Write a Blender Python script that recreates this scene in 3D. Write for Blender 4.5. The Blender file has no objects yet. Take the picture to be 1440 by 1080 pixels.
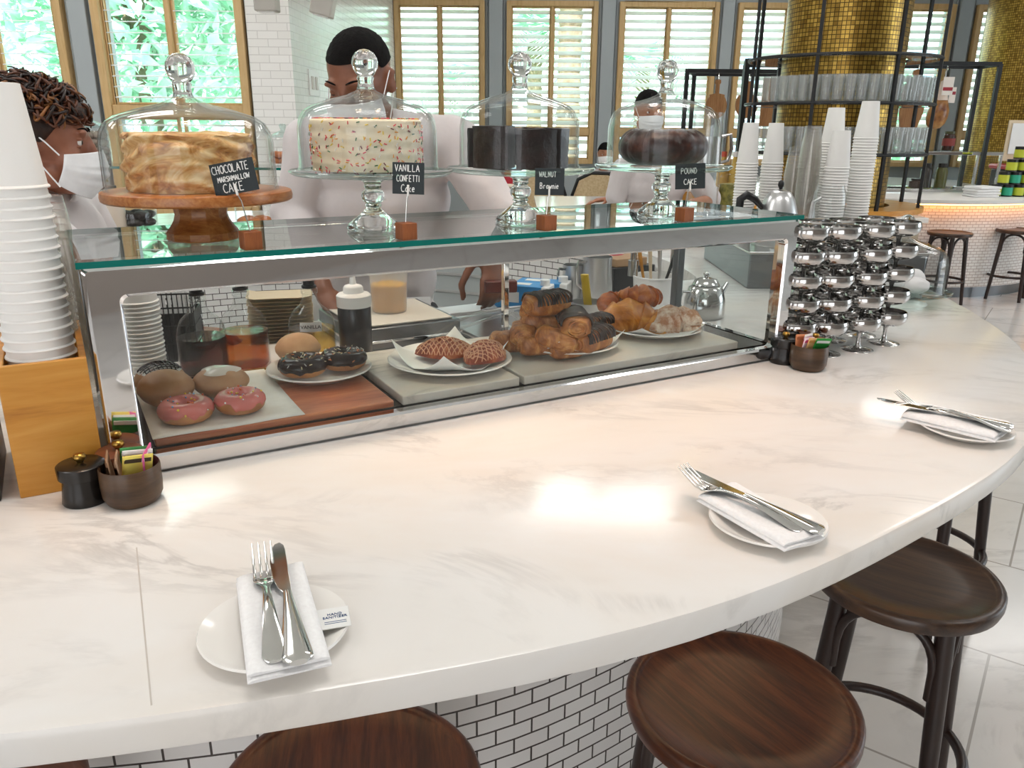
import bpy, bmesh, math, random
from mathutils import Vector, Matrix, Euler, noise
random.seed(7)
PI = math.pi
S = bpy.context.scene
COL = S.collection
# ------------------------------------------------------------------ camera
FPX, PITCH, ROLL, EYE = 1116.5, 0.3156, 0.00864, 1.5
_f = Vector((0, math.cos(PITCH), -math.sin(PITCH)))
_u0 = Vector((0, math.sin(PITCH), math.cos(PITCH)))
_r = Vector((1, 0, 0)) * math.cos(ROLL) + _u0 * math.sin(ROLL)
_u = _u0 * math.cos(ROLL) - Vector((1, 0, 0)) * math.sin(ROLL)
cd = bpy.data.cameras.new('camera')
cam = bpy.data.objects.new('camera', cd)
COL.objects.link(cam)
cd.sensor_width = 36.0
cd.lens = 36.0 * FPX / 1440.0
cd.clip_start = 0.02
cd.clip_end = 300
cam.matrix_world = Matrix(((_r.x, _u.x, -_f.x, 0), (_r.y, _u.y, -_f.y, 0), (_r.z, _u.z, -_f.z, EYE), (0, 0, 0, 1)))
S.camera = cam


def ray(x, y):
    return _f + _r * ((x - 720) / FPX) - _u * ((y - 540) / FPX)


def at(x, y, z=1.0):
    d = ray(x, y)
    return Vector((0, 0, EYE)) + d * ((z - EYE) / d.z)


def atY(x, y, Y):
    d = ray(x, y)
    return Vector((0, 0, EYE)) + d * (Y / d.y)


# case frame: u along the case front, v towards the staff side
YAW = 0.51734
CO = Vector((-0.579, 1.056, 1.0))
EU = Vector((math.cos(YAW), math.sin(YAW), 0))
EV = Vector((-math.sin(YAW), math.cos(YAW), 0))


def cs(u, v, z=0.0):
    return CO + EU * u + EV * v + Vector((0, 0, z))


# ------------------------------------------------------------------ mesh builder
class MB:
    def __init__(s):
        s.V, s.F, s.U, s.M, s.m = [], [], [], [], 0

    def add(s, vs, fs, uvs=None, T=None):
        n = len(s.V)
        for v in vs:
            v = Vector(v)
            s.V.append(T @ v if T is not None else v)
        for k, f in enumerate(fs):
            s.F.append(tuple(i + n for i in f))
            s.U.append(uvs[k] if uvs else None)
            s.M.append(s.m)
        return s

    def box(s, c, d, rz=0, T=None):
        x, y, z = d[0] / 2, d[1] / 2, d[2] / 2
        vs = [Vector((a * x, b * y, e * z)) for e in (-1, 1) for b in (-1, 1) for a in (-1, 1)]
        if rz:
            R = Matrix.Rotation(rz, 3, 'Z')
            vs = [R @ v for v in vs]
        vs = [v + Vector(c) for v in vs]
        return s.add(vs, [(0, 2, 3, 1), (4, 5, 7, 6), (0, 1, 5, 4), (2, 6, 7, 3), (0, 4, 6, 2), (1, 3, 7, 5)], None, T)

    def grid(s, nu, nv, fn, cu=False, cv=False, T=None):
        vs, fs, uv = [], [], []
        for j in range(nv):
            for i in range(nu):
                vs.append(fn(i / (nu if cu else max(nu - 1, 1)), j / (nv if cv else max(nv - 1, 1))))
        for j in range(nv if cv else nv - 1):
            for i in range(nu if cu else nu - 1):
                a, b = i, (i + 1) % nu
                c, d = j, (j + 1) % nv
                fs.append((c * nu + a, c * nu + b, d * nu + b, d * nu + a))
                du, dv = (nu if cu else nu - 1), (nv if cv else nv - 1)
                uv.append(((i / du, j / dv), ((i + 1) / du, j / dv), ((i + 1) / du, (j + 1) / dv), (i / du, (j + 1) / dv)))
        return s.add(vs, fs, uv, T)

    def lathe(s, prof, seg=32, c=(0, 0, 0), T=None, fl=None, closed=False):
        # prof: (r, z) from bottom to top; r = 0 ends become poles
        c = Vector(c)
        vs, fs, rings = [], [], []
        for (r, z) in prof:
            if r < 1e-6:
                rings.append([len(vs)])
                vs.append(c + Vector((0, 0, z)))
            else:
                st = len(vs)
                for i in range(seg):
                    a = 2 * PI * i / seg
                    k = fl(a, r, z) if fl else 1.0
                    vs.append(c + Vector((r * k * math.cos(a), r * k * math.sin(a), z)))
                rings.append(list(range(st, st + seg)))
        pr = list(zip(rings[:-1], rings[1:]))
        if closed:
            pr.append((rings[-1], rings[0]))
        for A, B in pr:
            for i in range(seg):
                j = (i + 1) % seg
                if len(A) == 1 and len(B) == 1:
                    continue
                if len(A) == 1:
                    fs.append((A[0], B[j], B[i]))
                elif len(B) == 1:
                    fs.append((A[i], A[j], B[0]))
                else:
                    fs.append((A[i], A[j], B[j], B[i]))
        return s.add(vs, fs, None, T)

    def cyl(s, c, r, h, seg=24, r2=None, T=None):
        r2 = r if r2 is None else r2
        return s.lathe([(0, 0), (r, 0), (r2, h), (0, h)], seg, c, T)

    def tube(s, pts, r, seg=8, closed=False, flat=1.0, up=None, T=None):
        P = [Vector(p) for p in pts]
        n = len(P)
        if n < 2:
            return s
        R = list(r) if isinstance(r, (list, tuple)) else [r] * n
        vs, fs = [], []
        N = None
        for i in range(n):
            if closed:
                t = P[(i + 1) % n] - P[i - 1]
            else:
                t = P[min(i + 1, n - 1)] - P[max(i - 1, 0)]
            if t.length < 1e-9:
                t = Vector((0, 0, 1))
            t.normalize()
            if up is not None:
                N = Vector(up) - t * t.dot(Vector(up))
                if N.length < 1e-6:
                    N = t.orthogonal()
            elif N is None:
                N = t.orthogonal()
            else:
                N = N - t * t.dot(N)
                if N.length < 1e-6:
                    N = t.orthogonal()
            N.normalize()
            B = t.cross(N)
            for k in range(seg):
                a = 2 * PI * k / seg
                vs.append(P[i] + (N * math.cos(a) * flat + B * math.sin(a)) * R[i])
        m = n if closed else n - 1
        for i in range(m):
            j = (i + 1) % n
            for k in range(seg):
                l = (k + 1) % seg
                fs.append((i * seg + k, i * seg + l, j * seg + l, j * seg + k))
        if not closed:
            fs.append(tuple(range(seg))[::-1])
            fs.append(tuple(range((n - 1) * seg, n * seg)))
        return s.add(vs, fs, None, T)

    def ell(s, c, r, seg=20, ring=12, R=None, T=None, fn=None):
        if not isinstance(r, (tuple, list)):
            r = (r, r, r)
        prof = []
        vs, fs = [], []
        c = Vector(c)
        for j in range(ring + 1):
            t = PI * j / ring
            for i in range(seg):
                a = 2 * PI * i / seg
                v = Vector((math.sin(t) * math.cos(a), math.sin(t) * math.sin(a), -math.cos(t)))
                k = fn(v) if fn else 1.0
                v = Vector((v.x * r[0], v.y * r[1], v.z * r[2])) * k
                if R is not None:
                    v = R @ v
                vs.append(c + v)
        for j in range(ring):
            for i in range(seg):
                l = (i + 1) % seg
                fs.append((j * seg + i, j * seg + l, (j + 1) * seg + l, (j + 1) * seg + i))
        return s.add(vs, fs, None, T)

    def prism(s, poly, z0, z1, T=None):
        n = len(poly)
        vs = [Vector((p[0], p[1], z0)) for p in poly] + [Vector((p[0], p[1], z1)) for p in poly]
        fs = [tuple(range(n))[::-1], tuple(range(n, 2 * n))]
        for i in range(n):
            j = (i + 1) % n
            fs.append((i, j, n + j, n + i))
        return s.add(vs, fs, None, T)

    def mesh(s, name, mats, smooth=40, merge=True):
        me = bpy.data.meshes.new(name)
        me.from_pydata([tuple(v) for v in s.V], [], s.F)
        if not isinstance(mats, (list, tuple)):
            mats = [mats]
        for m in mats:
            me.materials.append(m)
        if len(mats) > 1:
            me.polygons.foreach_set('material_index', s.M)
        if any(u is not None for u in s.U):
            ul = me.uv_layers.new(name='UVMap')
            k = 0
            for f, u in zip(s.F, s.U):
                for q in range(len(f)):
                    if u is not None and q < len(u):
                        ul.data[k].uv = u[q]
                    k += 1
        me.validate()
        if merge:
            bm = bmesh.new()
            bm.from_mesh(me)
            bmesh.ops.remove_doubles(bm, verts=bm.verts, dist=1e-6)
            bmesh.ops.recalc_face_normals(bm, faces=bm.faces)
            bm.to_mesh(me)
            bm.free()
        if smooth:
            me.polygons.foreach_set('use_smooth', [True] * len(me.polygons))
            me.set_sharp_from_angle(angle=math.radians(smooth))
        me.update()
        return me


def tag(o, label=None, cat=None, group=None, kind=None):
    if label:
        o['label'] = label
    if cat:
        o['category'] = cat
    if group:
        o['group'] = group
    if kind:
        o['kind'] = kind
    return o


def obj(name, mb, mats, parent=None, bevel=0, sub=0, solid=0, smooth=40, loc=None, rz=0, label=None, merge=True):
    me = mb.mesh(name, mats, smooth, merge) if isinstance(mb, MB) else mb
    o = bpy.data.objects.new(name, me)
    COL.objects.link(o)
    if parent is not None:
        o.parent = parent
    if loc is not None:
        o.location = loc
    if rz:
        o.rotation_euler = (0, 0, rz)
    if solid:
        m = o.modifiers.new('solid', 'SOLIDIFY')
        m.thickness = solid
        m.offset = 0
    if bevel:
        m = o.modifiers.new('bevel', 'BEVEL')
        m.width = bevel
        m.segments = 2
        m.limit_method = 'ANGLE'
        m.angle_limit = math.radians(35)
    if sub:
        m = o.modifiers.new('sub', 'SUBSURF')
        m.levels = m.render_levels = sub
    if label:
        o['label'] = label
    return o


def thing(name, label, cat, loc=(0, 0, 0), rz=0, group=None, rot=None):
    o = bpy.data.objects.new(name, None)
    COL.objects.link(o)
    o.empty_display_size = 0.05
    o.location = loc
    o.rotation_euler = rot if rot is not None else (0, 0, rz)
    return tag(o, label, cat, group)


def struct(name, mb, mats, **k):
    return tag(obj(name, mb, mats, **k), kind='structure')


def dup(root, loc, rz=0, label=None, group=None, scale=None, rot=None):
    r = root.copy()
    COL.objects.link(r)
    r.location = loc
    r.rotation_euler = rot if rot is not None else (0, 0, rz)
    if scale:
        r.scale = (scale,) * 3 if not isinstance(scale, (tuple, list)) else scale
    if label:
        r['label'] = label
    if group:
        r['group'] = group
    for ch in KIDS_OF(root):
        c = ch.copy()
        COL.objects.link(c)
        c.parent = r
        for g in KIDS_OF(ch):
            d = g.copy()
            COL.objects.link(d)
            d.parent = c
    return r


def KIDS_OF(o):
    return [c for c in bpy.data.objects if c.parent == o]


def rot3(x=0, y=0, z=0):
    return Euler((x, y, z)).to_matrix()


def TR(loc=(0, 0, 0), x=0, y=0, z=0):
    return Matrix.Translation(Vector(loc)) @ Euler((x, y, z)).to_matrix().to_4x4()


def fbm(p, sc=1.0, o=3):
    return noise.fractal(Vector(p) * sc, 1.0, 2.0, o)


# ------------------------------------------------------------------ materials
def hx(h):
    h = h.lstrip('#')
    c = [int(h[i:i + 2], 16) / 255 for i in (0, 2, 4)]
    return tuple((v / 12.92 if v <= 0.04045 else ((v + 0.055) / 1.055) ** 2.4) for v in c) + (1.0,)


class NT:
    def __init__(s, name):
        s.m = bpy.data.materials.new(name)
        s.m.use_nodes = True
        s.t = s.m.node_tree
        s.t.nodes.clear()
        s.out = s.n('ShaderNodeOutputMaterial')

    def n(s, t, **k):
        nd = s.t.nodes.new(t)
        for a, b in k.items():
            setattr(nd, a, b)
        return nd

    def l(s, a, b):
        s.t.links.new(a, b)

    def pr(s, col=None, rough=.5, metal=0, **k):
        p = s.n('ShaderNodeBsdfPrincipled')
        if col is not None:
            p.inputs['Base Color'].default_value = col
        p.inputs['Roughness'].default_value = rough
        p.inputs['Metallic'].default_value = metal
        for a, b in k.items():
            p.inputs[a.replace('_', ' ')].default_value = b
        s.l(p.outputs[0], s.out.inputs[0])
        return p

    def co(s, kind='Object', scale=(1, 1, 1), rot=(0, 0, 0), loc=(0, 0, 0)):
        c = s.n('ShaderNodeTexCoord')
        m = s.n('ShaderNodeMapping')
        m.inputs['Scale'].default_value = scale
        m.inputs['Rotation'].default_value = rot
        m.inputs['Location'].default_value = loc
        s.l(c.outputs[kind], m.inputs[0])
        return m.outputs[0]

    def noise(s, co, scale=5, detail=4, rough=.55, dist=0):
        n = s.n('ShaderNodeTexNoise')
        n.inputs['Scale'].default_value = scale
        n.inputs['Detail'].default_value = detail
        n.inputs['Roughness'].default_value = rough
        n.inputs['Distortion'].default_value = dist
        s.l(co, n.inputs['Vector'])
        return n.outputs[0]

    def ramp(s, fac, stops):
        r = s.n('ShaderNodeValToRGB')
        e = r.color_ramp.elements
        while len(e) < len(stops):
            e.new(0.5)
        for i, (p, c) in enumerate(stops):
            e[i].position = p
            e[i].color = c if len(c) == 4 else tuple(c) + (1,)
        s.l(fac, r.inputs[0])
        return r.outputs[0]

    def bump(s, p, h, strength=.2, dist=.01):
        b = s.n('ShaderNodeBump')
        b.inputs['Strength'].default_value = strength
        b.inputs['Distance'].default_value = dist
        s.l(h, b.inputs['Height'])
        s.l(b.outputs[0], p.inputs['Normal'])


def P(name, col, rough=.5, metal=0, **k):
    t = NT(name)
    t.pr(hx(col) if isinstance(col, str) else col, rough, metal, **k)
    return t.m


def PN(name, c1, c2, rough=.5, scale=8, stretch=(1, 1, 1), detail=5, metal=0, bump=0, lo=.35, hi=.65, dist=0, bs=None, c3=None, **k):
    t = NT(name)
    p = t.pr(None, rough, metal, **k)
    co = t.co('Object', stretch)
    n = t.noise(co, scale, detail, .6, dist)
    st = [(lo, hx(c1)), (hi, hx(c2))] if not c3 else [(lo, hx(c1)), ((lo + hi) / 2, hx(c2)), (hi, hx(c3))]
    t.l(t.ramp(n, st), p.inputs['Base Color'])
    if bump:
        t.bump(p, t.noise(co, bs or scale, detail, .6, dist), bump, .01)
    return t.m


def thin_glass(name, tint=(1, 1, 1, 1), ior=1.45, rough=0.0, refl=1.0, haze=None):
    t = NT(name)
    tr = t.n('ShaderNodeBsdfTransparent')
    tr.inputs[0].default_value = tint
    gl = t.n('ShaderNodeBsdfGlossy')
    gl.inputs['Roughness'].default_value = rough
    lw = t.n('ShaderNodeLayerWeight')
    lw.inputs[0].default_value = .5
    pw = t.n('ShaderNodeMath', operation='POWER')
    pw.inputs[1].default_value = 5
    t.l(lw.outputs['Facing'], pw.inputs[0])
    f0 = ((ior - 1) / (ior + 1)) ** 2
    mu = t.n('ShaderNodeMath', operation='MULTIPLY_ADD')
    mu.inputs[1].default_value = (1 - f0) * refl
    mu.inputs[2].default_value = f0 * refl
    t.l(pw.outputs[0], mu.inputs[0])
    mx = t.n('ShaderNodeMixShader')
    t.l(mu.outputs[0], mx.inputs[0])
    t.l(tr.outputs[0], mx.inputs[1])
    t.l(gl.outputs[0], mx.inputs[2])
    o = mx.outputs[0]
    if haze:
        df = t.n('ShaderNodeBsdfDiffuse')
        df.inputs[0].default_value = (.95, .95, .95, 1)
        m2 = t.n('ShaderNodeMixShader')
        m2.inputs[0].default_value = haze
        t.l(o, m2.inputs[1])
        t.l(df.outputs[0], m2.inputs[2])
        o = m2.outputs[0]
    t.l(o, t.out.inputs[0])
    return t.m


def wood(name, c1, c2, c3=None, rough=.45, scale=3.0, axis='x', bump=.05, ring=9, coat=0.0):
    t = NT(name)
    p = t.pr(None, rough)
    if coat:
        p.inputs['Coat Weight'].default_value = coat
    st = {'x': (.25, 2.5, 2.5), 'y': (2.5, .25, 2.5), 'z': (2.5, 2.5, .25)}[axis]
    co = t.co('Object', st)
    n = t.noise(co, scale * 4, 6, .65, 1.2)
    f = t.noise(co, scale * 30, 3, .6)
    mx = t.n('ShaderNodeMath', operation='MULTIPLY_ADD')
    t.l(f, mx.inputs[0])
    mx.inputs[1].default_value = .35
    t.l(n, mx.inputs[2])
    st = [(.45, hx(c1)), (.85, hx(c2))] if not c3 else [(.42, hx(c1)), (.62, hx(c2)), (.9, hx(c3))]
    t.l(t.ramp(mx.outputs[0], st), p.inputs['Base Color'])
    if bump:
        t.bump(p, f, bump, .004)
    return t.m


def marble(name, base='#f3efe9', vein='#b9b2aa', scale=1.6, rough=.12, warm='#efe3d2', k=.5, coord='Object'):
    t = NT(name)
    p = t.pr(None, rough)
    co = t.co(coord, (1, 1.9, 1), (0, 0, .55))
    n1 = t.noise(co, scale, 6, .62, 2.2)
    ab = t.n('ShaderNodeMath', operation='SUBTRACT')
    t.l(n1, ab.inputs[0])
    ab.inputs[1].default_value = .5
    a2 = t.n('ShaderNodeMath', operation='ABSOLUTE')
    t.l(ab.outputs[0], a2.inputs[0])
    r1 = t.ramp(a2.outputs[0], [(0.0, (1, 1, 1, 1)), (.05, (.12, .12, .12, 1)), (.16, (0, 0, 0, 1))])
    n2 = t.noise(co, scale * .6, 5, .6, 1.0)
    r2 = t.ramp(n2, [(.42, (0, 0, 0, 1)), (.72, (1, 1, 1, 1))])
    m = t.n('ShaderNodeMix', data_type='RGBA')
    m.inputs['A'].default_value = hx(base)
    m.inputs['B'].default_value = hx(warm)
    t.l(r2, m.inputs['Factor'])
    mu = t.n('ShaderNodeMath', operation='MULTIPLY')
    t.l(r1, mu.inputs[0])
    n3 = t.noise(co, scale * 1.7, 3, .5, .5)
    r3 = t.ramp(n3, [(.45, (0, 0, 0, 1)), (.7, (k, k, k, 1))])
    t.l(r3, mu.inputs[1])
    m2 = t.n('ShaderNodeMix', data_type='RGBA')
    t.l(m.outputs['Result'], m2.inputs['A'])
    m2.inputs['B'].default_value = hx(vein)
    t.l(mu.outputs[0], m2.inputs['Factor'])
    t.l(m2.outputs['Result'], p.inputs['Base Color'])
    return t.m, t, p, m2


def tile(name, c='#f1efec', grout='#4a4643', bw=.075, bh=.038, mortar=.004, coord='UV', rough=.25, c2=None, rot=(0, 0, 0), bump=.3):
    t = NT(name)
    p = t.pr(None, rough)
    b = t.n('ShaderNodeTexBrick')
    b.inputs['Color1'].default_value = hx(c)
    b.inputs['Color2'].default_value = hx(c2 or c)
    b.inputs['Mortar'].default_value = hx(grout)
    b.inputs['Scale'].default_value = 1
    b.inputs['Brick Width'].default_value = bw
    b.inputs['Row Height'].default_value = bh
    b.inputs['Mortar Size'].default_value = mortar
    b.inputs['Mortar Smooth'].default_value = .1
    b.inputs['Bias'].default_value = 0
    t.l(t.co(coord, (1, 1, 1), rot), b.inputs['Vector'])
    t.l(b.outputs['Color'], p.inputs['Base Color'])
    if bump:
        iv = t.n('ShaderNodeMath', operation='SUBTRACT')
        iv.inputs[0].default_value = 1
        t.l(b.outputs['Fac'], iv.inputs[1])
        t.bump(p, iv.outputs[0], bump, .002)
    return t.m


M = {}
M['white_paint'] = P('white_paint', '#efeeea', .6)
M['ceiling'] = P('ceiling_paint', '#f2f1ee', .7)
M['grey_paint'] = P('grey_paint', '#a9b0b2', .5)
M['oak'] = wood('oak_frame', '#b8935c', '#cdaa74', '#d6b684', .5, 2, 'z')


def _slat():
    t = NT('shutter_slat')
    d = t.n('ShaderNodeBsdfDiffuse')
    tr = t.n('ShaderNodeBsdfTranslucent')
    mx = t.n('ShaderNodeMixShader')
    mx.inputs[0].default_value = .5
    for q in (d, tr):
        q.inputs[0].default_value = (.92, .92, .92, 1)
    t.l(d.outputs[0], mx.inputs[1])
    t.l(tr.outputs[0], mx.inputs[2])
    t.l(mx.outputs[0], t.out.inputs[0])
    return t.m


M['slat'] = _slat()
M['chrome'] = P('polished_chrome', (.86, .86, .87, 1), .04, 1)
M['steel'] = P('brushed_steel', (.55, .54, .53, 1), .13, 1)
M['brushed'] = P('satin_steel', (.62, .62, .62, 1), .3, 1)
M['steel_dark'] = P('dark_steel', (.2, .21, .22, 1), .3, 1)
M['flatware'] = P('flatware_steel', (.78, .77, .75, 1), .1, 1)
M['black'] = P('black_plastic', '#151517', .35)
M['black_metal'] = P('black_metal', '#17181a', .45)
M['white_plastic'] = P('white_plastic', '#f2f1ee', .35)
M['paper'] = P('white_paper', '#f6f5f3', .7)
M['parch'] = PN('parchment_paper', '#e9e2d6', '#f3eee5', .6, 30)
M['porcelain'] = P('white_porcelain', '#f4f0ea', .12)
M['linen'] = PN('white_linen', '#f3f1f0', '#faf9f8', .85, 200, bump=.15)
M['case_glass'] = thin_glass('case_glass', (.975, .99, .985, 1), 1.42)
M['top_glass'] = thin_glass('top_glass', (.955, .99, .975, 1), 1.6)
M['edge_glass'] = P('teal_glass_edge', '#0c6f66', .08, 0)
M['dome_glass'] = thin_glass('dome_glass', (.965, .975, .975, 1), 1.35)
M['clear_glass'] = thin_glass('clear_glass', (.985, .99, .99, 1), 1.42)
M['glassware'] = thin_glass('glassware', (.975, .985, .985, 1), 1.6, .04, 1.3, .07)
M['clear_plastic'] = thin_glass('clear_plastic', (.97, .965, .95, 1), 1.4, .05, 1, .07)


def _solid_glass(n, col, ior=1.46):
    t = NT(n)
    g = t.n('ShaderNodeBsdfGlass')
    g.inputs['Color'].default_value = col
    g.inputs['IOR'].default_value = ior
    g.inputs['Roughness'].default_value = 0
    t.l(g.outputs[0], t.out.inputs[0])
    return t.m


M['solid_glass'] = _solid_glass('solid_glass', (.97, .99, .985, 1))
M['cup'] = P('paper_cup_white', '#f4f2ee', .55)
M['bentwood'] = wood('dark_bentwood', '#1d1412', '#33211a', None, .35, 2, 'z', .05)
M['seat_red'] = wood('walnut_seat', '#220f09', '#43200f', '#6e3c20', .3, 2.2, 'y', .08)
M['seat_dark'] = wood('worn_dark_seat', '#261b16', '#3a2920', '#5a4230', .3, 1.6, 'y', .05)
M['acacia'] = wood('acacia_wood', '#5b2f13', '#94592a', '#b98147', .3, 4, 'x', .05)
M['box_wood'] = wood('honey_plywood', '#a86a22', '#c98a35', '#d9a04d', .4, 1.2, 'x', .05)
M['block_wood'] = wood('block_wood', '#7a4020', '#9c5a2e', None, .5, 6, 'z')
M['brass'] = P('brass', '#b08a45', .3, 1)
M['chalk'] = P('chalk', '#f4f4f2', .8)
M['slate'] = P('chalkboard_black', '#1d272b', .6)
# ================================================================== SETTING
YL, YB, CEIL = 6.5, 11.0, 4.3
mflo, t_, p_, m2_ = marble('floor_marble', '#dddbd8', '#9d9a98', .9, .16, '#d3d0cb', .6)
_b = t_.n('ShaderNodeTexBrick')
_b.offset = .5
for k_, v_ in (('Scale', 1), ('Brick Width', 1.1), ('Row Height', .62), ('Mortar Size', .004), ('Mortar Smooth', .2)):
    _b.inputs[k_].default_value = v_
t_.l(t_.co('Object', (1, 1, 1), (0, 0, .62)), _b.inputs['Vector'])
_x = t_.n('ShaderNodeMix', data_type='RGBA')
_x.inputs['B'].default_value = hx('#a39e98')
t_.l(m2_.outputs['Result'], _x.inputs['A'])
t_.l(_b.outputs['Fac'], _x.inputs['Factor'])
t_.l(_x.outputs['Result'], p_.inputs['Base Color'])
struct('floor', MB().box((1.0, 1.2, -.05), (20, 10.9, .1)).box((4.68, 8.9, -.05), (12.8, 4.5, .1)), mflo)
struct('ceiling', MB().box((1.0, 1.2, CEIL + .05), (20, 10.9, .1)).box((4.68, 8.9, CEIL + .05), (12.8, 4.5, .1)), M['ceiling'])

M['subway'] = tile('subway_tile', '#efede8', '#cfccc6', .15, .055, .0028, 'UV', .18, '#e8e6e0', bump=.15)


def uvquad(mb, a, b, z0, z1):
    a, b = Vector(a), Vector(b)
    L = (b - a).length
    mb.add([(a.x, a.y, z0), (b.x, b.y, z0), (b.x, b.y, z1), (a.x, a.y, z1)], [(0, 1, 2, 3)], [((0, z0), (L, z0), (L, z1), (0, z1))])
    return mb


XP0 = atY(359, 100, YL).x
XP1 = atY(418, 100, YL).x
XS = atY(557, 100, YB).x
# windows: (outer left px, outer right px, wall y)
WIN = [(-95, 108, YL), (148, 354, YL), (558, 682, YB), (712, 837, YB), (866, 1002, YB), (1028, 1166, YB), (1192, 1324, YB), (1354, 1486, YB)]
WX = [(atY(a, 120, y).x, atY(b, 120, y).x, y) for a, b, y in WIN]
ZL1 = atY(250, 145, YL).z
ZTB, ZBB = atY(760, 2, YB).z, atY(800, 230, YB).z
ZLT, ZLB = 3.55, .8


def wall_with_holes(name, x0, x1, y, holes, zb, zt, mat, th=.25):
    mb = MB()
    xs = x0
    for a, b in holes:
        if a > xs:
            mb.box(((xs + a) / 2, y + th / 2, CEIL / 2), (a - xs, th, CEIL))
        mb.box(((a + b) / 2, y + th / 2, zb / 2), (b - a, th, zb))
        mb.box(((a + b) / 2, y + th / 2, (zt + CEIL) / 2), (b - a, th, CEIL - zt))
        xs = b
    if x1 > xs:
        mb.box(((xs + x1) / 2, y + th / 2, CEIL / 2), (x1 - xs, th, CEIL))
    return struct(name, mb, mat)


wall_with_holes('wall_left_windows', -9, XP0, YL, [(a, b) for a, b, y in WX if y == YL], ZLB, ZLT, M['grey_paint'])
wall_with_holes('wall_far', XS - .3, 11, YB, [(a, b) for a, b, y in WX if y == YB], ZBB, ZTB, M['grey_paint'])
mb = uvquad(uvquad(uvquad(MB(), (XP0, YL + .3, 0), (XP0, YL - .12, 0), 0, CEIL), (XP0, YL - .12, 0), (XP1, YL - .12, 0), 0, CEIL), (XP1, YL - .12, 0), (XS, YB, 0), 0, CEIL)
struct('wall_tiled_return', mb, M['subway'])
struct('wall_west', MB().box((-9.1, 1.2, CEIL / 2), (.2, 10.6, CEIL)), M['white_paint'])
struct('wall_east', MB().box((11.1, 3.5, CEIL / 2), (.2, 15.2, CEIL)), M['white_paint'])
wall_with_holes('wall_rear', -9, 11, -4.25, [], .5, 3.6, P('rear_wall_taupe', '#a99d95', .7))
# pilaster mouldings between the windows
k = 1
for a, b, y in [(WX[0][1], WX[1][0], YL), (WX[1][1], XP0, YL), (XS, WX[2][0], YB)] + [(WX[i][1], WX[i + 1][0], YB) for i in range(2, 7)]:
    w = b - a
    mb = MB()
    c = (a + b) / 2
    if w > .2:
        mb.box((c, y - .03, CEIL / 2), (w * .62, .06, CEIL))
        for sx in (-1, 1):
            mb.box((c + sx * w * .4, y - .015, CEIL / 2), (w * .06, .03, CEIL))
    else:
        mb.box((c, y - .02, CEIL / 2), (w * .7, .04, CEIL))
    struct('trim_%d' % k, mb, M['grey_paint'], bevel=.006)
    k += 1


def shutter(name, x0, x1, z0, z1, y, par, pitch=.062, ang=.42, dep=.058):
    fr = MB()
    s = .018
    fr.box((x0 + s / 2, y, (z0 + z1) / 2), (s, .04, z1 - z0))
    fr.box((x1 - s / 2, y, (z0 + z1) / 2), (s, .04, z1 - z0))
    fr.box(((x0 + x1) / 2, y, z0 + s / 2), (x1 - x0 - 2 * s, .04, s))
    fr.box(((x0 + x1) / 2, y, z1 - s / 2), (x1 - x0 - 2 * s, .04, s))
    o = obj(name, fr, M['oak'], par, bevel=.004)
    sl = MB()
    n = max(2, int((z1 - z0 - 2 * s) / pitch))
    st = (z1 - z0 - 2 * s) / n
    for i in range(n):
        z = z0 + s + (i + .5) * st
        sl.box((0, 0, 0), (x1 - x0 - 2 * s, dep, .007), T=TR(((x0 + x1) / 2, y, z), x=ang))
    obj('louvers', sl, M['slat'], o)
    return o


M['window_glass'] = thin_glass('window_glass', (.93, .985, .985, 1), 1.3)
for i, (a, b, y) in enumerate(WX):
    zb, zt = (ZLB, ZLT) if y == YL else (ZBB, ZTB)
    r = thing('window_%d' % (i + 1), None, None)
    r['kind'] = 'structure'
    fr = MB()
    s = .062
    for x in (a + s / 2, b - s / 2):
        fr.box((x, y - .01, (zb + zt) / 2), (s, .14, zt - zb))
    fr.box(((a + b) / 2, y - .01, zt - s / 2), (b - a - 2 * s, .14, s))
    fr.box(((a + b) / 2, y - .02, zb + s / 2), (b - a - 2 * s, .18, s))
    zm = ZL1 - .06 if y == YL else atY(760, 185, YB).z
    fr.box(((a + b) / 2, y - .01, zm), (b - a - 2 * s, .12, .09))
    mid = (a + b) / 2
    fr.box((mid, y - .012, (zm + zt) / 2), (.034, .10, zt - zm - .05))
    obj('window_frame', fr, M['oak'], r, bevel=.005)
    for x0, x1 in ((a + s, mid - .017), (mid + .017, b - s)):
        shutter('shutter', x0, x1, zm + .045, zt - s, y - .005, r, .075 if y == YL else .092, .12 if y == YL else .62, .058 if y == YL else .08)
        shutter('shutter', x0, x1, zb + s, zm - .045, y - .005, r, .075 if y == YL else .092, .12 if y == YL else .62, .058 if y == YL else .08)
    obj('window_pane', MB().box(((a + b) / 2, y + .15, (zb + zt) / 2), (b - a, .008, zt - zb)), M['window_glass'], r)

# ------------------------------------------------------------------ outside
mg = PN('lawn', '#8fa98a', '#b9cdb0', .9, 2)
struct('ground_outside', MB().box((1, 36, -.35), (120, 49, .1)), mg)
struct('ground_outside_west', MB().box((-28, 8, -.36), (38, 14, .1)), mg)
mb = MB()
mleaf = PN('tree_leaves', '#a3dcbc', '#dcf6e0', .6, 3)
mbark = PN('tree_bark', '#7d6a55', '#a39079', .9, 12, bump=.5)


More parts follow.
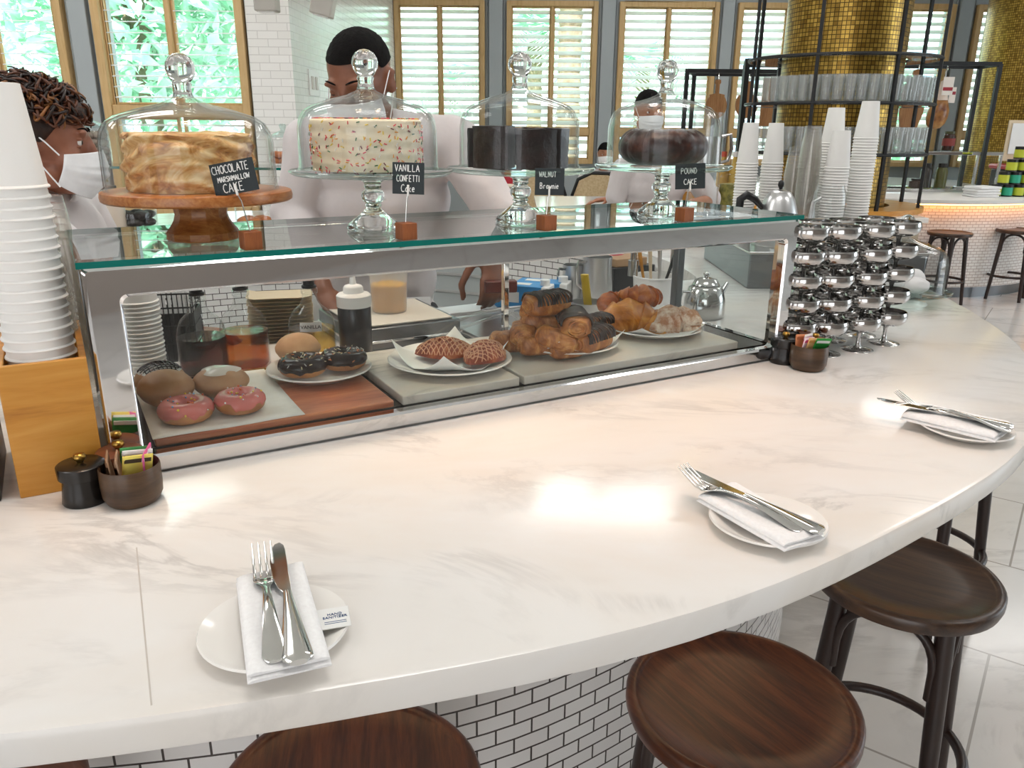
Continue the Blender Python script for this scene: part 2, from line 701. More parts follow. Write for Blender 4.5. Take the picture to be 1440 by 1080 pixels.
def tree(x, y, h, cr, label, n=900, seed=1, ls=.13):
    rd = random.Random(seed)
    t = thing('garden_tree', label, 'tree', (x, y, -.3), 0, 'trees outside the windows')
    tr = MB().tube([(0, 0, 0), (.05, .02, h * .35), (.0, .05, h * .6), (.1, 0, h * .85)], [.16, .13, .1, .04], 10)
    for q in range(5):
        a = rd.uniform(0, 6.28)
        tr.tube([(0, .03, h * .45), (math.cos(a) * cr * .4, math.sin(a) * cr * .4, h * .65), (math.cos(a) * cr * .7, math.sin(a) * cr * .7, h * .8)], [.07, .05, .02], 6)
    obj('trunk', tr, mbark, t)
    fo = MB()
    for q in range(n):
        while True:
            v = Vector((rd.uniform(-1, 1), rd.uniform(-1, 1), rd.uniform(-1, 1)))
            if .25 < v.length < 1:
                break
        v *= 1 + .25 * noise.noise(v * 2.2)
        c = Vector((v.x * cr, v.y * cr, h * .62 + v.z * h * .42))
        R = rot3(rd.uniform(-1, 1), rd.uniform(-1, 1), rd.uniform(0, 6.3))
        L = ls * rd.uniform(.7, 1.4)
        pts = [(-L, 0, 0), (0, -L * .45, .02), (L, 0, 0), (0, L * .45, .02)]
        fo.add([c + R @ Vector(p) for p in pts], [(0, 1, 2, 3)])
    obj('foliage', fo, mleaf, t, merge=False, smooth=0)
    return t


tree(-4.6, 10.5, 5.6, 1.7, 'round leafy tree filling the left window between the two pilasters', 4200, 3)
tree(-8.2, 11.0, 5.2, 1.6, 'leafy tree outside the leftmost window', 3400, 5)
tree(-3.4, 13.2, 6.4, 1.5, 'taller tree behind the round leafy tree in the left window', 2600, 9)


def palm(x, y, h, label, seed, lean=0.0, fr=2.2, tr=.2):
    rd = random.Random(seed)
    t = thing('palm_tree', label, 'palm tree', (x, y, -.3), 0, 'palms outside the far windows')
    tm = MB()
    pts = [(lean * q / 12 * h, 0, h * q / 12) for q in range(13)]
    n = int(h / .12)
    prof = []
    for q in range(n):
        z = q * .12
        prof += [(tr * (1.05 if q % 2 else .95), z), (tr * 1.12, z + .09)]
    tm.lathe(prof + [(0, h)], 12)
    obj('trunk', tm, mbark, t)
    fo = MB()
    for q in range(34):
        a = rd.uniform(0, 6.28)
        el = rd.uniform(-.1, 1.2)
        L = fr * rd.uniform(.8, 1.1)
        sp = []
        for j in range(10):
            s_ = j / 9
            r_ = L * s_ * math.cos(el) * (1 - .1 * s_)
            sp.append(Vector((r_ * math.cos(a), r_ * math.sin(a), h + L * math.sin(el) * s_ - 1.1 * s_ * s_ * L * .6)))
        for j in range(1, 9):
            tn = (sp[j + 1] - sp[j]).normalized()
            sd = tn.cross(Vector((0, 0, 1))).normalized()
            w = .42 * math.sin(PI * (.15 + .8 * j / 9))
            for s_ in (-1, 1):
                for e in (0, .5):
                    b0 = sp[j].lerp(sp[j + 1], e)
                    tip = b0 + sd * s_ * w + tn * w * .6 - Vector((0, 0, w * .35))
                    fo.add([b0, b0 + tn * .05, tip], [(0, 1, 2)])
    obj('fronds', fo, mleaf, t, merge=False, smooth=0)
    return t


palm(atY(800, 120, 14.5).x, 14.5, 7.5, 'thick palm trunk rising past the second far window', 2, 0, 2.4, .19)
palm(atY(752, 90, 17).x, 17, 3.4, 'short palm with a full crown in the second far window', 4, 0, 1.7, .14)
palm(atY(640, 100, 19).x, 19, 2.6, 'low palm in the first far window behind the man at the case', 6, 0, 1.8, .14)
palm(atY(905, 90, 18).x, 18, 3.0, 'low palm in the third far window behind the man with the watch', 8, 0, 1.9, .14)
tree(6.2, 15.5, 3.2, 1.4, 'leafy shrub tree outside the windows behind the wire rack', 2200, 12)
mwallx = P('facade', '#dfe3e6', .8)
mwin = P('facade_window', '#8fa6bb', .2)


def building(x, y, w, d, h, label, nx, nz):
    t = thing('apartment_building', label, 'building', (x, y, -.3), 0, 'buildings outside the windows')
    obj('facade', MB().box((0, 0, h / 2), (w, d, h)), mwallx, t)
    q = MB()
    for i in range(nx):
        for j in range(nz):
            obj('facade_window', MB().box((-w / 2 + w * (i + .5) / nx, -d / 2 - .02, h * (j + .5) / nz), (w / nx * .45, .1, h / nz * .5)), mwin, t)
    return t


building(-1, 33, 12, 5, 13, 'pale apartment block seen through the two middle far windows', 6, 5)
building(12.5, 36, 9, 5, 11, 'pale apartment block seen through the right far windows', 4, 4)
building(-14, 26, 8, 5, 10, 'pale building outside the leftmost window', 3, 4)

# ------------------------------------------------------------------ light
w = bpy.data.worlds.new('sky')
S.world = w
w.use_nodes = True
nt = w.node_tree
nt.nodes.clear()
wo = nt.nodes.new('ShaderNodeOutputWorld')
bg = nt.nodes.new('ShaderNodeBackground')
bg.inputs[0].default_value = (.86, .94, 1.0, 1)
bg.inputs[1].default_value = 3.6
nt.links.new(bg.outputs[0], wo.inputs[0])


def light(name, kind, loc, energy, col=(1, 1, 1), size=1, sy=None, rot=(0, 0, 0), aim=None, **k):
    d = bpy.data.lights.new(name, kind)
    d.energy = energy
    d.color = col
    if kind == 'AREA':
        d.size = size
        if sy:
            d.shape = 'RECTANGLE'
            d.size_y = sy
    elif kind == 'SPOT':
        d.shadow_soft_size = size
        for a, b in k.items():
            setattr(d, a, b)
    elif kind == 'SUN':
        d.angle = size
    o = bpy.data.objects.new(name, d)
    COL.objects.link(o)
    o.location = loc
    o.rotation_euler = rot
    if aim is not None:
        o.rotation_euler = (Vector(aim) - Vector(loc)).to_track_quat('-Z', 'Y').to_euler()
    return o


light('sun', 'SUN', (0, 0, 20), 13, (1, .97, .92), .02, rot=(math.radians(36), math.radians(-10), 0))
# ceiling panels
for i, (x, y) in enumerate([(-3.2, 1.2), (.2, 1.0), (3.6, 1.2), (-2.6, 4.4), (1.0, 4.6), (4.6, 4.6), (1.5, 8.3), (5.6, 8.0), (-5.5, 4.2)]):
    light('ceiling_panel_light', 'AREA', (x, y, CEIL - .03), 27, (1, .985, .965), 1.5, .7)
# added frontal fill in front of the solid, windowless rear wall
for x, e in ((-5.6, 60), (-1.2, 72)):
    light('rear_fill_light', 'AREA', (x, -3.93, 1.5), e, (.95, .97, 1), 3.2, 3.0, rot=(math.radians(90), 0, 0))
# daylight from the side
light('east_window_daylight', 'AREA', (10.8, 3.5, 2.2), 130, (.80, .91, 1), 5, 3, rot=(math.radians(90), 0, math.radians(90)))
# warm lamps over the counter
for x, y, e in ((-.75, .95, 16), (.22, 1.25, 42), (.75, 1.45, 20)):
    light('counter_lamp', 'SPOT', (x, y, 3.6), e * 1.0, (1, .46, .21), .10, aim=(x + .02, y + .05, 1), spot_size=.52, spot_blend=1.0)
# warm pendant spot over the pastry case
light('case_lamp', 'SPOT', (.05, 1.85, 3.7), 85, (1, .70, .46), .1, aim=(.0, 1.66, 1.1), spot_size=.5, spot_blend=1.0)
light('case_lamp', 'SPOT', (-.55, 1.35, 3.7), 70, (1, .70, .46), .1, aim=(-.45, 1.3, 1.1), spot_size=.45, spot_blend=1.0)
S.view_settings.view_transform = 'Standard'
S.view_settings.look = 'None'
S.view_settings.gamma = 1
S.view_settings.use_curve_mapping = False
S.view_settings.exposure = 0.2
S.cycles.use_denoising = True
S.cycles.max_bounces = 14
S.cycles.transparent_max_bounces = 40
S.cycles.transmission_bounces = 14
S.cycles.glossy_bounces = 6
S.cycles.caustics_refractive = False
S.cycles.caustics_reflective = False
S.cycles.sample_clamp_indirect = 6
# ================================================================== BAR RING
CC = Vector((-0.86, 2.75, 0))
_meas = [tuple(at(x, y, 1.0))[:2] for x, y in ((0, 1030), (110, 1019), (219, 1006), (310, 993), (400, 977), (480, 964), (560, 951), (630, 939), (700, 926), (800, 906), (900, 882), (1000, 854), (1084, 825), (1160, 792), (1244, 751), (1300, 722), (1351, 693), (1418, 650), (1440, 634), (1440, 489), (1399, 457), (1355, 431), (1329, 416))]
_pol = sorted((math.atan2(y - CC.y, x - CC.x), math.hypot(x - CC.x, y - CC.y)) for x, y in _meas)
_pol = [(_pol[0][0] - .75, 2.25)] + _pol + [(_pol[-1][0] + .5, 2.2)]


def r_out(th):
    while th < _pol[0][0] - 1e-9:
        th += 2 * PI
    while th > _pol[0][0] + 2 * PI:
        th -= 2 * PI
    if th >= _pol[-1][0]:
        return 2.2
    # gaussian-smoothed interpolation of the measured edge
    sw = sr = 0
    for q in range(-6, 7):
        t = th + q * .02
        t = min(max(t, _pol[0][0]), _pol[-1][0])
        for (a, ra), (b, rb) in zip(_pol[:-1], _pol[1:]):
            if a <= t <= b:
                k_ = (t - a) / (b - a)
                wgt = math.exp(-(q / 3.0) ** 2)
                sr += wgt * (ra + (rb - ra) * k_)
                sw += wgt
                break
    return sr / sw


_cv = (CC - CO).dot(EV)
_d84 = _cv - .84
_th0 = math.atan2(-EV.y, -EV.x)


def r_in(th):
    c = math.cos(th - _th0)
    r = 1.5
    if c > .05:
        r = min(r, _d84 / c)
    return r


NR = 220
mctr, t_, p_, m2_ = marble('counter_marble', '#eeebe7', '#b3aea9', 1.7, .15, '#e8dfd4', .55)


def ring_slab(z0, z1, ro, ri, n=NR):
    mb = MB()
    prof = []
    vs, fs = [], []
    rd = .008
    for i in range(n):
        th = 2 * PI * i / n
        a, b = ro(th), ri(th)
        for r, z in ((b, z0), (a - rd, z0), (a - rd * .3, z0 + rd * .3), (a, z0 + rd), (a, z1 - rd), (a - rd * .3, z1 - rd * .3), (a - rd, z1), (b, z1)):
            vs.append((CC.x + r * math.cos(th), CC.y + r * math.sin(th), z))
    m = 8
    for i in range(n):
        j = (i + 1) % n
        for k_ in range(m):
            l = (k_ + 1) % m
            fs.append((i * m + k_, j * m + k_, j * m + l, i * m + l))
    mb.add(vs, fs)
    return mb


CT = 1.0
ctop = tag(obj('bar_countertop', ring_slab(CT - .042, CT, r_out, r_in), mctr, smooth=35), 'round white marble countertop of the pastry bar with grey and warm veins', 'countertop')
_a, _b2 = at(192, 770, CT), at(213, 992, CT)
obj('joint_line', MB().tube([_a + Vector((0, 0, .0001)), _b2 + Vector((0, 0, .0001))], .0009, 6, flat=.15, up=(0, 0, 1)), P('joint_grout', '#c9c1b8', .6), ctop)
M['mosaic'] = tile('white_mosaic_tile', '#f1eeeb', '#4b4340', .072, .032, .002, 'UV', .22, '#e9e5e2', bump=.2)


def ring_wall(mb, rf, z0, z1, inward=False, n=200, a0=0, a1=2 * PI):
    s = 0
    vs, fs, uv = [], [], []
    prev = None
    acc = []
    for i in range(n + 1):
        th = a0 + (a1 - a0) * i / n
        r = rf(th)
        p = Vector((CC.x + r * math.cos(th), CC.y + r * math.sin(th), 0))
        if prev is not None:
            s += (p - prev).length
        acc.append(s)
        prev = p
        vs += [(p.x, p.y, z0), (p.x, p.y, z1)]
    for i in range(n):
        f = (2 * i, 2 * i + 2, 2 * i + 3, 2 * i + 1)
        u = [(acc[i], z0), (acc[i + 1], z0), (acc[i + 1], z1), (acc[i], z1)]
        if inward:
            f, u = f[::-1], u[::-1]
        fs.append(f)
        uv.append(u)
    mb.add(vs, fs, uv)
    return mb


mb = MB()
ring_wall(mb, lambda t: r_out(t) - .46, .1, CT - .042)
ring_wall(mb, lambda t: r_in(t) + .04, 0.0, CT - .042, True)
bar = thing('bar_counter', 'white mosaic tiled base under the round marble bar', 'bar counter')
obj('tiled_front', mb, M['mosaic'], bar, merge=False, smooth=0)
mb = MB()
ring_wall(mb, lambda t: r_out(t) - .5, 0, .1)
obj('kick_plate', mb, M['steel_dark'], bar, merge=False, smooth=0)
_ml = NT('counter_led')
_e = _ml.n('ShaderNodeEmission')
_e.inputs[0].default_value = (1, .62, .34, 1)
_e.inputs[1].default_value = 5
_ml.l(_e.outputs[0], _ml.out.inputs[0])
obj('light_strip', MB().tube([(CC.x + (r_out(a) - .437) * math.cos(a), CC.y + (r_out(a) - .437) * math.sin(a), CT - .05) for a in [-PI * .85 + PI * q / 70 for q in range(71)]], .006, 6), _ml.m, bar)
# louvred steel front of the under-counter fridge on the far inner side
t0, t1 = [math.atan2(at(x, 380, .75).y - 4.3 + 1.55, 0) if 0 else math.atan2(atY(x, 380, 4.22).y - CC.y, atY(x, 380, 4.22).x - CC.x) for x in (606, 712)]
fr = thing('undercounter_fridge', 'grey louvred fridge front between the man and the tiled inner bar front', 'fridge')
mb = MB()
ring_wall(mb, lambda t: r_in(t) + .0, .05, CT - .06, True, 12, min(t0, t1), max(t0, t1))
ring_wall(mb, lambda t: r_in(t) + .03, .05, CT - .06, False, 12, min(t0, t1), max(t0, t1))
obj('body', mb, M['brushed'], fr, merge=False, smooth=0)
mb = MB()
for q in range(9):
    z = .12 + q * .092
    a0, a1 = min(t0, t1) + .02, max(t0, t1) - .02
    for e in range(6):
        b0, b1 = a0 + (a1 - a0) * e / 6, a0 + (a1 - a0) * (e + 1) / 6
        r0, r1 = r_in(b0), r_in(b1)
        def pt(r, th, z):
            return (CC.x + r * math.cos(th), CC.y + r * math.sin(th), z)
        mb.add([pt(r0 - .004, b0, z + .07), pt(r1 - .004, b1, z + .07), pt(r1 - .03, b1, z), pt(r0 - .03, b0, z), pt(r0 - .004, b0, z), pt(r1 - .004, b1, z)], [(0, 1, 2, 3), (3, 2, 5, 4)])
obj('grille', mb, P('grey_grille', '#9fa3a2', .4, .3), fr, smooth=0)

# ================================================================== DISPLAY CASE
CL, CD, CH = 1.378, .377, .321
case = thing('pastry_case', 'chrome framed glass pastry case on the marble bar holding doughnuts and croissants', 'display case', CO, YAW)


def rrect(x0, x1, z0, z1, r, n=6):
    pts = []
    for cx, cz, a in ((x1 - r, z1 - r, 0), (x0 + r, z1 - r, PI / 2), (x0 + r, z0 + r, PI), (x1 - r, z0 + r, 1.5 * PI)):
        for i in range(n + 1):
            b = a + PI / 2 * i / n
            pts.append((cx + r * math.cos(b), cz + r * math.sin(b)))
    return pts


def plate_ring(mb, x0, x1, z0, z1, ix0, ix1, iz0, iz1, r, th, f):
    O = rrect(x0, x1, z0, z1, .006)
    I = rrect(ix0, ix1, iz0, iz1, r)
    n = len(O)
    vs, fs = [], []
    e = .004
    loops = [(O, 0, 0), (O, th, 0)]
    def inset(L, d):
        cx, cz = sum(p[0] for p in L) / n, sum(p[1] for p in L) / n
        return [(p[0] + (d if p[0] < cx else -d), p[1] + (d if p[1] < cz else -d)) for p in L]
    seq = [(inset(O, 0), th), (inset(O, 0), e), (inset(O, e), 0), (inset(I, -e), 0), (I, e), (I, th)]
    for L, d in seq:
        for p in L:
            vs.append(f(p[0], d, p[1]))
    m = len(seq)
    for k_ in range(m):
        l = (k_ + 1) % m
        for i in range(n):
            j = (i + 1) % n
            fs.append((k_ * n + i, k_ * n + j, l * n + j, l * n + i))
    mb.add(vs, fs)


mb = MB()
plate_ring(mb, 0, CL, .002, CH - .01, .045, CL - .034, .03, CH - .052, .012, .022, lambda x, d, z: (x, d, z))
obj('front_frame', mb, M['chrome'], case, smooth=30)
for nm, u0, s in (('side_frame', 0, 1), ('side_frame', CL, -1)):
    mb = MB()
    plate_ring(mb, .022, CD, .002, CH - .01, .045, CD - .022, .03, CH - .045, .01, .02, (lambda u0, s: lambda x, d, z: (u0 + s * d, x, z))(u0, s))
    obj(nm, mb, M['chrome'], case, smooth=30)
obj('front_glass', MB().box((CL / 2, .012, CH / 2 - .005), (CL - .07, .005, CH - .07)), M['case_glass'], case, smooth=0)
for u in (.011, CL - .011):
    obj('end_glass', MB().box((u, CD / 2 + .01, CH / 2 - .005), (.005, CD - .07, CH - .07)), M['case_glass'], case, smooth=0)
mb = MB()
mb.box((CL / 2, CD - .011, CH - .03), (CL - .04, .02, .04)).box((CL / 2, CD - .011, .016), (CL - .04, .02, .028))
mb.box((CL * .62, CD - .011, CH / 2), (.014, .014, CH - .06))
obj('rear_rail', mb, M['chrome'], case, bevel=.002)
obj('case_floor', MB().box((CL / 2, CD / 2 + .005, .016), (CL - .05, CD - .06, .026)), P('case_floor_dark', '#2b2622', .25), case)
gt = obj('glass_top', MB().box((CL / 2, CD / 2, CH - .0045), (CL + .008, CD + .008, .0088)), M['top_glass'], case, smooth=0)
mb = MB()
x0, x1, y0, y1, zz0, zz1 = -.0045, CL + .0045, -.0045, CD + .0045, CH - .009, CH
mb.box((CL / 2, y0 - .0004, CH - .0045), (CL + .0094, .0012, .009)).box((CL / 2, y1 + .0004, CH - .0045), (CL + .0094, .0012, .009))
mb.box((x0 - .0004, CD / 2, CH - .0045), (.0012, CD + .0094, .009)).box((x1 + .0004, CD / 2, CH - .0045), (.0012, CD + .0094, .009))
obj('glass_edge', mb, M['edge_glass'], gt, smooth=0)
for u in (.012, CL - .012):
    obj('rear_post', MB().box((u, CD - .012, CH / 2 - .004), (.022, .022, CH - .014)), M['steel_dark'], case, bevel=.002)
# boards and papers on the case floor
FZ = CO.z + .0295
mboard, t_, p_, m2_ = marble('board_marble', '#d9d3ca', '#8f8b86', 3.2, .3, '#cfc0ac', .8)


def csthing(name, mb, mat, label, cat, group=None, **k):
    o = obj(name, mb, mat, None, loc=CO, rz=YAW, **k)
    return tag(o, label, cat, group)


csthing('marble_board', MB().box((.582, .18, .0385), (.236, .30, .017)), mboard, 'grey marble board under the plate of lattice turnovers', 'board', None, bevel=.002)
csthing('marble_board', MB().box((.985, .18, .0385), (.55, .30, .017)), mboard, 'long grey marble board under the chocolate croissants and croissants', 'board', None, bevel=.002)
csthing('wooden_board', MB().box((.255, .172, .0365), (.385, .285, .013)), wood('copper_wood', '#7a3a22', '#b5623c', '#d18a5e', .3, 2.5, 'x'), 'reddish wooden board under the parchment and doughnut plate', 'board', None, bevel=.003)
csthing('parchment_sheet', MB().grid(14, 14, lambda a, b: (.06 + a * .232 + .0 * b, .03 + b * .29, .0437 + .0006 * math.sin(a * 9 + b * 7))), M['parch'], 'cream parchment sheet under the pink doughnuts', 'parchment', None, solid=.0006)

# ================================================================== STOOLS
SEATZ = .64


def make_stool(mseat, label, loc, rz, group='bar stools around the marble bar'):
    t = thing('bar_stool', label, 'stool', loc, rz, group)
    R = .182
    prof = [(0, -.034), (R - .02, -.034), (R - .004, -.03), (R, -.018), (R, -.004), (R - .004, 0), (R - .012, .001), (R - .018, -.003), (R - .021, -.006), (R * .6, -.0085), (R * .25, -.011), (0, -.0115)]
    obj('seat', MB().lathe(prof, 56, (0, 0, SEATZ)), mseat, t, smooth=50)
    rt, rb = .135, .19
    for k_ in range(4):
        a = PI / 4 + k_ * PI / 2
        d = Vector((math.cos(a), math.sin(a), 0))
        obj('leg', MB().tube([d * rt + Vector((0, 0, SEATZ - .03)), d * (rt + .4 * (rb - rt)) + Vector((0, 0, .36)), d * rb + Vector((0, 0, 0.0))], [.018, .0175, .014], 14), M['bentwood'], t)
    for k_ in range(4):
        a0, a1 = PI / 4 + k_ * PI / 2, PI / 4 + (k_ + 1) * PI / 2
        p0, p1 = Vector((math.cos(a0), math.sin(a0), 0)) * (rt + .018), Vector((math.cos(a1), math.sin(a1), 0)) * (rt + .018)
        pts = []
        for i in range(17):
            s_ = i / 16
            b = p0.lerp(p1, .08 + .84 * (.5 - .5 * math.cos(PI * s_)))
            b = b * (1 + .05 * math.sin(PI * s_))
            zz = SEATZ - .2 + .158 * (math.sin(PI * s_) ** .55)
            pts.append(b + Vector((0, 0, zz)))
        obj('arch_brace', MB().tube(pts, .0095, 10), M['bentwood'], t)
    rr = .172
    obj('foot_ring', MB().tube([(rr * math.cos(2 * PI * i / 48), rr * math.sin(2 * PI * i / 48), .22) for i in range(48)], .0115, 10, True), M['bentwood'], t)
    return t


st1 = make_stool(M['seat_red'], 'red-brown wooden bar stool right of centre with a scratched seat, tucked under the marble', (at(1043, 985, .635).x, at(1043, 985, .635).y, 0), .55)
st2 = make_stool(M['seat_dark'], 'dark worn bar stool at the right whose arched braces show beside the floor', (at(1272, 806, .635).x, at(1272, 806, .635).y, 0), .95)
p = at(492, 1112, .635)
dup(st1, (p.x, p.y, 0), .15, 'red-brown bar stool at the bottom edge below the folded napkin setting')
p = at(-95, 1158, .635)
dup(st1, (p.x, p.y, 0), 1.0, 'brown bar stool corner at the bottom left edge under the counter')
p = at(1391, 702, .40)
_d = Vector((p.x - CC.x, p.y - CC.y, 0)).normalized()
dup(st2, (p.x - _d.x * .165, p.y - _d.y * .165, 0), math.atan2(_d.y, _d.x) - PI / 4, 'dark bar stool behind the worn one, only its leg showing past the counter edge')

# ================================================================== PLACE SETTINGS
def make_plate(r=.075, h=.014):
    return MB().lathe([(0, .003), (r * .55, .003), (r * .6, 0), (r * .66, .0015), (r * .9, h * .75), (r, h), (r * .985, h + .0025), (r * .9, h * .75 + .0035), (r * .66, .006), (0, .006)], 56)


def fork_meshes():
    h = MB()
    n = 26
    def w(s_):  # along the handle 0 (butt) .. 1 (shoulder)
        return .0095 * (1 - s_) ** 1.3 + .0028 + .0065 * max(0, (s_ - .86) / .14) ** 1.5 - (.006 * max(0, .06 - s_) / .06)
    def zc(s_):
        return .004 + .010 * math.sin(s_ * PI * .95) ** 1.0 * (s_ ** .6)
    L = .128
    vs = []
    prof = 8
    for i in range(n):
        s_ = i / (n - 1)
        y = -.095 + s_ * L
        t_ = .0017 if s_ < .8 else .0012
        for q in range(prof):
            a = 2 * PI * q / prof
            vs.append((w(s_) * math.cos(a), y, zc(s_) + t_ * math.sin(a) * (1.0 if math.sin(a) < 0 else 1.0)))
    fs = []
    for i in range(n - 1):
        for q in range(prof):
            l = (q + 1) % prof
            fs.append((i * prof + q, i * prof + l, (i + 1) * prof + l, (i + 1) * prof + q))
    fs.append(tuple(range(prof)))
    fs.append(tuple(range((n - 1) * prof, n * prof))[::-1])
    h.add(vs, fs)
    hd = MB()
    def z2(y):
        k_ = (y - .033) / .062
        return .006 - .007 * math.sin(PI * min(1, k_ * 1.2)) + .012 * k_ ** 2
    def pal(a, b):
        y = .028 + b * .022
        ww = .0035 + .009 * min(1, b * 1.6) ** .6
        return ((a - .5) * 2 * ww, y, z2(y) + .0015 * (1 - (2 * a - 1) ** 2) * -1)
    hd.grid(9, 8, pal)
    hd2 = MB()
    for q in range(4):
        x = (q - 1.5) * .0066
        hd2.tube([(x, .047, z2(.047)), (x, .06, z2(.06)), (x * 1.0, .078, z2(.078)), (x, .094, z2(.094))], [.0022, .002, .0017, .0008], 8)
    return h, hd, hd2


def make_fork(label, loc, rz, tilt, group, src=[None]):
    t = thing('fork', label, 'fork', loc, 0, group, (tilt, 0, rz))
    if src[0] is None:
        h, hd, ti = fork_meshes()
        src[0] = (h.mesh('handle', M['flatware'], 50), hd.mesh('palm', M['flatware'], 60), ti.mesh('tines', M['flatware'], 60))
    obj('handle', src[0][0], None, t)
    hd = obj('head', src[0][1], None, t, solid=.0016)
    obj('tines', src[0][2], None, hd)
    return t


def make_knife(label, loc, rz, tilt, group):
    t = thing('table_knife', label, 'knife', loc, 0, group, (tilt, 0, rz))
    mb = MB()
    n, pf = 24, 10
    vs, fs = [], []
    for i in range(n):
        s_ = i / (n - 1)
        y = -.105 + s_ * .112
        w_ = .0105 * (1 - s_) ** 1.1 + .0048 - .007 * max(0, .05 - s_) / .05
        th = .0035
        for q in range(pf):
            a = 2 * PI * q / pf
            vs.append((w_ * math.cos(a), y, .005 + th * math.sin(a)))
    for i in range(n - 1):
        for q in range(pf):
            l = (q + 1) % pf
            fs.append((i * pf + q, i * pf + l, (i + 1) * pf + l, (i + 1) * pf + q))
    fs += [tuple(range(pf)), tuple(range((n - 1) * pf, n * pf))[::-1]]
    mb.add(vs, fs)
    obj('handle', mb, M['flatware'], t, smooth=50)
    pts = [(.0045, .004), (.005, .02)]
    outl = [(.0045, .005), (.005, .09), (.004, .1), (.0, .107), (-.006, .104), (-.0115, .09), (-.0135, .065), (-.0125, .035), (-.009, .018), (-.0045, .008)]
    obj('blade', MB().prism(outl, .0042, .0058), M['flatware'], t, bevel=.0005)
    return t


def napkin(corners, label, z0=1.0165, th=.013):
    c = [at(x, y, z0 + th * .6) for x, y in corners]
    mb = MB()
    o = sum((Vector(q) for q in c), Vector()) / 4
    def layer(ins, za, zb, ph):
        P4 = [Vector((o.x + (q.x - o.x) * (1 - ins), o.y + (q.y - o.y) * (1 - ins), 0)) for q in c]
        def top(a, b):
            v = P4[0].lerp(P4[1], a).lerp(P4[3].lerp(P4[2], a), b)
            e = min(a, 1 - a) * 2
            e2 = min(b, 1 - b) * 2
            rr = (1 - (1 - min(1, e * 5)) ** 2) * .6 + .4
            rr2 = (1 - (1 - min(1, e2 * 7)) ** 2) * .6 + .4
            return Vector((v.x, v.y, za + (zb - za) * rr * rr2 + .0007 * math.sin(a * 7 + b * 5 + ph)))
        def bot(a, b):
            v = P4[0].lerp(P4[1], a).lerp(P4[3].lerp(P4[2], a), b)
            return Vector((v.x, v.y, za))
        N = 21
        mb.grid(N, N, top)
        mb.grid(N, N, bot)
        edge = [(i / (N - 1), 0) for i in range(N)] + [(1, i / (N - 1)) for i in range(1, N)] + [(1 - i / (N - 1), 1) for i in range(1, N)] + [(0, 1 - i / (N - 1)) for i in range(1, N - 1)]
        E1 = [top(a, b) for a, b in edge]
        E0 = [bot(a, b) for a, b in edge]
        m = len(edge)
        mb.add(E0 + E1, [(i, (i + 1) % m, m + (i + 1) % m, m + i) for i in range(m)])
    layer(0.0, z0, z0 + th * .5, 0)
    layer(.025, z0 + th * .5 - .0005, z0 + th, 2)
    return tag(obj('napkin', mb, M['linen'], None, smooth=60), label, 'napkin', 'folded napkins on the bread plates')


def setting(pc, nap, fk, kn, where, zc=1.0305):
    p = at(pc[0], pc[1], 1.01)
    tag(obj('bread_plate', make_plate(), M['porcelain'], None, loc=(p.x, p.y, 1.0), smooth=50), 'small white plate under the napkin, ' + where, 'plate', 'place setting plates')
    napkin(nap, 'white napkin folded under fork and knife, ' + where)
    for fn, ends, nm in ((make_fork, fk, 'fork'), (make_knife, kn, 'table knife')):
        a, b = at(ends[0][0], ends[0][1], zc + .012), at(ends[1][0], ends[1][1], zc)
        d = a - b
        L = .19 if nm == 'fork' else .212
        b0 = .095 if nm == 'fork' else .105
        rz = math.atan2(d.y, d.x) - PI / 2
        c = b + Vector((d.x, d.y, 0)).normalized() * b0
        fn('silver %s lying on the folded napkin, %s' % (nm, where), (c.x, c.y, zc), rz, .05, nm + 's on the napkins')


setting((387, 884), [(347, 953), (466, 926), (426, 788), (331, 812)], ((369, 780), (387, 929)), ((395, 775), (420, 931)), 'at the left front of the bar')
setting((1079, 734), [(1104, 768), (1161, 750), (1030, 677), (980, 697)], ((967, 666), (1128, 745)), ((979, 662), (1156, 747)), 'at the middle right of the bar')
setting((1357, 602), [(1400, 616), (1427, 596), (1285, 565), (1266, 584)], ((1266, 559), (1421, 607)), ((1254, 562), (1425, 600)), 'at the far right of the bar')
# sanitizer sachet on the left plate
q = [at(x, y, 1.0185) for x, y in ((452, 889), (482, 884), (491, 848), (447, 853))]
c = sum(q, Vector()) / 4
sa = thing('sanitizer_sachet', 'flat white sachet with blue print leaning on the left plate beside the napkin', 'sachet', (c.x, c.y, 1.0175), math.atan2(q[1].y - q[0].y, q[1].x - q[0].x))
obj('sachet', MB().box((0, 0, 0), (.034, .036, .0012)), M['white_plastic'], sa, bevel=.0005)


def text(name, body, size, mat, parent, loc, rot=(0, 0, 0), extrude=.0003, align='CENTER'):
    cu = bpy.data.curves.new(name, 'FONT')
    cu.body = body
    cu.size = size
    cu.extrude = extrude
    cu.align_x = align
    cu.align_y = 'CENTER'
    tmp = bpy.data.objects.new('tmp_text', cu)
    COL.objects.link(tmp)
    dg = bpy.context.evaluated_depsgraph_get()
    dg.update()
    me = bpy.data.meshes.new_from_object(tmp.evaluated_get(dg))
    bpy.data.objects.remove(tmp)
    me.materials.clear()
    me.materials.append(mat)
    o = bpy.data.objects.new(name, me)
    COL.objects.link(o)
    o.parent = parent
    o.location = loc
    o.rotation_euler = rot
    return o


mblue = P('print_blue', '#2c4d7c', .6)
text('print', 'HAND\nSANITIZER', .0052, mblue, sa, (.002, .003, .0008))
for k_ in range(2):
    obj('fine_print', MB().box((.002, -.007 - .003 * k_, .0007), (.022, .0008, .0002)), mblue, sa)

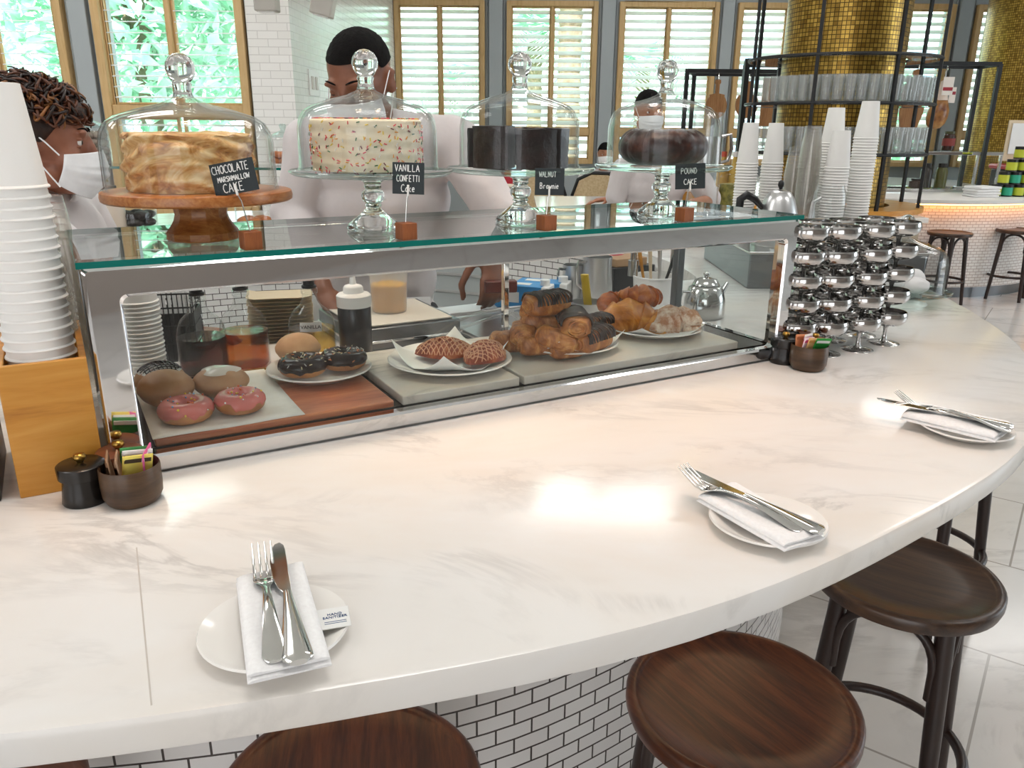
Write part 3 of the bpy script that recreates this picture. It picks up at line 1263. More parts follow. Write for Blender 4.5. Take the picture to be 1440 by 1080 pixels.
# ================================================================== MILLS, SUGAR BOWLS
def make_mill(mat, mlid, label, loc):
    t = thing('pepper_mill', label, 'mill', loc)
    obj('body', MB().lathe([(0, 0), (.029, 0), (.03, .002), (.0285, .014), (.0262, .032), (.0262, .036), (0, .036)], 36), mat, t, smooth=50)
    obj('top', MB().lathe([(0, .0365), (.027, .0365), (.0305, .038), (.0312, .050), (.031, .0545), (.029, .056), (0, .0565)], 36), mlid, t, smooth=50)
    obj('knob', MB().lathe([(0, .056), (.004, .056), (.0045, .059), (.0078, .062), (.0085, .0655), (.007, .069), (0, .0705)], 24), M['brass'], t, smooth=60)
    return t


mblackmill = P('black_lacquer', '#161311', .25)
mbrownmill = PN('brown_wood_mill', '#6e3c24', '#8c5335', .4, 20)


def make_bowl(label, loc, seed):
    t = thing('sugar_bowl', label, 'bowl', loc)
    obj('body', MB().lathe([(0, 0), (.031, 0), (.034, .003), (.0385, .012), (.0395, .026), (.0392, .052), (.038, .0545), (.0365, .052), (.0365, .026), (.034, .012), (0, .008)], 40), PN('brown_stoneware', '#3d2a1c', '#5e4630', .38, 9, (1, 1, 6), bump=.1), t, smooth=50)
    return t


def packet(loc, rz, tilt, col, label, group, stripe):
    t = thing('sugar_packet', label, 'sugar packet', loc, 0, group, (tilt, .12 * math.sin(rz * 3), rz))
    obj('sachet', MB().grid(7, 9, lambda a, b: ((a - .5) * .038, .0022 * math.sin(PI * a) * math.sin(PI * b), b * .058)), P('packet_' + col.strip('#'), col, .6), t, solid=.002)
    obj('stripe', MB().box((0, 0.0012, .05), (.034, .0042, .006)), P('stripe_' + stripe.strip('#'), stripe, .6), t)
    return t


for side, pm, pb, pw in (('at the left end of the case', at(122, 703, 1.0), at(189, 703, 1.0), at(167, 632, 1.056)), ('at the right end of the case', at(1101, 509, 1.0), at(1135, 518, 1.0), at(1146, 477, 1.056))):
    make_mill(mblackmill, mblackmill, 'squat black pepper mill with a brass knob, ' + side, (pm.x, pm.y, 1.0))
    make_mill(mbrownmill, mbrownmill, 'squat brown wooden salt mill with a brass knob, ' + side, (pw.x, pw.y, 1.0))
    make_bowl('brown stoneware bowl holding sugar packets, ' + side, (pb.x, pb.y, 1.0), 1)
    spec = [(-.018, .0, 1.5, -.12, '#9c7a5c', 'brown', '#7d5c42'), (-.008, -.006, 1.45, -.1, '#a8866a', 'tan', '#86664b'), (.004, .014, .1, .05, '#3f8f4c', 'green', '#f0f0ea'), (.006, .006, .05, .12, '#f4f2f0', 'white', '#d8d4d0'), (.004, -.008, .12, .2, '#f0dc6a', 'yellow', '#4a3c2a'), (.022, .004, 1.2, .08, '#e86aa0', 'pink', '#fbe8f0')]
    if 'right' in side:
        spec = [(-.02, .0, .2, .15, '#f2d8de', 'pale pink', '#d64a86'), (-.006, -.004, -.15, .2, '#e6b77a', 'tan', '#c98f4c'), (.012, -.006, -.2, .3, '#2f9a3c', 'green', '#f2f4ee'), (.004, .012, .3, .0, '#f4f0ec', 'white', '#d8a0b0'), (-.012, .014, .1, -.1, '#d98f60', 'orange', '#b86a40')]
    for dx, dy, rz, tl, col, cn, sc in spec:
        v = EU * dx + EV * dy
        packet((pb.x + v.x, pb.y + v.y, 1.0155), YAW + rz, tl, col, '%s sugar packet standing in the brown bowl %s' % (cn, side), 'sugar packets ' + side, sc)
# ================================================================== CAKE STANDS, CAKES, SIGNS
TZ = CO.z + CH + .0004
M['cast_glass'] = thin_glass('cast_glass', (.84, .92, .90, 1), 1.6)


def make_dome(label, loc, r=.118, h=.088, group='glass cake domes'):
    t = thing('cake_dome', label, 'cake dome', loc, 0, group)
    o = [(r + .002, 0), (r + .002, .004), (r, .006), (r * .995, h * .75), (r * .97, h * .92), (r * .91, h * 1.06), (r * .8, h * 1.16), (r * .55, h * 1.27), (r * .3, h * 1.35), (r * .16, h * 1.42), (.0135, h * 1.47)]
    i = [(max(a - .003, .008), b - (.003 if b > h * .9 else 0)) for a, b in o[1:]]
    i[0] = (o[0][0] - .004, 0)
    obj('bell', MB().lathe(o + [(0, h * 1.48)], 64).lathe(i + [(0, h * 1.45)], 64), M['dome_glass'], t, smooth=60)
    z = h * 1.47
    obj('knob', MB().lathe([(0, z - .002), (.0155, z - .001), (.0135, z + .004), (.0125, z + .012), (.0145, z + .017), (.0128, z + .02), (.0165, z + .025), (.0205, z + .032), (.0218, z + .040), (.0205, z + .048), (.0155, z + .056), (.008, z + .0605), (0, z + .062)], 32), M['solid_glass'], t, smooth=60)
    return t


def make_glass_stand(label, loc, h=.098):
    t = thing('glass_cake_stand', label, 'cake stand', loc, 0, 'glass pedestal cake stands')
    s = h / .098
    pr = [(0, .004), (.040, .001), (.0465, 0), (.048, .004), (.0445, .011), (.03, .022), (.018, .032), (.0125, .038), (.0155, .042), (.0125, .045), (.0185, .051), (.0205, .058), (.0185, .065), (.0125, .07), (.0155, .073), (.0145, .077), (.016, .082), (.03, .0885), (0, .0885)]
    obj('stem', MB().lathe([(a, b * s) for a, b in pr], 40), M['solid_glass'], t, smooth=50)
    pl = [(0, .0885), (.05, .089), (.1, .0905), (.132, .0935), (.139, .0975), (.141, .1005), (.1395, .1025), (.134, .1), (.1, .0985), (0, .098)]
    obj('plate', MB().lathe([(a, b * s + (0)) for a, b in pl], 64), M['cast_glass'], t, smooth=50)
    return t


def top_at(u, v, z=0.0):
    p = cs(u, v, CH + .0004 + z)
    return p


# wooden stand with marshmallow cake
p = top_at(.185, .163)
t = thing('wooden_cake_stand', 'wooden pedestal cake stand at the left end of the glass top', 'cake stand', p)
obj('pedestal', MB().lathe([(0, 0), (.054, 0), (.0555, .002), (.0555, .012), (.054, .0145), (.048, .022), (.0425, .031), (.040, .040), (.042, .052), (.0475, .062), (0, .062)], 12), M['acacia'], t, smooth=25)
obj('round_board', MB().lathe([(0, .0605), (.139, .0605), (.1425, .063), (.1435, .069), (.142, .0755), (.139, .077), (0, .077)], 72), wood('acacia_round', '#6b381a', '#a2612f', '#c48a52', .3, 3, 'y', .05), t, smooth=35)


def meringue(a, b):
    th = a * 2 * PI
    h = .082
    if b < .6:
        k_ = b / .6
        r, z = .092, h * k_
        r += .003 * math.sin(k_ * PI)
        n_ = fbm((math.cos(th) * 2.0, math.sin(th) * 2.0, k_ * 3 + .5 * math.sin(th * 3)), 1.6, 3)
        r += .0048 * n_ + .0035 * math.sin(22 * k_ + 4 * math.sin(th * 2.3) + 2 * n_)
    else:
        k_ = (b - .6) / .4
        r = .092 * (1 - k_)
        z = h + .004 * math.sin(min(1, k_ * 3) * PI / 2) + .004 * fbm((r * math.cos(th) * 30, r * math.sin(th) * 30, 4), 1, 2) * (1 - k_ * .3)
        r += .003 * (1 - k_)
    return (r * math.cos(th), r * math.sin(th), z)


t_ = NT('toasted_meringue')
p_ = t_.pr(None, .45)
co_ = t_.co('Object', (1, 1, 1.8))
n_ = t_.noise(co_, 16, 5, .65, 1.8)
t_.l(t_.ramp(n_, [(.30, hx('#8a5424')), (.42, hx('#c98d4a')), (.52, hx('#e4b676')), (.68, hx('#f3d9ab'))]), p_.inputs['Base Color'])
t_.bump(p_, n_, .35, .006)
p = top_at(.178, .165, .0775)
tag(obj('marshmallow_cake', MB().grid(110, 50, meringue, cu=True), t_.m, None, loc=p, smooth=80), 'round toasted marshmallow cake on the wooden stand', 'cake')
make_dome('wide glass dome over the toasted marshmallow cake', top_at(.178, .165, .0776), .128, .094)

# glass stands
spots = [('the sprinkled vanilla cake', .472, .158), ('the chocolate brownie wedges', .762, .142), ('the dark bundt cake', 1.09, .122)]
for nm, u, v in spots:
    make_glass_stand('clear glass pedestal stand carrying ' + nm, top_at(u, v))
    make_dome('glass dome with a ball knob over ' + nm, top_at(u - .004, v, .1022), .118 if u < .7 else (.112 if u < 1 else .113), .09 if u < .7 else .096)
# vanilla confetti cake
p = top_at(.466, .16, .1026)
t = thing('confetti_cake', 'cream frosted vanilla cake dotted with coloured sprinkles', 'cake', p)
R_, H_ = .094, .083


def frosting(a, b):
    th = a * 2 * PI
    k_ = b
    n_ = fbm((math.cos(th) * 1.5, math.sin(th) * 1.5, k_ * 2), 1.3, 3)
    if k_ < .6:
        r, z = R_ + .0015 * n_ + .0008 * math.sin(k_ * 40 + th), H_ * k_ / .6 * .95
    elif k_ < .72:
        q = (k_ - .6) / .12 * PI / 2
        r, z = R_ - .006 * (1 - math.cos(q)), H_ * .95 + .05 * H_ * math.sin(q)
    else:
        r, z = (R_ - .006) * (1 - (k_ - .72) / .28), H_ + .001 * n_
    return (r * math.cos(th), r * math.sin(th), z)


obj('frosting', MB().grid(72, 44, frosting, cu=True), PN('cream_frosting', '#efd9b4', '#f8ecd2', .5, 12, bump=.15), t, smooth=80)
cols = ['#d8343c', '#e86a7a', '#f2a23a', '#f4d43c', '#2c6b3a', '#f6f2ea', '#7a2a38', '#e84a5a']
for cidx, c in enumerate(cols):
    mb = MB()
    for q in range(95):
        th = random.uniform(0, 2 * PI)
        if random.random() < .68:
            z = H_ * .95 * (random.random() ** 1.15)
            pos = Vector(((R_ + .0012) * math.cos(th), (R_ + .0012) * math.sin(th), z))
            nrm = Vector((math.cos(th), math.sin(th), 0))
        else:
            r = R_ * math.sqrt(random.random()) * .98
            pos = Vector((r * math.cos(th), r * math.sin(th), H_ + .0012))
            nrm = Vector((0, 0, 1))
        d = nrm.cross(Vector((random.gauss(0, 1), random.gauss(0, 1), random.gauss(0, 1)))).normalized() * .0026
        mb.tube([pos - d, pos + d], .0009, 5)
    o = obj('sprinkles', mb, P('sprinkle_%d' % cidx, c, .4), t, smooth=60)
    o['kind'] = 'stuff'
# brownie wedges
mchoc = PN('dark_brownie', '#160b09', '#2c1612', .4, 30, bump=.35, bs=60)
cpos = top_at(.757, .145, .1026)
wl = ['facing the front left', 'at the front centre', 'facing the front right', 'at the back right', 'at the back centre', 'at the back left']
for q in range(6):
    a0 = -PI / 2 - 1.15 + q * PI / 3 * .98
    mb = MB()
    r0, r1, h = .006, .087, .068 + .007 * random.random() - (.006 if q == 1 else 0)
    a1 = PI / 3 * .9
    n = 10
    def top(a, b):
        th = (a - .5) * a1
        r = r0 + (r1 - r0) * b
        return (r * math.cos(th), r * math.sin(th), h + .0022 * fbm((a * 3 + q * 5, b * 4, q), 1.6, 3))
    def side(a, b):
        th = (a - .5) * a1
        r = r1 + .002 * fbm((a * 4 + q, b * 5, 3), 1.5, 3)
        return (r * math.cos(th), r * math.sin(th), h * b)
    mb.grid(12, 12, top)
    mb.grid(12, 10, side)
    for s_ in (0, 1):
        mb.grid(10, 8, lambda a, b: ((r0 + (r1 - r0) * a) * math.cos((s_ - .5) * a1), (r0 + (r1 - r0) * a) * math.sin((s_ - .5) * a1) + .001 * fbm((a * 5, b * 5, q + s_), 1.5, 2), h * b))
    mid = a0 + PI / 6
    o = obj('brownie_wedge', mb, mchoc, None, loc=cpos + Vector((math.cos(mid), math.sin(mid), 0)) * .008, rz=mid, smooth=40)
    tag(o, 'tall dark chocolate brownie wedge under the glass dome, ' + wl[q], 'cake slice', 'brownie wedges under the dome')
# bundt
def bundt(a, b):
    th, ph = a * 2 * PI, b * 2 * PI
    fl = abs(math.sin(th * 7))
    k_ = 1 + .10 * fl * max(0, math.cos(ph * 1.0 - .6)) + .03 * fbm((math.cos(th) * 3, math.sin(th) * 3, b * 3), 1, 2)
    R0, rr = .051, .033
    r = R0 + rr * math.cos(ph) * k_ * 1.12
    z = .033 + rr * math.sin(ph) * (1.08 if math.sin(ph) > 0 else .99) * (k_ if math.sin(ph) > 0 else 1)
    z = max(z, .0)
    return (r * math.cos(th), r * math.sin(th), z)


p = top_at(1.088, .124, .1026)
t_ = NT('bundt_crust')
p_ = t_.pr(None, .28)
t_.l(t_.ramp(t_.noise(t_.co('Object'), 22, 6, .7), [(.35, hx('#150807')), (.55, hx('#34160f')), (.75, hx('#6a3a24'))]), p_.inputs['Base Color'])
t_.bump(p_, t_.noise(t_.co('Object'), 60, 5, .7), .5, .004)
tag(obj('bundt_cake', MB().grid(126, 40, bundt, cu=True, cv=True), t_.m, None, loc=p, smooth=80), 'dark fluted bundt pound cake under the right glass dome', 'cake')

# ---- hand lettered chalk signs
GL = {
    'C': [[(.55, .85), (.35, 1), (.1, .85), (0, .5), (.1, .12), (.35, 0), (.58, .12)]],
    'H': [[(.05, 0), (.02, 1)], [(.52, 0), (.5, 1)], [(.03, .5), (.52, .52)]],
    'O': [[(.3, 1), (.06, .8), (0, .45), (.12, .08), (.34, 0), (.55, .2), (.6, .6), (.5, .92), (.3, 1)]],
    'L': [[(.05, 1), (.03, 0), (.5, .02)]],
    'A': [[(0, 0), (.28, 1), (.56, 0)], [(.1, .36), (.48, .38)]],
    'T': [[(0, 1), (.56, .98)], [(.29, 1), (.28, 0)]],
    'E': [[(.5, 1), (.04, .98), (.02, 0), (.5, 0)], [(.03, .5), (.42, .52)]],
    'M': [[(0, 0), (.08, 1), (.32, .4), (.58, 1), (.66, 0)]],
    'R': [[(.03, 0), (.03, 1), (.4, .95), (.5, .75), (.38, .52), (.05, .48), (.52, 0)]],
    'S': [[(.5, .88), (.3, 1), (.08, .86), (.1, .62), (.42, .42), (.5, .18), (.3, 0), (.03, .12)]],
    'W': [[(0, 1), (.16, 0), (.34, .7), (.52, 0), (.7, 1)]],
    'K': [[(.04, 1), (.03, 0)], [(.5, 1), (.06, .45), (.54, 0)]],
    'V': [[(0, 1), (.26, 0), (.54, 1)]],
    'N': [[(.02, 0), (.04, 1), (.5, .04), (.52, 1)]],
    'I': [[(.1, 1), (.1, 0)]],
    'F': [[(.48, 1), (.04, .98), (.03, 0)], [(.04, .52), (.4, .54)]],
    'U': [[(.03, 1), (.04, .25), (.25, 0), (.48, .2), (.52, 1)]],
    'P': [[(.04, 0), (.04, 1), (.4, .96), (.52, .76), (.38, .52), (.05, .46)]],
    'D': [[(.04, 0), (.04, 1), (.36, .92), (.55, .5), (.36, .06), (.04, 0)]],
    'B': [[(.04, 0), (.04, 1), (.38, .95), (.42, .65), (.06, .54), (.46, .42), (.48, .1), (.04, 0)]],
    'a': [[(.42, .5), (.2, .6), (.03, .35), (.1, .05), (.3, .05), (.42, .3), (.42, .55), (.46, 0)]],
    'k': [[(.05, .95), (.05, 0)], [(.38, .6), (.08, .28), (.42, 0)]],
    'e': [[(.05, .32), (.42, .36), (.36, .58), (.18, .6), (.03, .34), (.14, .04), (.42, .1)]],
    'r': [[(.05, .58), (.06, 0)], [(.06, .4), (.22, .58), (.36, .54)]],
    'o': [[(.22, .6), (.03, .34), (.16, .02), (.38, .12), (.42, .44), (.22, .6)]],
    'w': [[(0, .6), (.12, 0), (.27, .45), (.4, 0), (.54, .6)]],
    'n': [[(.04, .58), (.05, 0)], [(.05, .4), (.22, .6), (.38, .46), (.4, 0)]],
    'i': [[(.08, .58), (.09, 0)], [(.09, .82), (.1, .78)]],
}
ADV = {'M': .8, 'W': .84, 'I': .28, 'i': .28, 'w': .68, ' ': .35}


def chalk_line(mb, s, cx, z, h, rise=0.0, squeeze=1.0):
    adv = [ADV.get(c, .74 if c.isupper() else .58) for c in s]
    W = sum(adv) * h * squeeze
    x = cx - W / 2
    for c, a in zip(s, adv):
        for st in GL.get(c, []):
            P_ = []
            for i in range(len(st) - 1):
                for q in range(4):
                    k_ = q / 4
                    P_.append((st[i][0] * (1 - k_) + st[i + 1][0] * k_, st[i][1] * (1 - k_) + st[i + 1][1] * k_))
            P_.append(st[-1])
            pts = [(x + px_ * h * squeeze, 0, z + pz_ * h + rise * (x + px_ * h - cx)) for px_, pz_ in P_]
            mb.tube(pts, .0007, 5, flat=1)
        x += a * h * squeeze
    return mb


def sign(lines, label, u, v, cw, ch, dx, dz, roll, yaw, rise=0.0):
    p = top_at(u, v)
    t = thing('cake_sign', label, 'sign', p, 0, 'chalk cake signs on the glass top')
    s_ = .0265
    obj('wood_block', MB().box((0, 0, s_ / 2), (s_, s_, s_), rz=YAW + .1), M['block_wood'], t, bevel=.0008)
    obj('wire', MB().tube([(0, 0, s_), (dx * .1, 0, s_ + .01), (dx * .5, -.001, (s_ + dz - ch * .3) * .6), (dx, -.002, dz - ch * .38)], .0009, 8), M['flatware'], t)
    c = obj('card', MB().box((0, 0, 0), (cw, .0016, ch)), M['slate'], t, bevel=.0004)
    c.location = (dx, .001, dz)
    c.rotation_euler = (-.08, roll, yaw)
    mb = MB()
    for s, z, h, sq, ox in lines:
        chalk_line(mb, s, ox, z, h, rise, sq)
    o = obj('lettering', mb, M['chalk'], c)
    o.location = (0, -.0011, 0)
    o = obj('clip', MB().box((0, -.002, -ch * .38), (.0032, .0032, ch * .36)), M['white_plastic'], c, bevel=.0008)
    return t


sign([('CHOCOLATE', .008, .0112, .78, -.002), ('MARSHMALLOW', -.004, .0072, .84, 0), ('CAKE', -.0195, .0125, .9, -.003)], 'black chalk sign reading CHOCOLATE MARSHMALLOW CAKE by the wooden stand', .228, .016, .068, .046, -.016, .103, -.19, -.12)
sign([('VANILLA', .0105, .0105, .82, -.001), ('CONFETTI', -.005, .0098, .7, 0), ('Cake', -.021, .0115, .8, 0)], 'black chalk sign reading VANILLA CONFETTI Cake beside the sprinkled cake', .474, .014, .0515, .049, .006, .096, .02, -.1)
sign([('WALNUT', .008, .0092, .74, -.003), ('Brownie', -.012, .0102, .82, 0)], 'black chalk sign reading WALNUT Brownie beside the brownie wedges', .742, .014, .0515, .046, .004, .084, 0, -.1)
sign([('POUND', .005, .0105, .82, -.002), ('CAKE', -.0155, .0105, .85, .001)], 'black chalk sign reading POUND CAKE beside the bundt cake', 1.064, .016, .058, .048, .006, .086, -.05, -.05)

# ================================================================== PASTRIES IN THE CASE
mdough = PN('doughnut_dough', '#9a5a2c', '#c98a50', .55, 14, bump=.1)
mpink = P('pink_glaze', '#d4756c', .2)
mchg = P('chocolate_glaze', '#1d0b08', .2, 0, Specular_IOR_Level=.3)
mplain = PN('pale_doughnut', '#b9855a', '#d9ac80', .5, 9)


def donut_meshes(seed, R0=.026, rr=.0165, drip=1.0, lo=-.55):
    def bun(a, b):
        th, ph = a * 2 * PI, b * 2 * PI
        k_ = 1 + .035 * fbm((math.cos(th) * 1.5 + seed, math.sin(th) * 1.5, math.sin(ph)), 1, 2)
        r = R0 + rr * math.cos(ph) * k_
        return (r * math.cos(th), r * math.sin(th), .0165 + rr * .98 * math.sin(ph) * k_)
    def glz(a, b):
        th = a * 2 * PI
        d = .45 * fbm((math.cos(th) * 2.2 + seed * 3, math.sin(th) * 2.2, 1.3), 1.1, 2) + .28 * max(0, math.sin(th * 5 + seed)) ** 6
        b0 = lo + .55 - d * drip * 1.3
        b1 = PI + .3
        ph = b0 + (b1 - b0) * b
        e = min(b, 1 - b) * 2
        th_ = .0016 * min(1, e * 8) ** .5
        k_ = 1 + .035 * fbm((math.cos(th) * 1.5 + seed, math.sin(th) * 1.5, math.sin(ph)), 1, 2)
        r = R0 + (rr * k_ + th_) * math.cos(ph)
        return (r * math.cos(th), r * math.sin(th), .0165 + (rr * .98 * k_ + th_) * math.sin(ph))
    return MB().grid(48, 24, bun, cu=True, cv=True), MB().grid(64, 22, glz, cu=True)


def sprinkle_mesh(R0, rr, n, seed, cols, mode):
    rd = random.Random(seed)
    out = []
    for c in cols:
        mb = MB()
        for q in range(n):
            th, ph = rd.uniform(0, 2 * PI), rd.uniform(.25, 2.6)
            nr = Vector((math.cos(ph) * math.cos(th), math.cos(ph) * math.sin(th), math.sin(ph)))
            pos = Vector((R0 * math.cos(th), R0 * math.sin(th), .0165)) + nr * (rr + .0022)
            if mode == 'dot':
                mb.ell(pos, .0017 * rd.uniform(.7, 1.2), 8, 5)
            else:
                d = nr.cross(Vector((rd.gauss(0, 1), rd.gauss(0, 1), rd.gauss(0, 1)))).normalized() * .0026
                mb.tube([pos - d, pos + d], .0007, 5)
        out.append((mb, c))
    return out


def donut(kind, label, loc, rz, seed, group=None, sc=1.0):
    t = thing('doughnut', label, 'doughnut', loc, rz, group)
    R0, rr = .0265 * sc, .0168 * sc
    a, b = donut_meshes(seed, R0, rr, 1.0 if kind == 'pink' else .55, -.55 if kind == 'pink' else -.75)
    obj('bun', a, mdough, t, smooth=80)
    obj('glaze', b, mpink if kind == 'pink' else mchg, t, smooth=80)
    if kind == 'pink':
        sp = sprinkle_mesh(R0, rr, 6, seed, ['#f2d23a', '#f4f2ea', '#e2703a', '#7fa7c8'], 'dot')
    else:
        sp = sprinkle_mesh(R0, rr, 16, seed, ['#f2e6b8', '#e2803a', '#f4f2ea'], 'rod')
    for mb, c in sp:
        o = obj('sprinkles', mb, P('sp_' + c[1:], c, .4), t)
        o['kind'] = 'stuff'
    return t


def on(px_, py_, dz):
    p = at(px_, py_, FZ + dz)
    return p


donut('pink', 'pink glazed ring doughnut with sprinkles at the front left of the case', on(263, 590, .0155), 0.3, 1, 'doughnuts in the case', .97)
donut('pink', 'pink glazed ring doughnut with a drip, right of the front left one', on(339, 577, .0155), 2.4, 2, 'doughnuts in the case', .93)


def ball_donut(kind, label, loc, rz, r=.044, h=.03):
    t = thing('filled_doughnut', label, 'doughnut', loc, rz, 'filled doughnuts on the left')
    obj('bun', MB().ell((0, 0, h), (r, r * .95, h), 40, 24, fn=lambda v: 1 + .03 * fbm(v, 1.5, 2) + (.03 if abs(v.z) < .2 else 0)), mplain, t, smooth=80)
    if kind == 'glaze':
        obj('icing', MB().grid(48, 10, lambda a, b: (r * .70 * b * math.cos(a * 6.2832) * (1 + .1 * math.sin(a * 19)), r * .66 * b * math.sin(a * 6.2832) * (1 + .1 * math.sin(a * 19)), h + h * math.sqrt(max(0, 1 - (.70 * b) ** 2)) * 1.02 + .0006), cu=True), P('sugar_icing', '#efe2d2', .15), t, smooth=80)
    if kind == 'drizzle':
        obj('icing', MB().grid(48, 10, lambda a, b: (r * .85 * b * math.cos(a * 6.2832), r * .8 * b * math.sin(a * 6.2832), h + h * math.sqrt(max(0, 1 - (.85 * b) ** 2)) * 1.02 + .0008), cu=True), P('white_icing', '#efece6', .3), t, smooth=80)
        mb = MB()
        for s_ in (0, 1):
            for q in range(9):
                o_ = -.8 + q * .2
                pts = []
                for k_ in range(15):
                    w_ = -1 + k_ / 7
                    x, y = (w_, o_ + .3 * w_) if s_ == 0 else (o_ - .3 * w_, w_)
                    x *= .84
                    y *= .84
                    rr_ = x * x + y * y
                    if rr_ < .73:
                        pts.append((x * r, y * r * .95, h + h * math.sqrt(1 - rr_) * 1.02 + .0022))
                if len(pts) > 1:
                    mb.tube(pts, .001, 5)
        obj('drizzle', mb, mchg, t)
    return t


ball_donut('plain', 'plain brown filled doughnut behind the left pink one', on(237, 570, .0155), 0, .045, .031)
ball_donut('glaze', 'sugar glazed filled doughnut behind the right pink one', on(313, 556, .0155), 0, .047, .026)
ball_donut('drizzle', 'white iced doughnut with dark crosshatch drizzle at the far left back', on(229, 556, .0155), .4, .042, .029)


def dish(label, loc, r, name='plate', h=.017):
    return tag(obj(name, make_plate(r, h), M['porcelain'], None, loc=loc, smooth=50), label, 'plate', 'white plates inside the case')


p1 = on(450, 528, .014)
dish('white plate with chocolate glazed doughnuts', p1, .098)
donut('choc', 'chocolate glazed ring doughnut on the left of its plate', p1 + EU * -.034 + EV * -.012 + Vector((0, 0, .012)), .5, 5, 'chocolate doughnuts', 1.02)
donut('choc', 'chocolate glazed ring doughnut on the right of its plate', p1 + EU * .046 + EV * -.006 + Vector((0, 0, .012)), 1.5, 8, 'chocolate doughnuts', 1.0)
ball_donut('plain', 'shiny plain bun behind the chocolate doughnuts on the plate', p1 + EU * -.022 + EV * .06 + Vector((0, 0, .012)), .2, .042, .03)


def parchment(label, loc, rz, s, curl, seed):
    def f(a, b):
        x, y = (a - .5) * 2, (b - .5) * 2
        c_ = max(0, abs(x) + abs(y) - 1.0)
        z = .008 + .004 * (x * x + y * y) + curl * c_ ** 1.6 + .0012 * math.sin(x * 6 + seed) * math.cos(y * 5)
        return (x * s * (1 - .12 * c_), y * s * (1 - .12 * c_), z)
    return tag(obj('parchment_liner', MB().grid(25, 25, f), M['paper'], None, loc=loc, rz=rz, solid=.0004, smooth=80), label, 'parchment', 'parchment liners on the plates')


p2 = on(633, 514, .017)
p3 = on(795, 489, .017)
p4 = on(918, 467, .017)
dish('oval looking white plate holding the two lattice turnovers', p2, .122)
parchment('parchment liner with raised corners under the turnovers', p2, YAW + .25, .092, .036, 1)
dish('white plate under the heaped chocolate croissants', p3, .113)
parchment('parchment liner sticking out under the chocolate croissants', p3, YAW + .1, .1, .03, 2)
dish('white plate under the plain and almond croissants', p4, .113)
parchment('parchment liner sticking out right of the almond croissants', p4, YAW - .1, .1, .022, 3)
# turnovers
t_ = NT('turnover_crust')
p_ = t_.pr(None, .4)
t_.l(t_.ramp(t_.noise(t_.co('Object'), 26, 5, .6, .5), [(.3, hx('#6b2a1c')), (.55, hx('#9a4a2c')), (.75, hx('#d0905a'))]), p_.inputs['Base Color'])


def turnover(a, b):
    x, y = (a - .5) * 2, (b - .5) * 2
    w_ = max(0.0, 1 - abs(x) ** 1.5)
    yy = y * (.04 * w_ ** .8 + .003)
    d = max(0.0, (1 - y * y)) ** .6 * w_ ** .5
    lat = max(abs(math.sin((x * 4.2 + y * 2.3) * PI * .7)), abs(math.sin((x * 4.2 - y * 2.3) * PI * .7)))
    return (x * .06, yy, .004 + .03 * d - .0035 * (1 - min(1, (1 - lat) * 4)) * -1 * d * (lat > .93))


mt = MB().grid(90, 44, turnover).mesh('crust', t_.m, 80)
mb = MB()
for sg in (-1, 1):
    for q in range(-6, 7):
        run = []
        for k_ in range(41):
            y = -1 + k_ / 20
            x = q * .17 + sg * y * .42
            if abs(x) < .93 and abs(y) < .96:
                v = turnover((x + 1) / 2, (y + 1) / 2)
                run.append((v[0], v[1], v[2] + .0006))
            elif len(run) > 1:
                mb.tube(run, .0011, 5)
                run = []
            else:
                run = []
        if len(run) > 1:
            mb.tube(run, .0011, 5)
ml_ = mb.mesh('lattice', P('lattice_crust', '#cf9a78', .4), 60)
for pxy, rz, lb in (((626, 500), YAW - .5, 'glazed lattice turnover on the left of its plate'), ((682, 505), YAW + .55, 'glazed lattice turnover on the right of its plate')):
    pp = on(pxy[0], pxy[1], .034)
    t = thing('turnover', lb, 'pastry', pp, rz, 'lattice turnovers')
    obj('crust', mt, None, t)
    obj('lattice', ml_, None, t)

# chocolate croissants
t_ = NT('croissant_crust')
p_ = t_.pr(None, .38)
co_ = t_.co('Object', (1.2, 1, 1))
t_.l(t_.ramp(t_.noise(co_, 24, 6, .65, 1), [(.28, hx('#6e3819')), (.48, hx('#b26d36')), (.62, hx('#d69a58')), (.8, hx('#eec48a'))]), p_.inputs['Base Color'])
t_.bump(p_, t_.noise(t_.co('Object', (3, .6, .6)), 40, 4, .6), .3, .003)
mcro = t_.m
mdark = PN('chocolate_stripe', '#1c0d08', '#33190f', .25, 30)


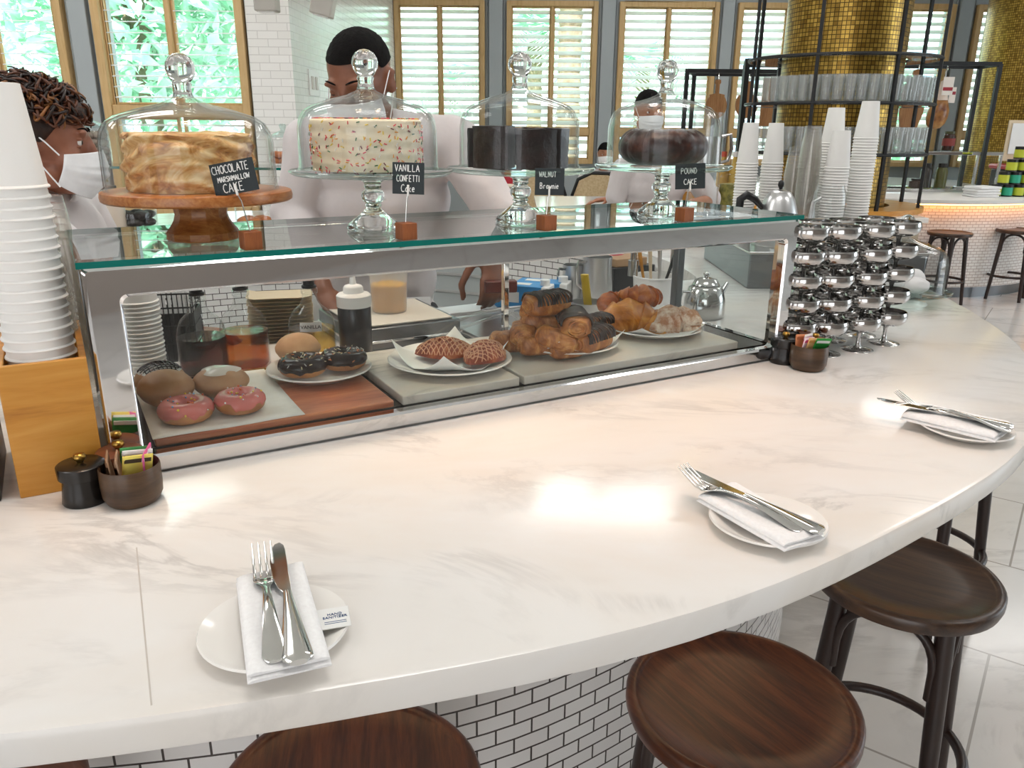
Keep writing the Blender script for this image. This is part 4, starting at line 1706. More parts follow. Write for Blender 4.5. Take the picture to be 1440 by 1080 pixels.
def pain_meshes():
    L, W, H = .05, .034, .026
    def body(a, b):
        th = a * 2 * PI
        x = (b - .5) * 2
        e = (1 - abs(x) ** 6) ** .25 if abs(x) < 1 else 0
        e = max(e, .62)
        rdg = 1 + .02 * math.sin(th * 9 + 2.0 * x)
        c_, s_ = math.cos(th), math.sin(th)
        sq = (abs(c_) ** 3 + abs(s_) ** 3) ** (-1 / 3)
        k_ = e * rdg * (1 + .06 * fbm((x * 2, c_, s_), 1.3, 2))
        return (x * L, W * c_ * sq * k_ * .92, H + H * s_ * sq * k_ * .95)
    mb = MB().grid(40, 30, body, cu=True)
    n = len(mb.V)
    # spiral end caps
    for s_ in (-1, 1):
        mb.grid(24, 6, lambda a, b: (s_ * (L + .004 * (1 - b) * (1 + .4 * math.sin(b * 20))), W * .6 * b * math.cos(a * 2 * PI), H + H * .6 * b * math.sin(a * 2 * PI)), cu=True)
        pts = []
        for q in range(46):
            k_ = q / 45
            rr_ = .12 + .82 * k_
            an = k_ * 2.6 * 2 * PI
            pts.append((s_ * (L + .0035 * (1 - k_)), W * .68 * rr_ * math.cos(an), H + H * .68 * rr_ * math.sin(an)))
        mb.tube(pts, .0022, 6)
    st = MB()
    for q in range(13):
        x = -.043 + q * .0072
        pts = []
        for k_ in range(13):
            th = .12 + (PI - .24) * k_ / 12
            c_, s_ = math.cos(th), math.sin(th)
            sq = (abs(c_) ** 3 + abs(s_) ** 3) ** (-1 / 3)
            pts.append((x + .002 * math.sin(k_ * .9 + q), W * c_ * sq * .94, H + H * s_ * sq * .975))
        st.tube(pts, .0024 + .0006 * math.sin(q * 2.7), 6)
    return mb.mesh('body', mcro, 70), st.mesh('stripe', mdark, 70)


PB, PS = pain_meshes()


def pain(label, px_, py_, dz, rz, tilt=0.0, roll=0.0, stripes=True, sc=.9):
    p = at(px_, py_, FZ + dz)
    t = thing('chocolate_croissant', label, 'pastry', p, 0, 'chocolate croissants in the heap', (roll, tilt, rz))
    t.scale = (sc,) * 3
    obj('body', PB, None, t)
    if stripes:
        obj('chocolate_stripes', PS, None, t)
    return t


Y = YAW
pain('striped chocolate croissant on top at the back of the heap', 768, 443, .098, Y + .1, 0, 0, True, .95)
pain('chocolate croissant end-on, upper left of the heap just below the top one', 757, 452, .079, Y + .25, .1, 0, False, .82)
pain('chocolate croissant in the middle of the left side of the heap', 760, 470, .055, Y - .35, .15, 0, False, .85)
pain('striped chocolate croissant facing forward with a big spiral end, right of the heap top', 806, 471, .062, Y + 1.15, 0, 0, True, 1.0)
pain('chocolate croissant lying left in the heap with its round end out', 736, 482, .040, Y + 1.0, 0, 0, False, .85)
pain('flat chocolate croissant at the far left foot of the heap', 719, 494, .022, Y - .3, 0, 0, False, .85)
pain('chocolate croissant at the front left foot of the heap', 757, 498, .024, Y - .2, 0, 0, False, .85)
pain('chocolate croissant slanting down the front of the heap', 779, 490, .041, Y - .75, .25, 0, False, .8)
pain('striped chocolate croissant at the front right foot of the heap', 829, 494, .026, Y + .35, 0, 0, True, 1.0)
pain('chocolate croissant half hidden at the back right of the heap', 834, 470, .03, Y + .2, 0, 0, True, .85)
pain('small chocolate croissant at the front edge of the heap', 796, 503, .020, Y - .1, 0, 0, False, .7)


def croissant_mesh(mat, R0=.034, L=1.9, bend=.045, seg=7, fat=1.0):
    def f(a, b):
        th = a * 2 * PI
        s_ = (b - .5) * 2
        an = s_ * L / 2
        cx, cy = bend * math.sin(an) * 1.25, -bend * (1 - math.cos(an)) * 1.2
        tx, ty = math.cos(an), -math.sin(an)
        env = max(0.02, 1 - abs(s_) ** 1.9) ** .75
        ph = (abs(s_) * seg / 2) % 1
        stp = 1 + .26 * (1 - ph) ** 1.5 - .08
        r = R0 * env * stp * fat * (1 + .04 * fbm((s_ * 3, math.cos(th), math.sin(th)), 1.5, 2))
        c_, sn = math.cos(th), math.sin(th)
        nx, ny = -ty, tx
        z = max(-.62, sn * .85)
        return (cx + nx * r * c_, cy + ny * r * c_, R0 * .6 + r * z)
    return MB().grid(36, 90, f, cu=True).mesh('croissant', mat, 60)


t_ = NT('golden_crust')
p_ = t_.pr(None, .35)
co_ = t_.co('Object')
t_.l(t_.ramp(t_.noise(co_, 22, 6, .65, 1.2), [(.28, hx('#8a4616')), (.46, hx('#c67a2a')), (.62, hx('#e0a04a')), (.8, hx('#f0c98a'))]), p_.inputs['Base Color'])
t_.bump(p_, t_.noise(co_, 60, 4, .6), .3, .003)
mgold = t_.m
t_ = NT('brown_crust')
p_ = t_.pr(None, .35)
t_.l(t_.ramp(t_.noise(t_.co('Object'), 30, 6, .65, 1.2), [(.28, hx('#6b2c10')), (.5, hx('#a9581f')), (.75, hx('#d08a44'))]), p_.inputs['Base Color'])
t_.bump(p_, t_.noise(t_.co('Object'), 70, 4, .6), .4, .003)
mbrn = t_.m
t_ = NT('almond_crust')
p_ = t_.pr(None, .6)
a_ = t_.ramp(t_.noise(t_.co('Object'), 20, 5, .6), [(.3, hx('#a86a48')), (.7, hx('#cf9a72'))])
f_ = t_.ramp(t_.noise(t_.co('Object'), 34, 6, .7), [(.42, (0, 0, 0, 1)), (.62, (1, 1, 1, 1))])
x_ = t_.n('ShaderNodeMix', data_type='RGBA')
t_.l(a_, x_.inputs['A'])
x_.inputs['B'].default_value = hx('#efdcc8')
t_.l(f_, x_.inputs['Factor'])
t_.l(x_.outputs['Result'], p_.inputs['Base Color'])
malm = t_.m
CG, CB, CA = croissant_mesh(mgold, .031, 3.0, .046, 9), croissant_mesh(mbrn, .027, 2.0), croissant_mesh(malm, .036, 2.4, .045, 5)


def croissant(label, me, px_, py_, dz, rot, sc=1.0, cat='croissant'):
    p = at(px_, py_, FZ + dz)
    o = bpy.data.objects.new('croissant', me)
    COL.objects.link(o)
    o.location = p
    o.rotation_euler = rot
    o.scale = (sc,) * 3
    return tag(o, label, cat, 'croissants on the right plate')


croissant('dark brown croissant on top at the back of the right plate', CB, 902, 428, .076, (0, -.12, .35 + PI), 1.1)
croissant('small dark croissant peeking out left at the back of the right plate', CB, 857, 432, .066, (0, -.2, .9), .85)
croissant('golden croissant leaning forward with both tips towards the front', CG, 882, 453, .040, (.8, 0, .1), 1.25)
croissant('sugar dusted almond croissant at the front of the right plate', CA, 941, 464, .024, (.3, 0, .3), 1.05)
croissant('sugar dusted almond croissant at the back of the right plate', CA, 958, 458, .036, (0, 0, -.4), .8)
croissant('almond croissant tip at the right edge of the right plate', CA, 968, 468, .022, (0, 0, -.7), .55)
# ================================================================== helpers for placing behind the case
def proj(P):
    d = Vector(P) - Vector((0, 0, EYE))
    k_ = d.dot(_f)
    return 720 + FPX * d.dot(_r) / k_, 540 - FPX * d.dot(_u) / k_


def colv(px_, v, z=0.0):
    """point on the line v = const, height z above the bar, that sits at image column px_"""
    lo, hi = -1.5, 4.0
    for _ in range(50):
        m = (lo + hi) / 2
        if proj(cs(m, v, z))[0] < px_:
            lo = m
        else:
            hi = m
    return cs(lo, v, z)


def zfor(P, py):
    """height above P at which the vertical line through P reaches image row py"""
    lo, hi = -2.0, 3.0
    for _ in range(50):
        m = (lo + hi) / 2
        if proj((P[0], P[1], P[2] + m))[1] > py:
            lo = m
        else:
            hi = m
    return lo


# ================================================================== PAPER CUPS
def cup_mesh(name, mat, rt, rb, h, rim=.0022, wall=.0008):
    # inverted: rim at z = 0, closed base at the top
    pr = [(rt - .001, .0), (rt + rim, .0005), (rt + rim * 1.2, .002), (rt + rim * .6, .004), (rt, .0045), (rb, h), (rb - .002, h + .0006), (0, h - .003)]
    return MB().lathe(pr, 36).mesh(name, mat, 45)


CUPM = cup_mesh('paper_cup', M['cup'], .041, .029, .125)
CUPS = cup_mesh('paper_cup', M['cup'], .037, .0255, .138)
CUPC = cup_mesh('plastic_cup', M['clear_plastic'], .04, .028, .115)


def cup_stack(me, name, label, group, p, n, pitch, lean=(0, 0), cat='cup', sc=1.0, flip=0):
    for k_ in range(n):
        o = bpy.data.objects.new(name, me)
        COL.objects.link(o)
        o.location = (p[0] + lean[0] * k_ * pitch + .0006 * math.sin(k_ * 2.3), p[1] + lean[1] * k_ * pitch, p[2] + k_ * pitch)
        o.rotation_euler = (PI if flip else 0, 0, k_ * 1.3)
        o.location.z += flip
        o.scale = (sc, sc, sc)
        tag(o, label, cat, group)


# box at the left end with the foreground cup stack
t = thing('wooden_cup_box', 'open honey coloured plywood box at the left end of the bar holding white cups', 'box', cs(-.118, .0), YAW)
bw, bd, bh, th = .108, .25, .19, .009
obj('front_panel', MB().box((bw / 2, th / 2, bh / 2), (bw, th, bh)), M['box_wood'], t, bevel=.0015)
for x in (th / 2, bw - th / 2):
    obj('side_panel', MB().box((x, bd / 2 + th / 2, bh / 2), (th, bd - th, bh)), M['box_wood'], t, bevel=.001)
for y in (.115, bd + .004):
    obj('divider', MB().box((bw / 2, y, bh / 2), (bw - 2 * th, th * .8, bh - .002)), M['box_wood'], t, bevel=.001)
obj('bottom', MB().box((bw / 2, bd / 2, .005), (bw - 2 * th, bd - .01, .008)), M['box_wood'], t)
p = cs(-.118 + bw / 2, .061)
zt = zfor(p, 113)
n = 20
cup_stack(CUPM, 'paper_cup', 'large white paper cup in the tall foreground stack standing in the wooden box', 'white cups in the wooden box', (p.x, p.y, 1.0 + .145), max(4, int((zt - .145 - .125) / .0135) + 1), .0135, sc=1.04)
p = cs(-.118 + bw / 2 + .012, .185)
cup_stack(CUPC, 'plastic_cup', 'clear plastic cup in the stack behind the tall white cups in the wooden box', 'clear cups in the wooden box', (p.x, p.y, 1.13), 12, .011, cat='cup')
KR = cup_mesh('paper_cup', P('kraft_cup', '#b89a78', .6), .036, .026, .1)
p = cs(-.10, .36)
cup_stack(KR, 'paper_cup', 'tan paper cup stacked behind the clear cups left of the case', 'tan cups left of the case', (p.x, p.y, 1.0), 16, .011)
p = cs(-.03, .40)
cup_stack(CUPC, 'plastic_cup', 'clear plastic cup in the tall stack between the woman and the case', 'clear cups left of the case', (p.x, p.y, 1.0), 22, .0125)
t = thing('black_crate', 'dark crate at the left edge beside the wooden box', 'crate', cs(-.30, .0), YAW)
obj('body', MB().box((.08, .1, .09), (.16, .2, .18)), M['black'], t, bevel=.004)
obj('rim', MB().box((.08, .1, .183), (.166, .206, .008)), M['steel_dark'], t, bevel=.002)

# stack of cups seen through the glass, bottles and tools behind the case
p = colv(209, .50)
cup_stack(CUPS, 'paper_cup', 'white paper cup in the stack seen through the left end of the case', 'cups behind the case glass', p, 20, .0085)
M['bottle_glass'] = thin_glass('bottle_glass', (.93, .95, .945, 1), 1.5)


def bottle(label, px_, v, ytop, ylev, col, lab=None, r=.05):
    p = colv(px_, v)
    H_ = zfor(p, ytop) - .02
    L_ = max(.05, zfor(p, ylev))
    t = thing('syrup_bottle', label, 'bottle', p, YAW - .3, 'syrup bottles behind the case')
    hs = H_ * .66
    pr = [(0, 0), (r - .004, 0), (r, .006), (r, hs - .03), (r * .93, hs - .008), (r * .75, hs + .008), (r * .45, hs + .021), (.0165, hs + .032), (.0145, hs + .045), (.0145, H_ - .012), (.0175, H_ - .01), (.0175, H_), (0, H_)]
    obj('glass', MB().lathe(pr, 40), M['bottle_glass'], t, smooth=50)
    q = [(0, .004), (r - .006, .004), (r - .0025, .009), (r - .0025, min(L_, hs - .03)), (0, min(L_, hs - .03))]
    ms = thin_glass('syrup_' + col[1:], hx(col), 1.33, .02, .6, .04)
    obj('syrup', MB().lathe(q, 40), ms, t, smooth=40)
    obj('pour_spout', MB().lathe([(0, H_ + .0005), (.0135, H_ + .0005), (.0155, H_ + .002), (.0155, H_ + .006), (.012, H_ + .008), (.012, H_ + .016), (.017, H_ + .018), (.017, H_ + .022), (.004, H_ + .026), (.004, H_ + .04), (0, H_ + .04)], 20), M['black'], t, smooth=40)
    if lab:
        mb = MB().grid(14, 2, lambda a, b: ((r + .0008) * math.sin((a - .5) * .9), -(r + .0008) * math.cos((a - .5) * .9), .083 + .02 * b))
        l = obj('label', mb, M['paper'], t)
        text('lettering', lab, .0105, M['black'], l, (0, -r - .0012, .093), (PI / 2, 0, 0))
    return t


bottle('syrup bottle with very dark brown syrup, leftmost of three', 289, .50, 402, 470, '#9a5a44')
bottle('syrup bottle with amber brown syrup, middle of three', 348, .51, 395, 452, '#dd9a52')
bottle('syrup bottle with golden syrup and a VANILLA label, right of three', 442, .46, 392, 450, '#eed694', 'VANILLA')
# squeeze bottle
p = colv(502, .44)
H_ = zfor(p, 430)
t = thing('squeeze_bottle', 'dark sauce squeeze bottle with a white nozzle cap behind the case', 'bottle', p)
r = .036
obj('body', MB().lathe([(0, 0), (r - .003, 0), (r, .004), (r, H_ - .004), (r - .002, H_), (0, H_)], 36), P('dark_sauce', '#2f2c2e', .3), t, smooth=40)
obj('cap', MB().lathe([(0, H_), (r + .001, H_), (r + .001, H_ + .024), (r - .003, H_ + .028), (.022, H_ + .03), (.021, H_ + .041), (.018, H_ + .045), (.0075, H_ + .048), (.004, H_ + .078), (.002, H_ + .08), (0, H_ + .08)], 32), M['white_plastic'], t, smooth=40)
# paper trays
p = colv(398, .70)
mtray = P('kraft_tray', '#e4cfae', .65)
me = MB().grid(16, 12, lambda a, b: ((a - .5) * .15, (b - .5) * .10, .002 + .0055 * (max(0, abs(a - .5) * 2 - .75) / .25 + max(0, abs(b - .5) * 2 - .7) / .3) ** .8)).mesh('paper_tray', mtray, 60)
ntr = max(8, int(zfor(p, 412) / .0085))
for k_ in range(ntr):
    o = bpy.data.objects.new('paper_tray', me)
    COL.objects.link(o)
    o.location = (p.x + .001 * math.sin(k_ * 3), p.y, 1.0 + k_ * .0085)
    o.rotation_euler = (0, 0, YAW - .25 + .035 * math.sin(k_ * 5))
    tag(o, 'cream paper tray in the stack between the amber and vanilla syrup bottles', 'tray', 'paper trays behind the bottles')
# wire caddy with stirrers and straws
p = colv(245, .66)
t = thing('straw_caddy', 'black wire caddy of straws and napkins behind the dark syrup bottle', 'caddy', p, YAW - .3)
mb = MB()
for z in (.002, .04, .08, .12, .15):
    mb.tube([(-.06, -.05, z), (.06, -.05, z), (.06, .05, z), (-.06, .05, z)], .002, 6, True)
for k_ in range(13):
    x = -.06 + k_ * .01
    mb.tube([(x, -.05, .002), (x, -.05, .15)], .0012, 5).tube([(x, .05, .002), (x, .05, .15)], .0012, 5)
obj('wire_basket', mb, M['black_metal'], t)
mb = MB()
for yy in (-.048, .048):
    mb.box((0, yy, .055), (.116, .002, .105))
for xx in (-.058, .058):
    mb.box((xx, 0, .055), (.002, .094, .105))
obj('liner', mb, M['black'], t)
for k_ in range(26):
    x, y = -.052 + .0083 * (k_ % 13), -.025 + .05 * (k_ // 13)
    s_ = tag(obj('straw', MB().tube([(0, 0, 0), (.006 * math.sin(k_), .004, .215 + .01 * math.sin(k_ * 3))], .0038, 8), M['paper'] if k_ % 13 > 3 else mtray, None, loc=p + Matrix.Rotation(YAW - .3, 3, 'Z') @ Vector((x, y, .004))), 'white or tan paper straw standing in the black wire caddy', 'straw', 'straws in the wire caddy')
# steel chiller box with cream mat and tub
u0, u1, v0, v1 = .53, .80, .49, .76
t = thing('steel_chiller_box', 'low steel box behind the case with a cream mat on its lid', 'box', cs((u0 + u1) / 2, (v0 + v1) / 2), YAW)
obj('body', MB().box((0, 0, .026), (u1 - u0, v1 - v0, .052)), M['steel_dark'], t, bevel=.003)
obj('trim', MB().box((0, 0, .02), (u1 - u0 + .006, v1 - v0 + .006, .006)), M['chrome'], t, bevel=.001)
obj('mat', MB().box((0, 0, .0545), (u1 - u0 - .03, v1 - v0 - .03, .004)), P('cream_mat', '#d9d2c4', .6), t, bevel=.001)
p = colv(548, .63, .057)
H_ = zfor(p, 376)
t = thing('plastic_tub', 'translucent tub of yellow filling on the cream mat', 'tub', p)
mt_ = NT('frosted_tub')
mt_.pr(hx('#f4efe2'), .35, 0, **{'Transmission_Weight': .25})
r = .047
obj('shell', MB().lathe([(0, 0), (r * .86, 0), (r * .9, .004), (r, H_), (r + .003, H_), (r + .003, H_ - .006), (r - .0005, H_ - .0065)], 40), thin_glass('tub_plastic', (.96, .94, .88, 1), 1.4, .15, 1, .34), t, smooth=50)
obj('filling', MB().lathe([(0, .003), (r * .84, .003), (r * .88, .006), (r * .93, H_ * .55), (r * .93, H_ * .62), (r * .6, H_ * .66), (0, H_ * .7)], 40, fl=lambda a, r_, z: 1), P('mango_filling', '#f0b52c', .35), t, smooth=50)
# steel tray with tongs
t = thing('steel_tray', 'shallow steel tray behind the turnovers holding tongs', 'tray', cs(.97, .56), YAW)
mb = MB().box((0, 0, .003), (.30, .26, .004))
mb.tube([(-.15, -.13, .012), (.15, -.13, .012), (.15, .13, .012), (-.15, .13, .012)], .006, 8, True)
obj('pan', mb, M['brushed'], t, bevel=.002)
t = thing('tongs', 'clear plastic serving tongs lying across the steel tray behind the turnovers', 'tongs', cs(.80, .46, .012), YAW + .15)
for s_ in (-1, 1):
    obj('arm', MB().tube([(-.12, s_ * .004, .006), (-.04, s_ * .02, .03), (.04, s_ * .03, .045), (.12, s_ * .024, .05), (.16, s_ * .01, .03), (.17, 0, .01)], [.006, .006, .006, .007, .009, .01], 8, flat=.4), M['clear_plastic'], t)
t = thing('pastry_knife', 'black handled knife lying on the edge of the steel box', 'knife', cs(.70, .462, .0), YAW - .6)
obj('handle', MB().tube([(0, .05, .012), (0, -.01, .012)], .008, 8, flat=.7), M['black'], t)
obj('blade', MB().box((0, -.075, .011), (.02, .13, .0015)), M['flatware'], t)
# milk cartons
mcart = P('carton_blue', '#2b8fd0', .4)
for k_, (px_, v, lb) in enumerate(((772, .68, 'left'), (797, .70, 'right'))):
    p = colv(px_, v)
    t = thing('milk_carton', 'blue and white milk carton lying on its side behind the pastries, %s of two' % lb, 'carton', p, YAW + .75, 'lying milk cartons')
    obj('carton', MB().box((0, .08, .034), (.068, .13, .066)), mcart, t, bevel=.002)
    obj('gable', MB().grid(5, 2, lambda a, b: (0, 0, 0)) if 0 else MB().add([(-.034, .145, .001), (.034, .145, .001), (.034, .145, .067), (-.034, .145, .067), (-.034, .185, .034), (.034, .185, .034)], [(0, 1, 5, 4), (2, 3, 4, 5), (1, 2, 5), (3, 0, 4), (0, 3, 2, 1)]), mcart, t)
    obj('base_panel', MB().box((0, .005, .034), (.0685, .022, .0665)), M['white_plastic'], t, bevel=.003)
    obj('spout_cap', MB().lathe([(0, 0), (.014, 0), (.014, .016), (0, .016)], 20, T=TR((0, .013, .0675), 0, 0, 0)), M['white_plastic'], t, smooth=40)
    obj('print', MB().box((-.0345, .10, .034), (.0008, .04, .03)), M['white_plastic'], t)
    obj('print', MB().box((0, .09, .0675), (.03, .07, .0006)), M['white_plastic'], t)


def pitcher(label, px_, v, H_, r, rz):
    p = colv(px_, v)
    t = thing('milk_pitcher', label, 'pitcher', p, rz, 'steel milk pitchers')
    pr = [(0, 0), (r, 0), (r * 1.02, .006), (r * .98, H_ * .4), (r * .9, H_ * .75), (r * .92, H_), (r * .89, H_), (r * .87, H_ * .75), (r * .94, .01), (0, .008)]
    obj('body', MB().lathe(pr, 36), M['brushed'], t, smooth=50)
    obj('handle', MB().tube([(-r * .9, 0, H_ * .9), (-r * 1.55, 0, H_ * .93), (-r * 1.65, 0, H_ * .8), (-r * 1.6, 0, H_ * .45), (-r * 1.0, 0, H_ * .3)], .006, 8, flat=.5), M['steel'], t)
    return t


pitcher('small steel milk pitcher behind the milk cartons', 806, .76, .105, .037, YAW + .1)
pitcher('large steel milk pitcher right of the small one behind the case', 838, .70, .135, .047, YAW + .1)
p = colv(826, .52)
t = thing('steel_canister', 'low steel canister with a yellow handled spatula beside the heaped pastries', 'canister', p)
obj('body', MB().lathe([(0, 0), (.045, 0), (.046, .05), (.044, .05), (.042, .006), (0, .006)], 32), M['brushed'], t, smooth=40)
t = thing('spatula', 'spatula with a yellow handle standing in the steel canister', 'spatula', (p.x, p.y, 1.008))
obj('handle', MB().tube([(0.0, 0, .03), (-.012, .0, .115)], .0135, 10, flat=.5), P('yellow_plastic', '#c9a91e', .4), t)
obj('blade', MB().box((.003, 0, .015), (.024, .0015, .03)), M['steel'], t)
p = colv(918, .58)
t = thing('utensil_tub', 'white tub of spoons and spatulas behind the croissants', 'tub', p)
obj('body', MB().lathe([(0, 0), (.056, 0), (.062, .085), (.064, .085), (.0635, .089), (.059, .089), (.054, .006), (0, .006)], 36), M['white_plastic'], t, smooth=40)
for k_, (dx, dy, lx, ly, nm, lb, m_) in enumerate(((-.02, 0, -.035, 0, 'spoon', 'wooden', M['box_wood']), (-.005, .012, -.012, .01, 'spoon', 'pale wooden', mtray), (.012, -.004, -.004, 0, 'spatula', 'steel', M['brushed']), (.022, .012, .05, .01, 'spoon', 'black', M['black']))):
    q = tag(obj('serving_' + nm, MB().tube([(dx * .6, dy * .6, .008), (dx * 1.2 + lx * .3, dy + ly * .3, .09), (dx + lx, dy + ly, .19)], [.004, .005, .009], 8, flat=.5), m_, None, loc=p), '%s serving %s standing in the white utensil tub' % (lb, nm), nm, 'utensils in the white tub')
t = thing('tablet_stand', 'dark box with a tan card block behind the pitchers', 'box', colv(878, .82), YAW)
obj('base', MB().box((0, 0, .04), (.16, .1, .08)), M['black'], t, bevel=.003)
obj('card_block', MB().box((-.01, 0, .0925), (.12, .09, .025)), P('tan_card', '#a98560', .6), t, bevel=.002)
t = thing('sponge_holder', 'red rounded holder behind the large milk pitcher', 'holder', colv(862, .86), YAW)
obj('body', MB().ell((0, 0, .06), (.05, .03, .06), 24, 14), P('red_plastic', '#b3152c', .35), t, smooth=80)
# faucet, teapot near the right end
p = cs(1.57, .62)
t = thing('faucet', 'chrome gooseneck faucet behind the right end of the case', 'faucet', p, YAW)
pts = [(0, 0, 0), (0, 0, .16)] + [(-.075 + .075 * math.cos(a), 0, .16 + .085 * math.sin(a)) for a in [PI * q / 12 for q in range(1, 13)]] + [(-.15, 0, .12)]
obj('neck', MB().tube(pts, .009, 12), M['steel'], t, smooth=60)
obj('spray_head', MB().cyl((-.15, 0, .085), .015, .045, 20), M['steel'], t)
obj('base', MB().cyl((0, 0, 0), .024, .012, 24), M['steel'], t)
p = cs(1.50, .40)
t = thing('teapot', 'small steel teapot with a loop handle behind the right end of the case', 'teapot', p, YAW + .1)
obj('body', MB().lathe([(0, 0), (.05, 0), (.056, .012), (.055, .05), (.046, .082), (.036, .09), (0, .09)], 36), M['steel'], t, smooth=60)
obj('lid', MB().lathe([(0, .0905), (.037, .0905), (.03, .104), (.012, .11), (.006, .112), (.009, .119), (.006, .125), (0, .126)], 32), M['steel'], t, smooth=60)
obj('handle', MB().tube([(-.05, 0, .075), (-.09, 0, .08), (-.1, 0, .05), (-.08, 0, .02), (-.052, 0, .02)], .004, 8), M['steel'], t)
obj('spout', MB().tube([(.05, 0, .04), (.075, 0, .07), (.088, 0, .085)], [.012, .008, .006], 10), M['steel'], t)

# ================================================================== STEEL COUPES
def coupe_meshes():
    R, H_ = .045, .08
    bowl = [(0, .0445), (.006, .0445), (.022, .0455), (.036, .050), (.0435, .058), (.0455, .067), (.0445, .0755), (.0425, .08), (.0413, .0797), (.043, .075), (.0438, .067), (.042, .059), (.035, .0522), (.02, .0475), (0, .0472)]
    stem = [(.0095, .046), (.0065, .043), (.0048, .036), (.0048, .022), (.0062, .012), (.012, .006)]
    foot = [(.0115, .0062), (.024, .0035), (.0365, .0012), (.0372, .0003), (.036, 0), (0, 0)]
    return [MB().lathe(q, 40).mesh(nm, M['steel'], 55) for q, nm in ((bowl, 'bowl'), (stem, 'stem'), (foot, 'foot'))]


CM = coupe_meshes()
stacks = [('rightmost stack, closest to the glass dome', at(1241, 482, 1.0)), ('second stack from the right, standing clear in front', at(1204, 491, 1.0)), ('stack just behind the right sugar bowl', at(1158, 497, 1.0)), ('stack half hidden by the right case post', at(1116, 499, 1.0)), ('back stack between the two clear front stacks', at(1209, 471, 1.0)), ('back stack behind the sugar bowl stack', at(1168, 478, 1.0)), ('back stack directly behind the case post', at(1128, 482, 1.0))]
lev = ['bottom', 'second from bottom', 'middle', 'second from top', 'top']
for lb, p in stacks:
    for k_ in range(5):
        t = thing('steel_coupe', 'steel dessert coupe, %s of the %s' % (lev[k_], lb.replace(', closest to the glass dome', '').replace(', standing clear in front', '').replace('back stack between the two clear front stacks', 'back stack between two front stacks').replace('back stack behind the sugar bowl stack', 'back stack right of the post').replace('stack half hidden', 'stack half hidden')), 'coupe', (p.x + .0012 * math.sin(k_ * 2 + p.x * 9), p.y, 1.0 + k_ * .0536), 0, 'stacked steel coupes')
        for me, nm in zip(CM, ('bowl', 'stem', 'foot')):
            obj(nm, me, None, t)

# ================================================================== GLASS DOME AT THE RIGHT, SERVICE BOX, KETTLE, CARAFE, CUP STACKS
p = at(1258, 424, 1.0)
t = thing('white_cake_stand', 'low white cake stand under the glass dome behind the coupes', 'cake stand', (p.x, p.y, 1.0))
obj('plate', MB().lathe([(0, .03), (.13, .03), (.15, .036), (.152, .039), (.13, .0345), (0, .034)], 56), M['cast_glass'], t, smooth=50)
obj('base', MB().lathe([(0, 0), (.09, 0), (.085, .006), (.04, .014), (.035, .03), (0, .03)], 40), M['porcelain'], t, smooth=50)
make_dome('large glass dome behind the steel coupes at the right', (p.x, p.y, 1.0392), .128, .108)
for q, (dx, dy, s_) in enumerate(((-.035, -.02, 1), (.045, .03, .9), (.03, -.05, .7))):
    tag(obj('wrapped_cake', MB().ell((0, 0, .034 * s_), (.055 * s_, .045 * s_, .034 * s_), 28, 16, fn=lambda v: 1 + .12 * fbm(v + Vector((q, 0, 0)), 2.2, 3)), P('wrap_white', '#f3eceb', .6), None, loc=(p.x + dx, p.y + dy, 1.0355), smooth=70), 'white paper wrapped cake %s under the right glass dome' % ('at the left', 'at the back', 'at the front')[q], 'cake', 'wrapped cakes under the right dome')
b0, b1 = atY(1020, 330, 2.95), atY(1222, 330, 2.95)
t = thing('service_box', 'low steel service box under the stacked cups behind the case', 'box', ((b0.x + b1.x) / 2, 2.86, 1.0))
obj('body', MB().box((0, 0, .056), (b1.x - b0.x + .04, .62, .112)), M['steel_dark'], t, bevel=.004)
obj('lid', MB().box((0, 0, .116), (b1.x - b0.x + .05, .63, .008)), M['steel'], t, bevel=.002)
BZ = 1.1202


def pxz(px_, py_, Y, z):
    """x so that the vertical line at depth Y passes image point (px_, py_)"""
    return atY(px_, py_, Y).x


def rstack(me, name, label, group, px_, py_, Y, ytop, hcup, pitch, sc=1.0):
    x = atY(px_, py_, Y).x
    zt = zfor((x, Y, BZ), ytop)
    n = max(3, int((zt - hcup * sc) / pitch) + 1)
    cup_stack(me, name, label, group, (x, Y, BZ), n, pitch, sc=sc)


rstack(CUPS, 'paper_cup', 'slim white paper cup in the leftmost stack behind the case, left of the kettle', 'cups in the leftmost right-hand stack', 1049, 250, 2.92, 169, .138, .0098)
rstack(CUPS, 'paper_cup', 'slim white paper cup in the stack directly behind the kettle lid', 'cups in the stack behind the kettle', 1084, 250, 2.96, 172, .138, .0098)
rstack(CUPC, 'plastic_cup', 'clear plastic cup in the shorter narrow stack right of the kettle', 'clear cups in the shorter stack', 1113, 270, 3.04, 206, .115, .0125, .85)
rstack(CUPC, 'plastic_cup', 'clear plastic cup in the taller stack behind the glass carafe', 'clear cups in the taller stack', 1136, 250, 2.94, 176, .115, .0115, .95)
rstack(CUPM, 'paper_cup', 'white paper cup in the stack hidden between two taller cup stacks', 'cups in the half hidden stack', 1168, 220, 3.08, 150, .125, .0098)
rstack(CUPM, 'paper_cup', 'white paper cup in the wide stack behind the carafe', 'cups in the wide stack behind the carafe', 1174, 260, 2.88, 181, .125, .0098)
rstack(CUPM, 'paper_cup', 'white paper cup in the tallest stack right of the carafe', 'cups in the tallest stack', 1206, 280, 2.95, 141, .125, .0098)
x = atY(1094, 300, 2.72).x
t = thing('kettle', 'brushed steel gooseneck kettle with a black handle behind the case', 'kettle', (x, 2.72, BZ), PI + .1)
obj('body', MB().lathe([(0, 0), (.078, 0), (.08, .006), (.068, .09), (.05, .15), (.035, .172), (.018, .181), (0, .182)], 40), M['brushed'], t, smooth=50)
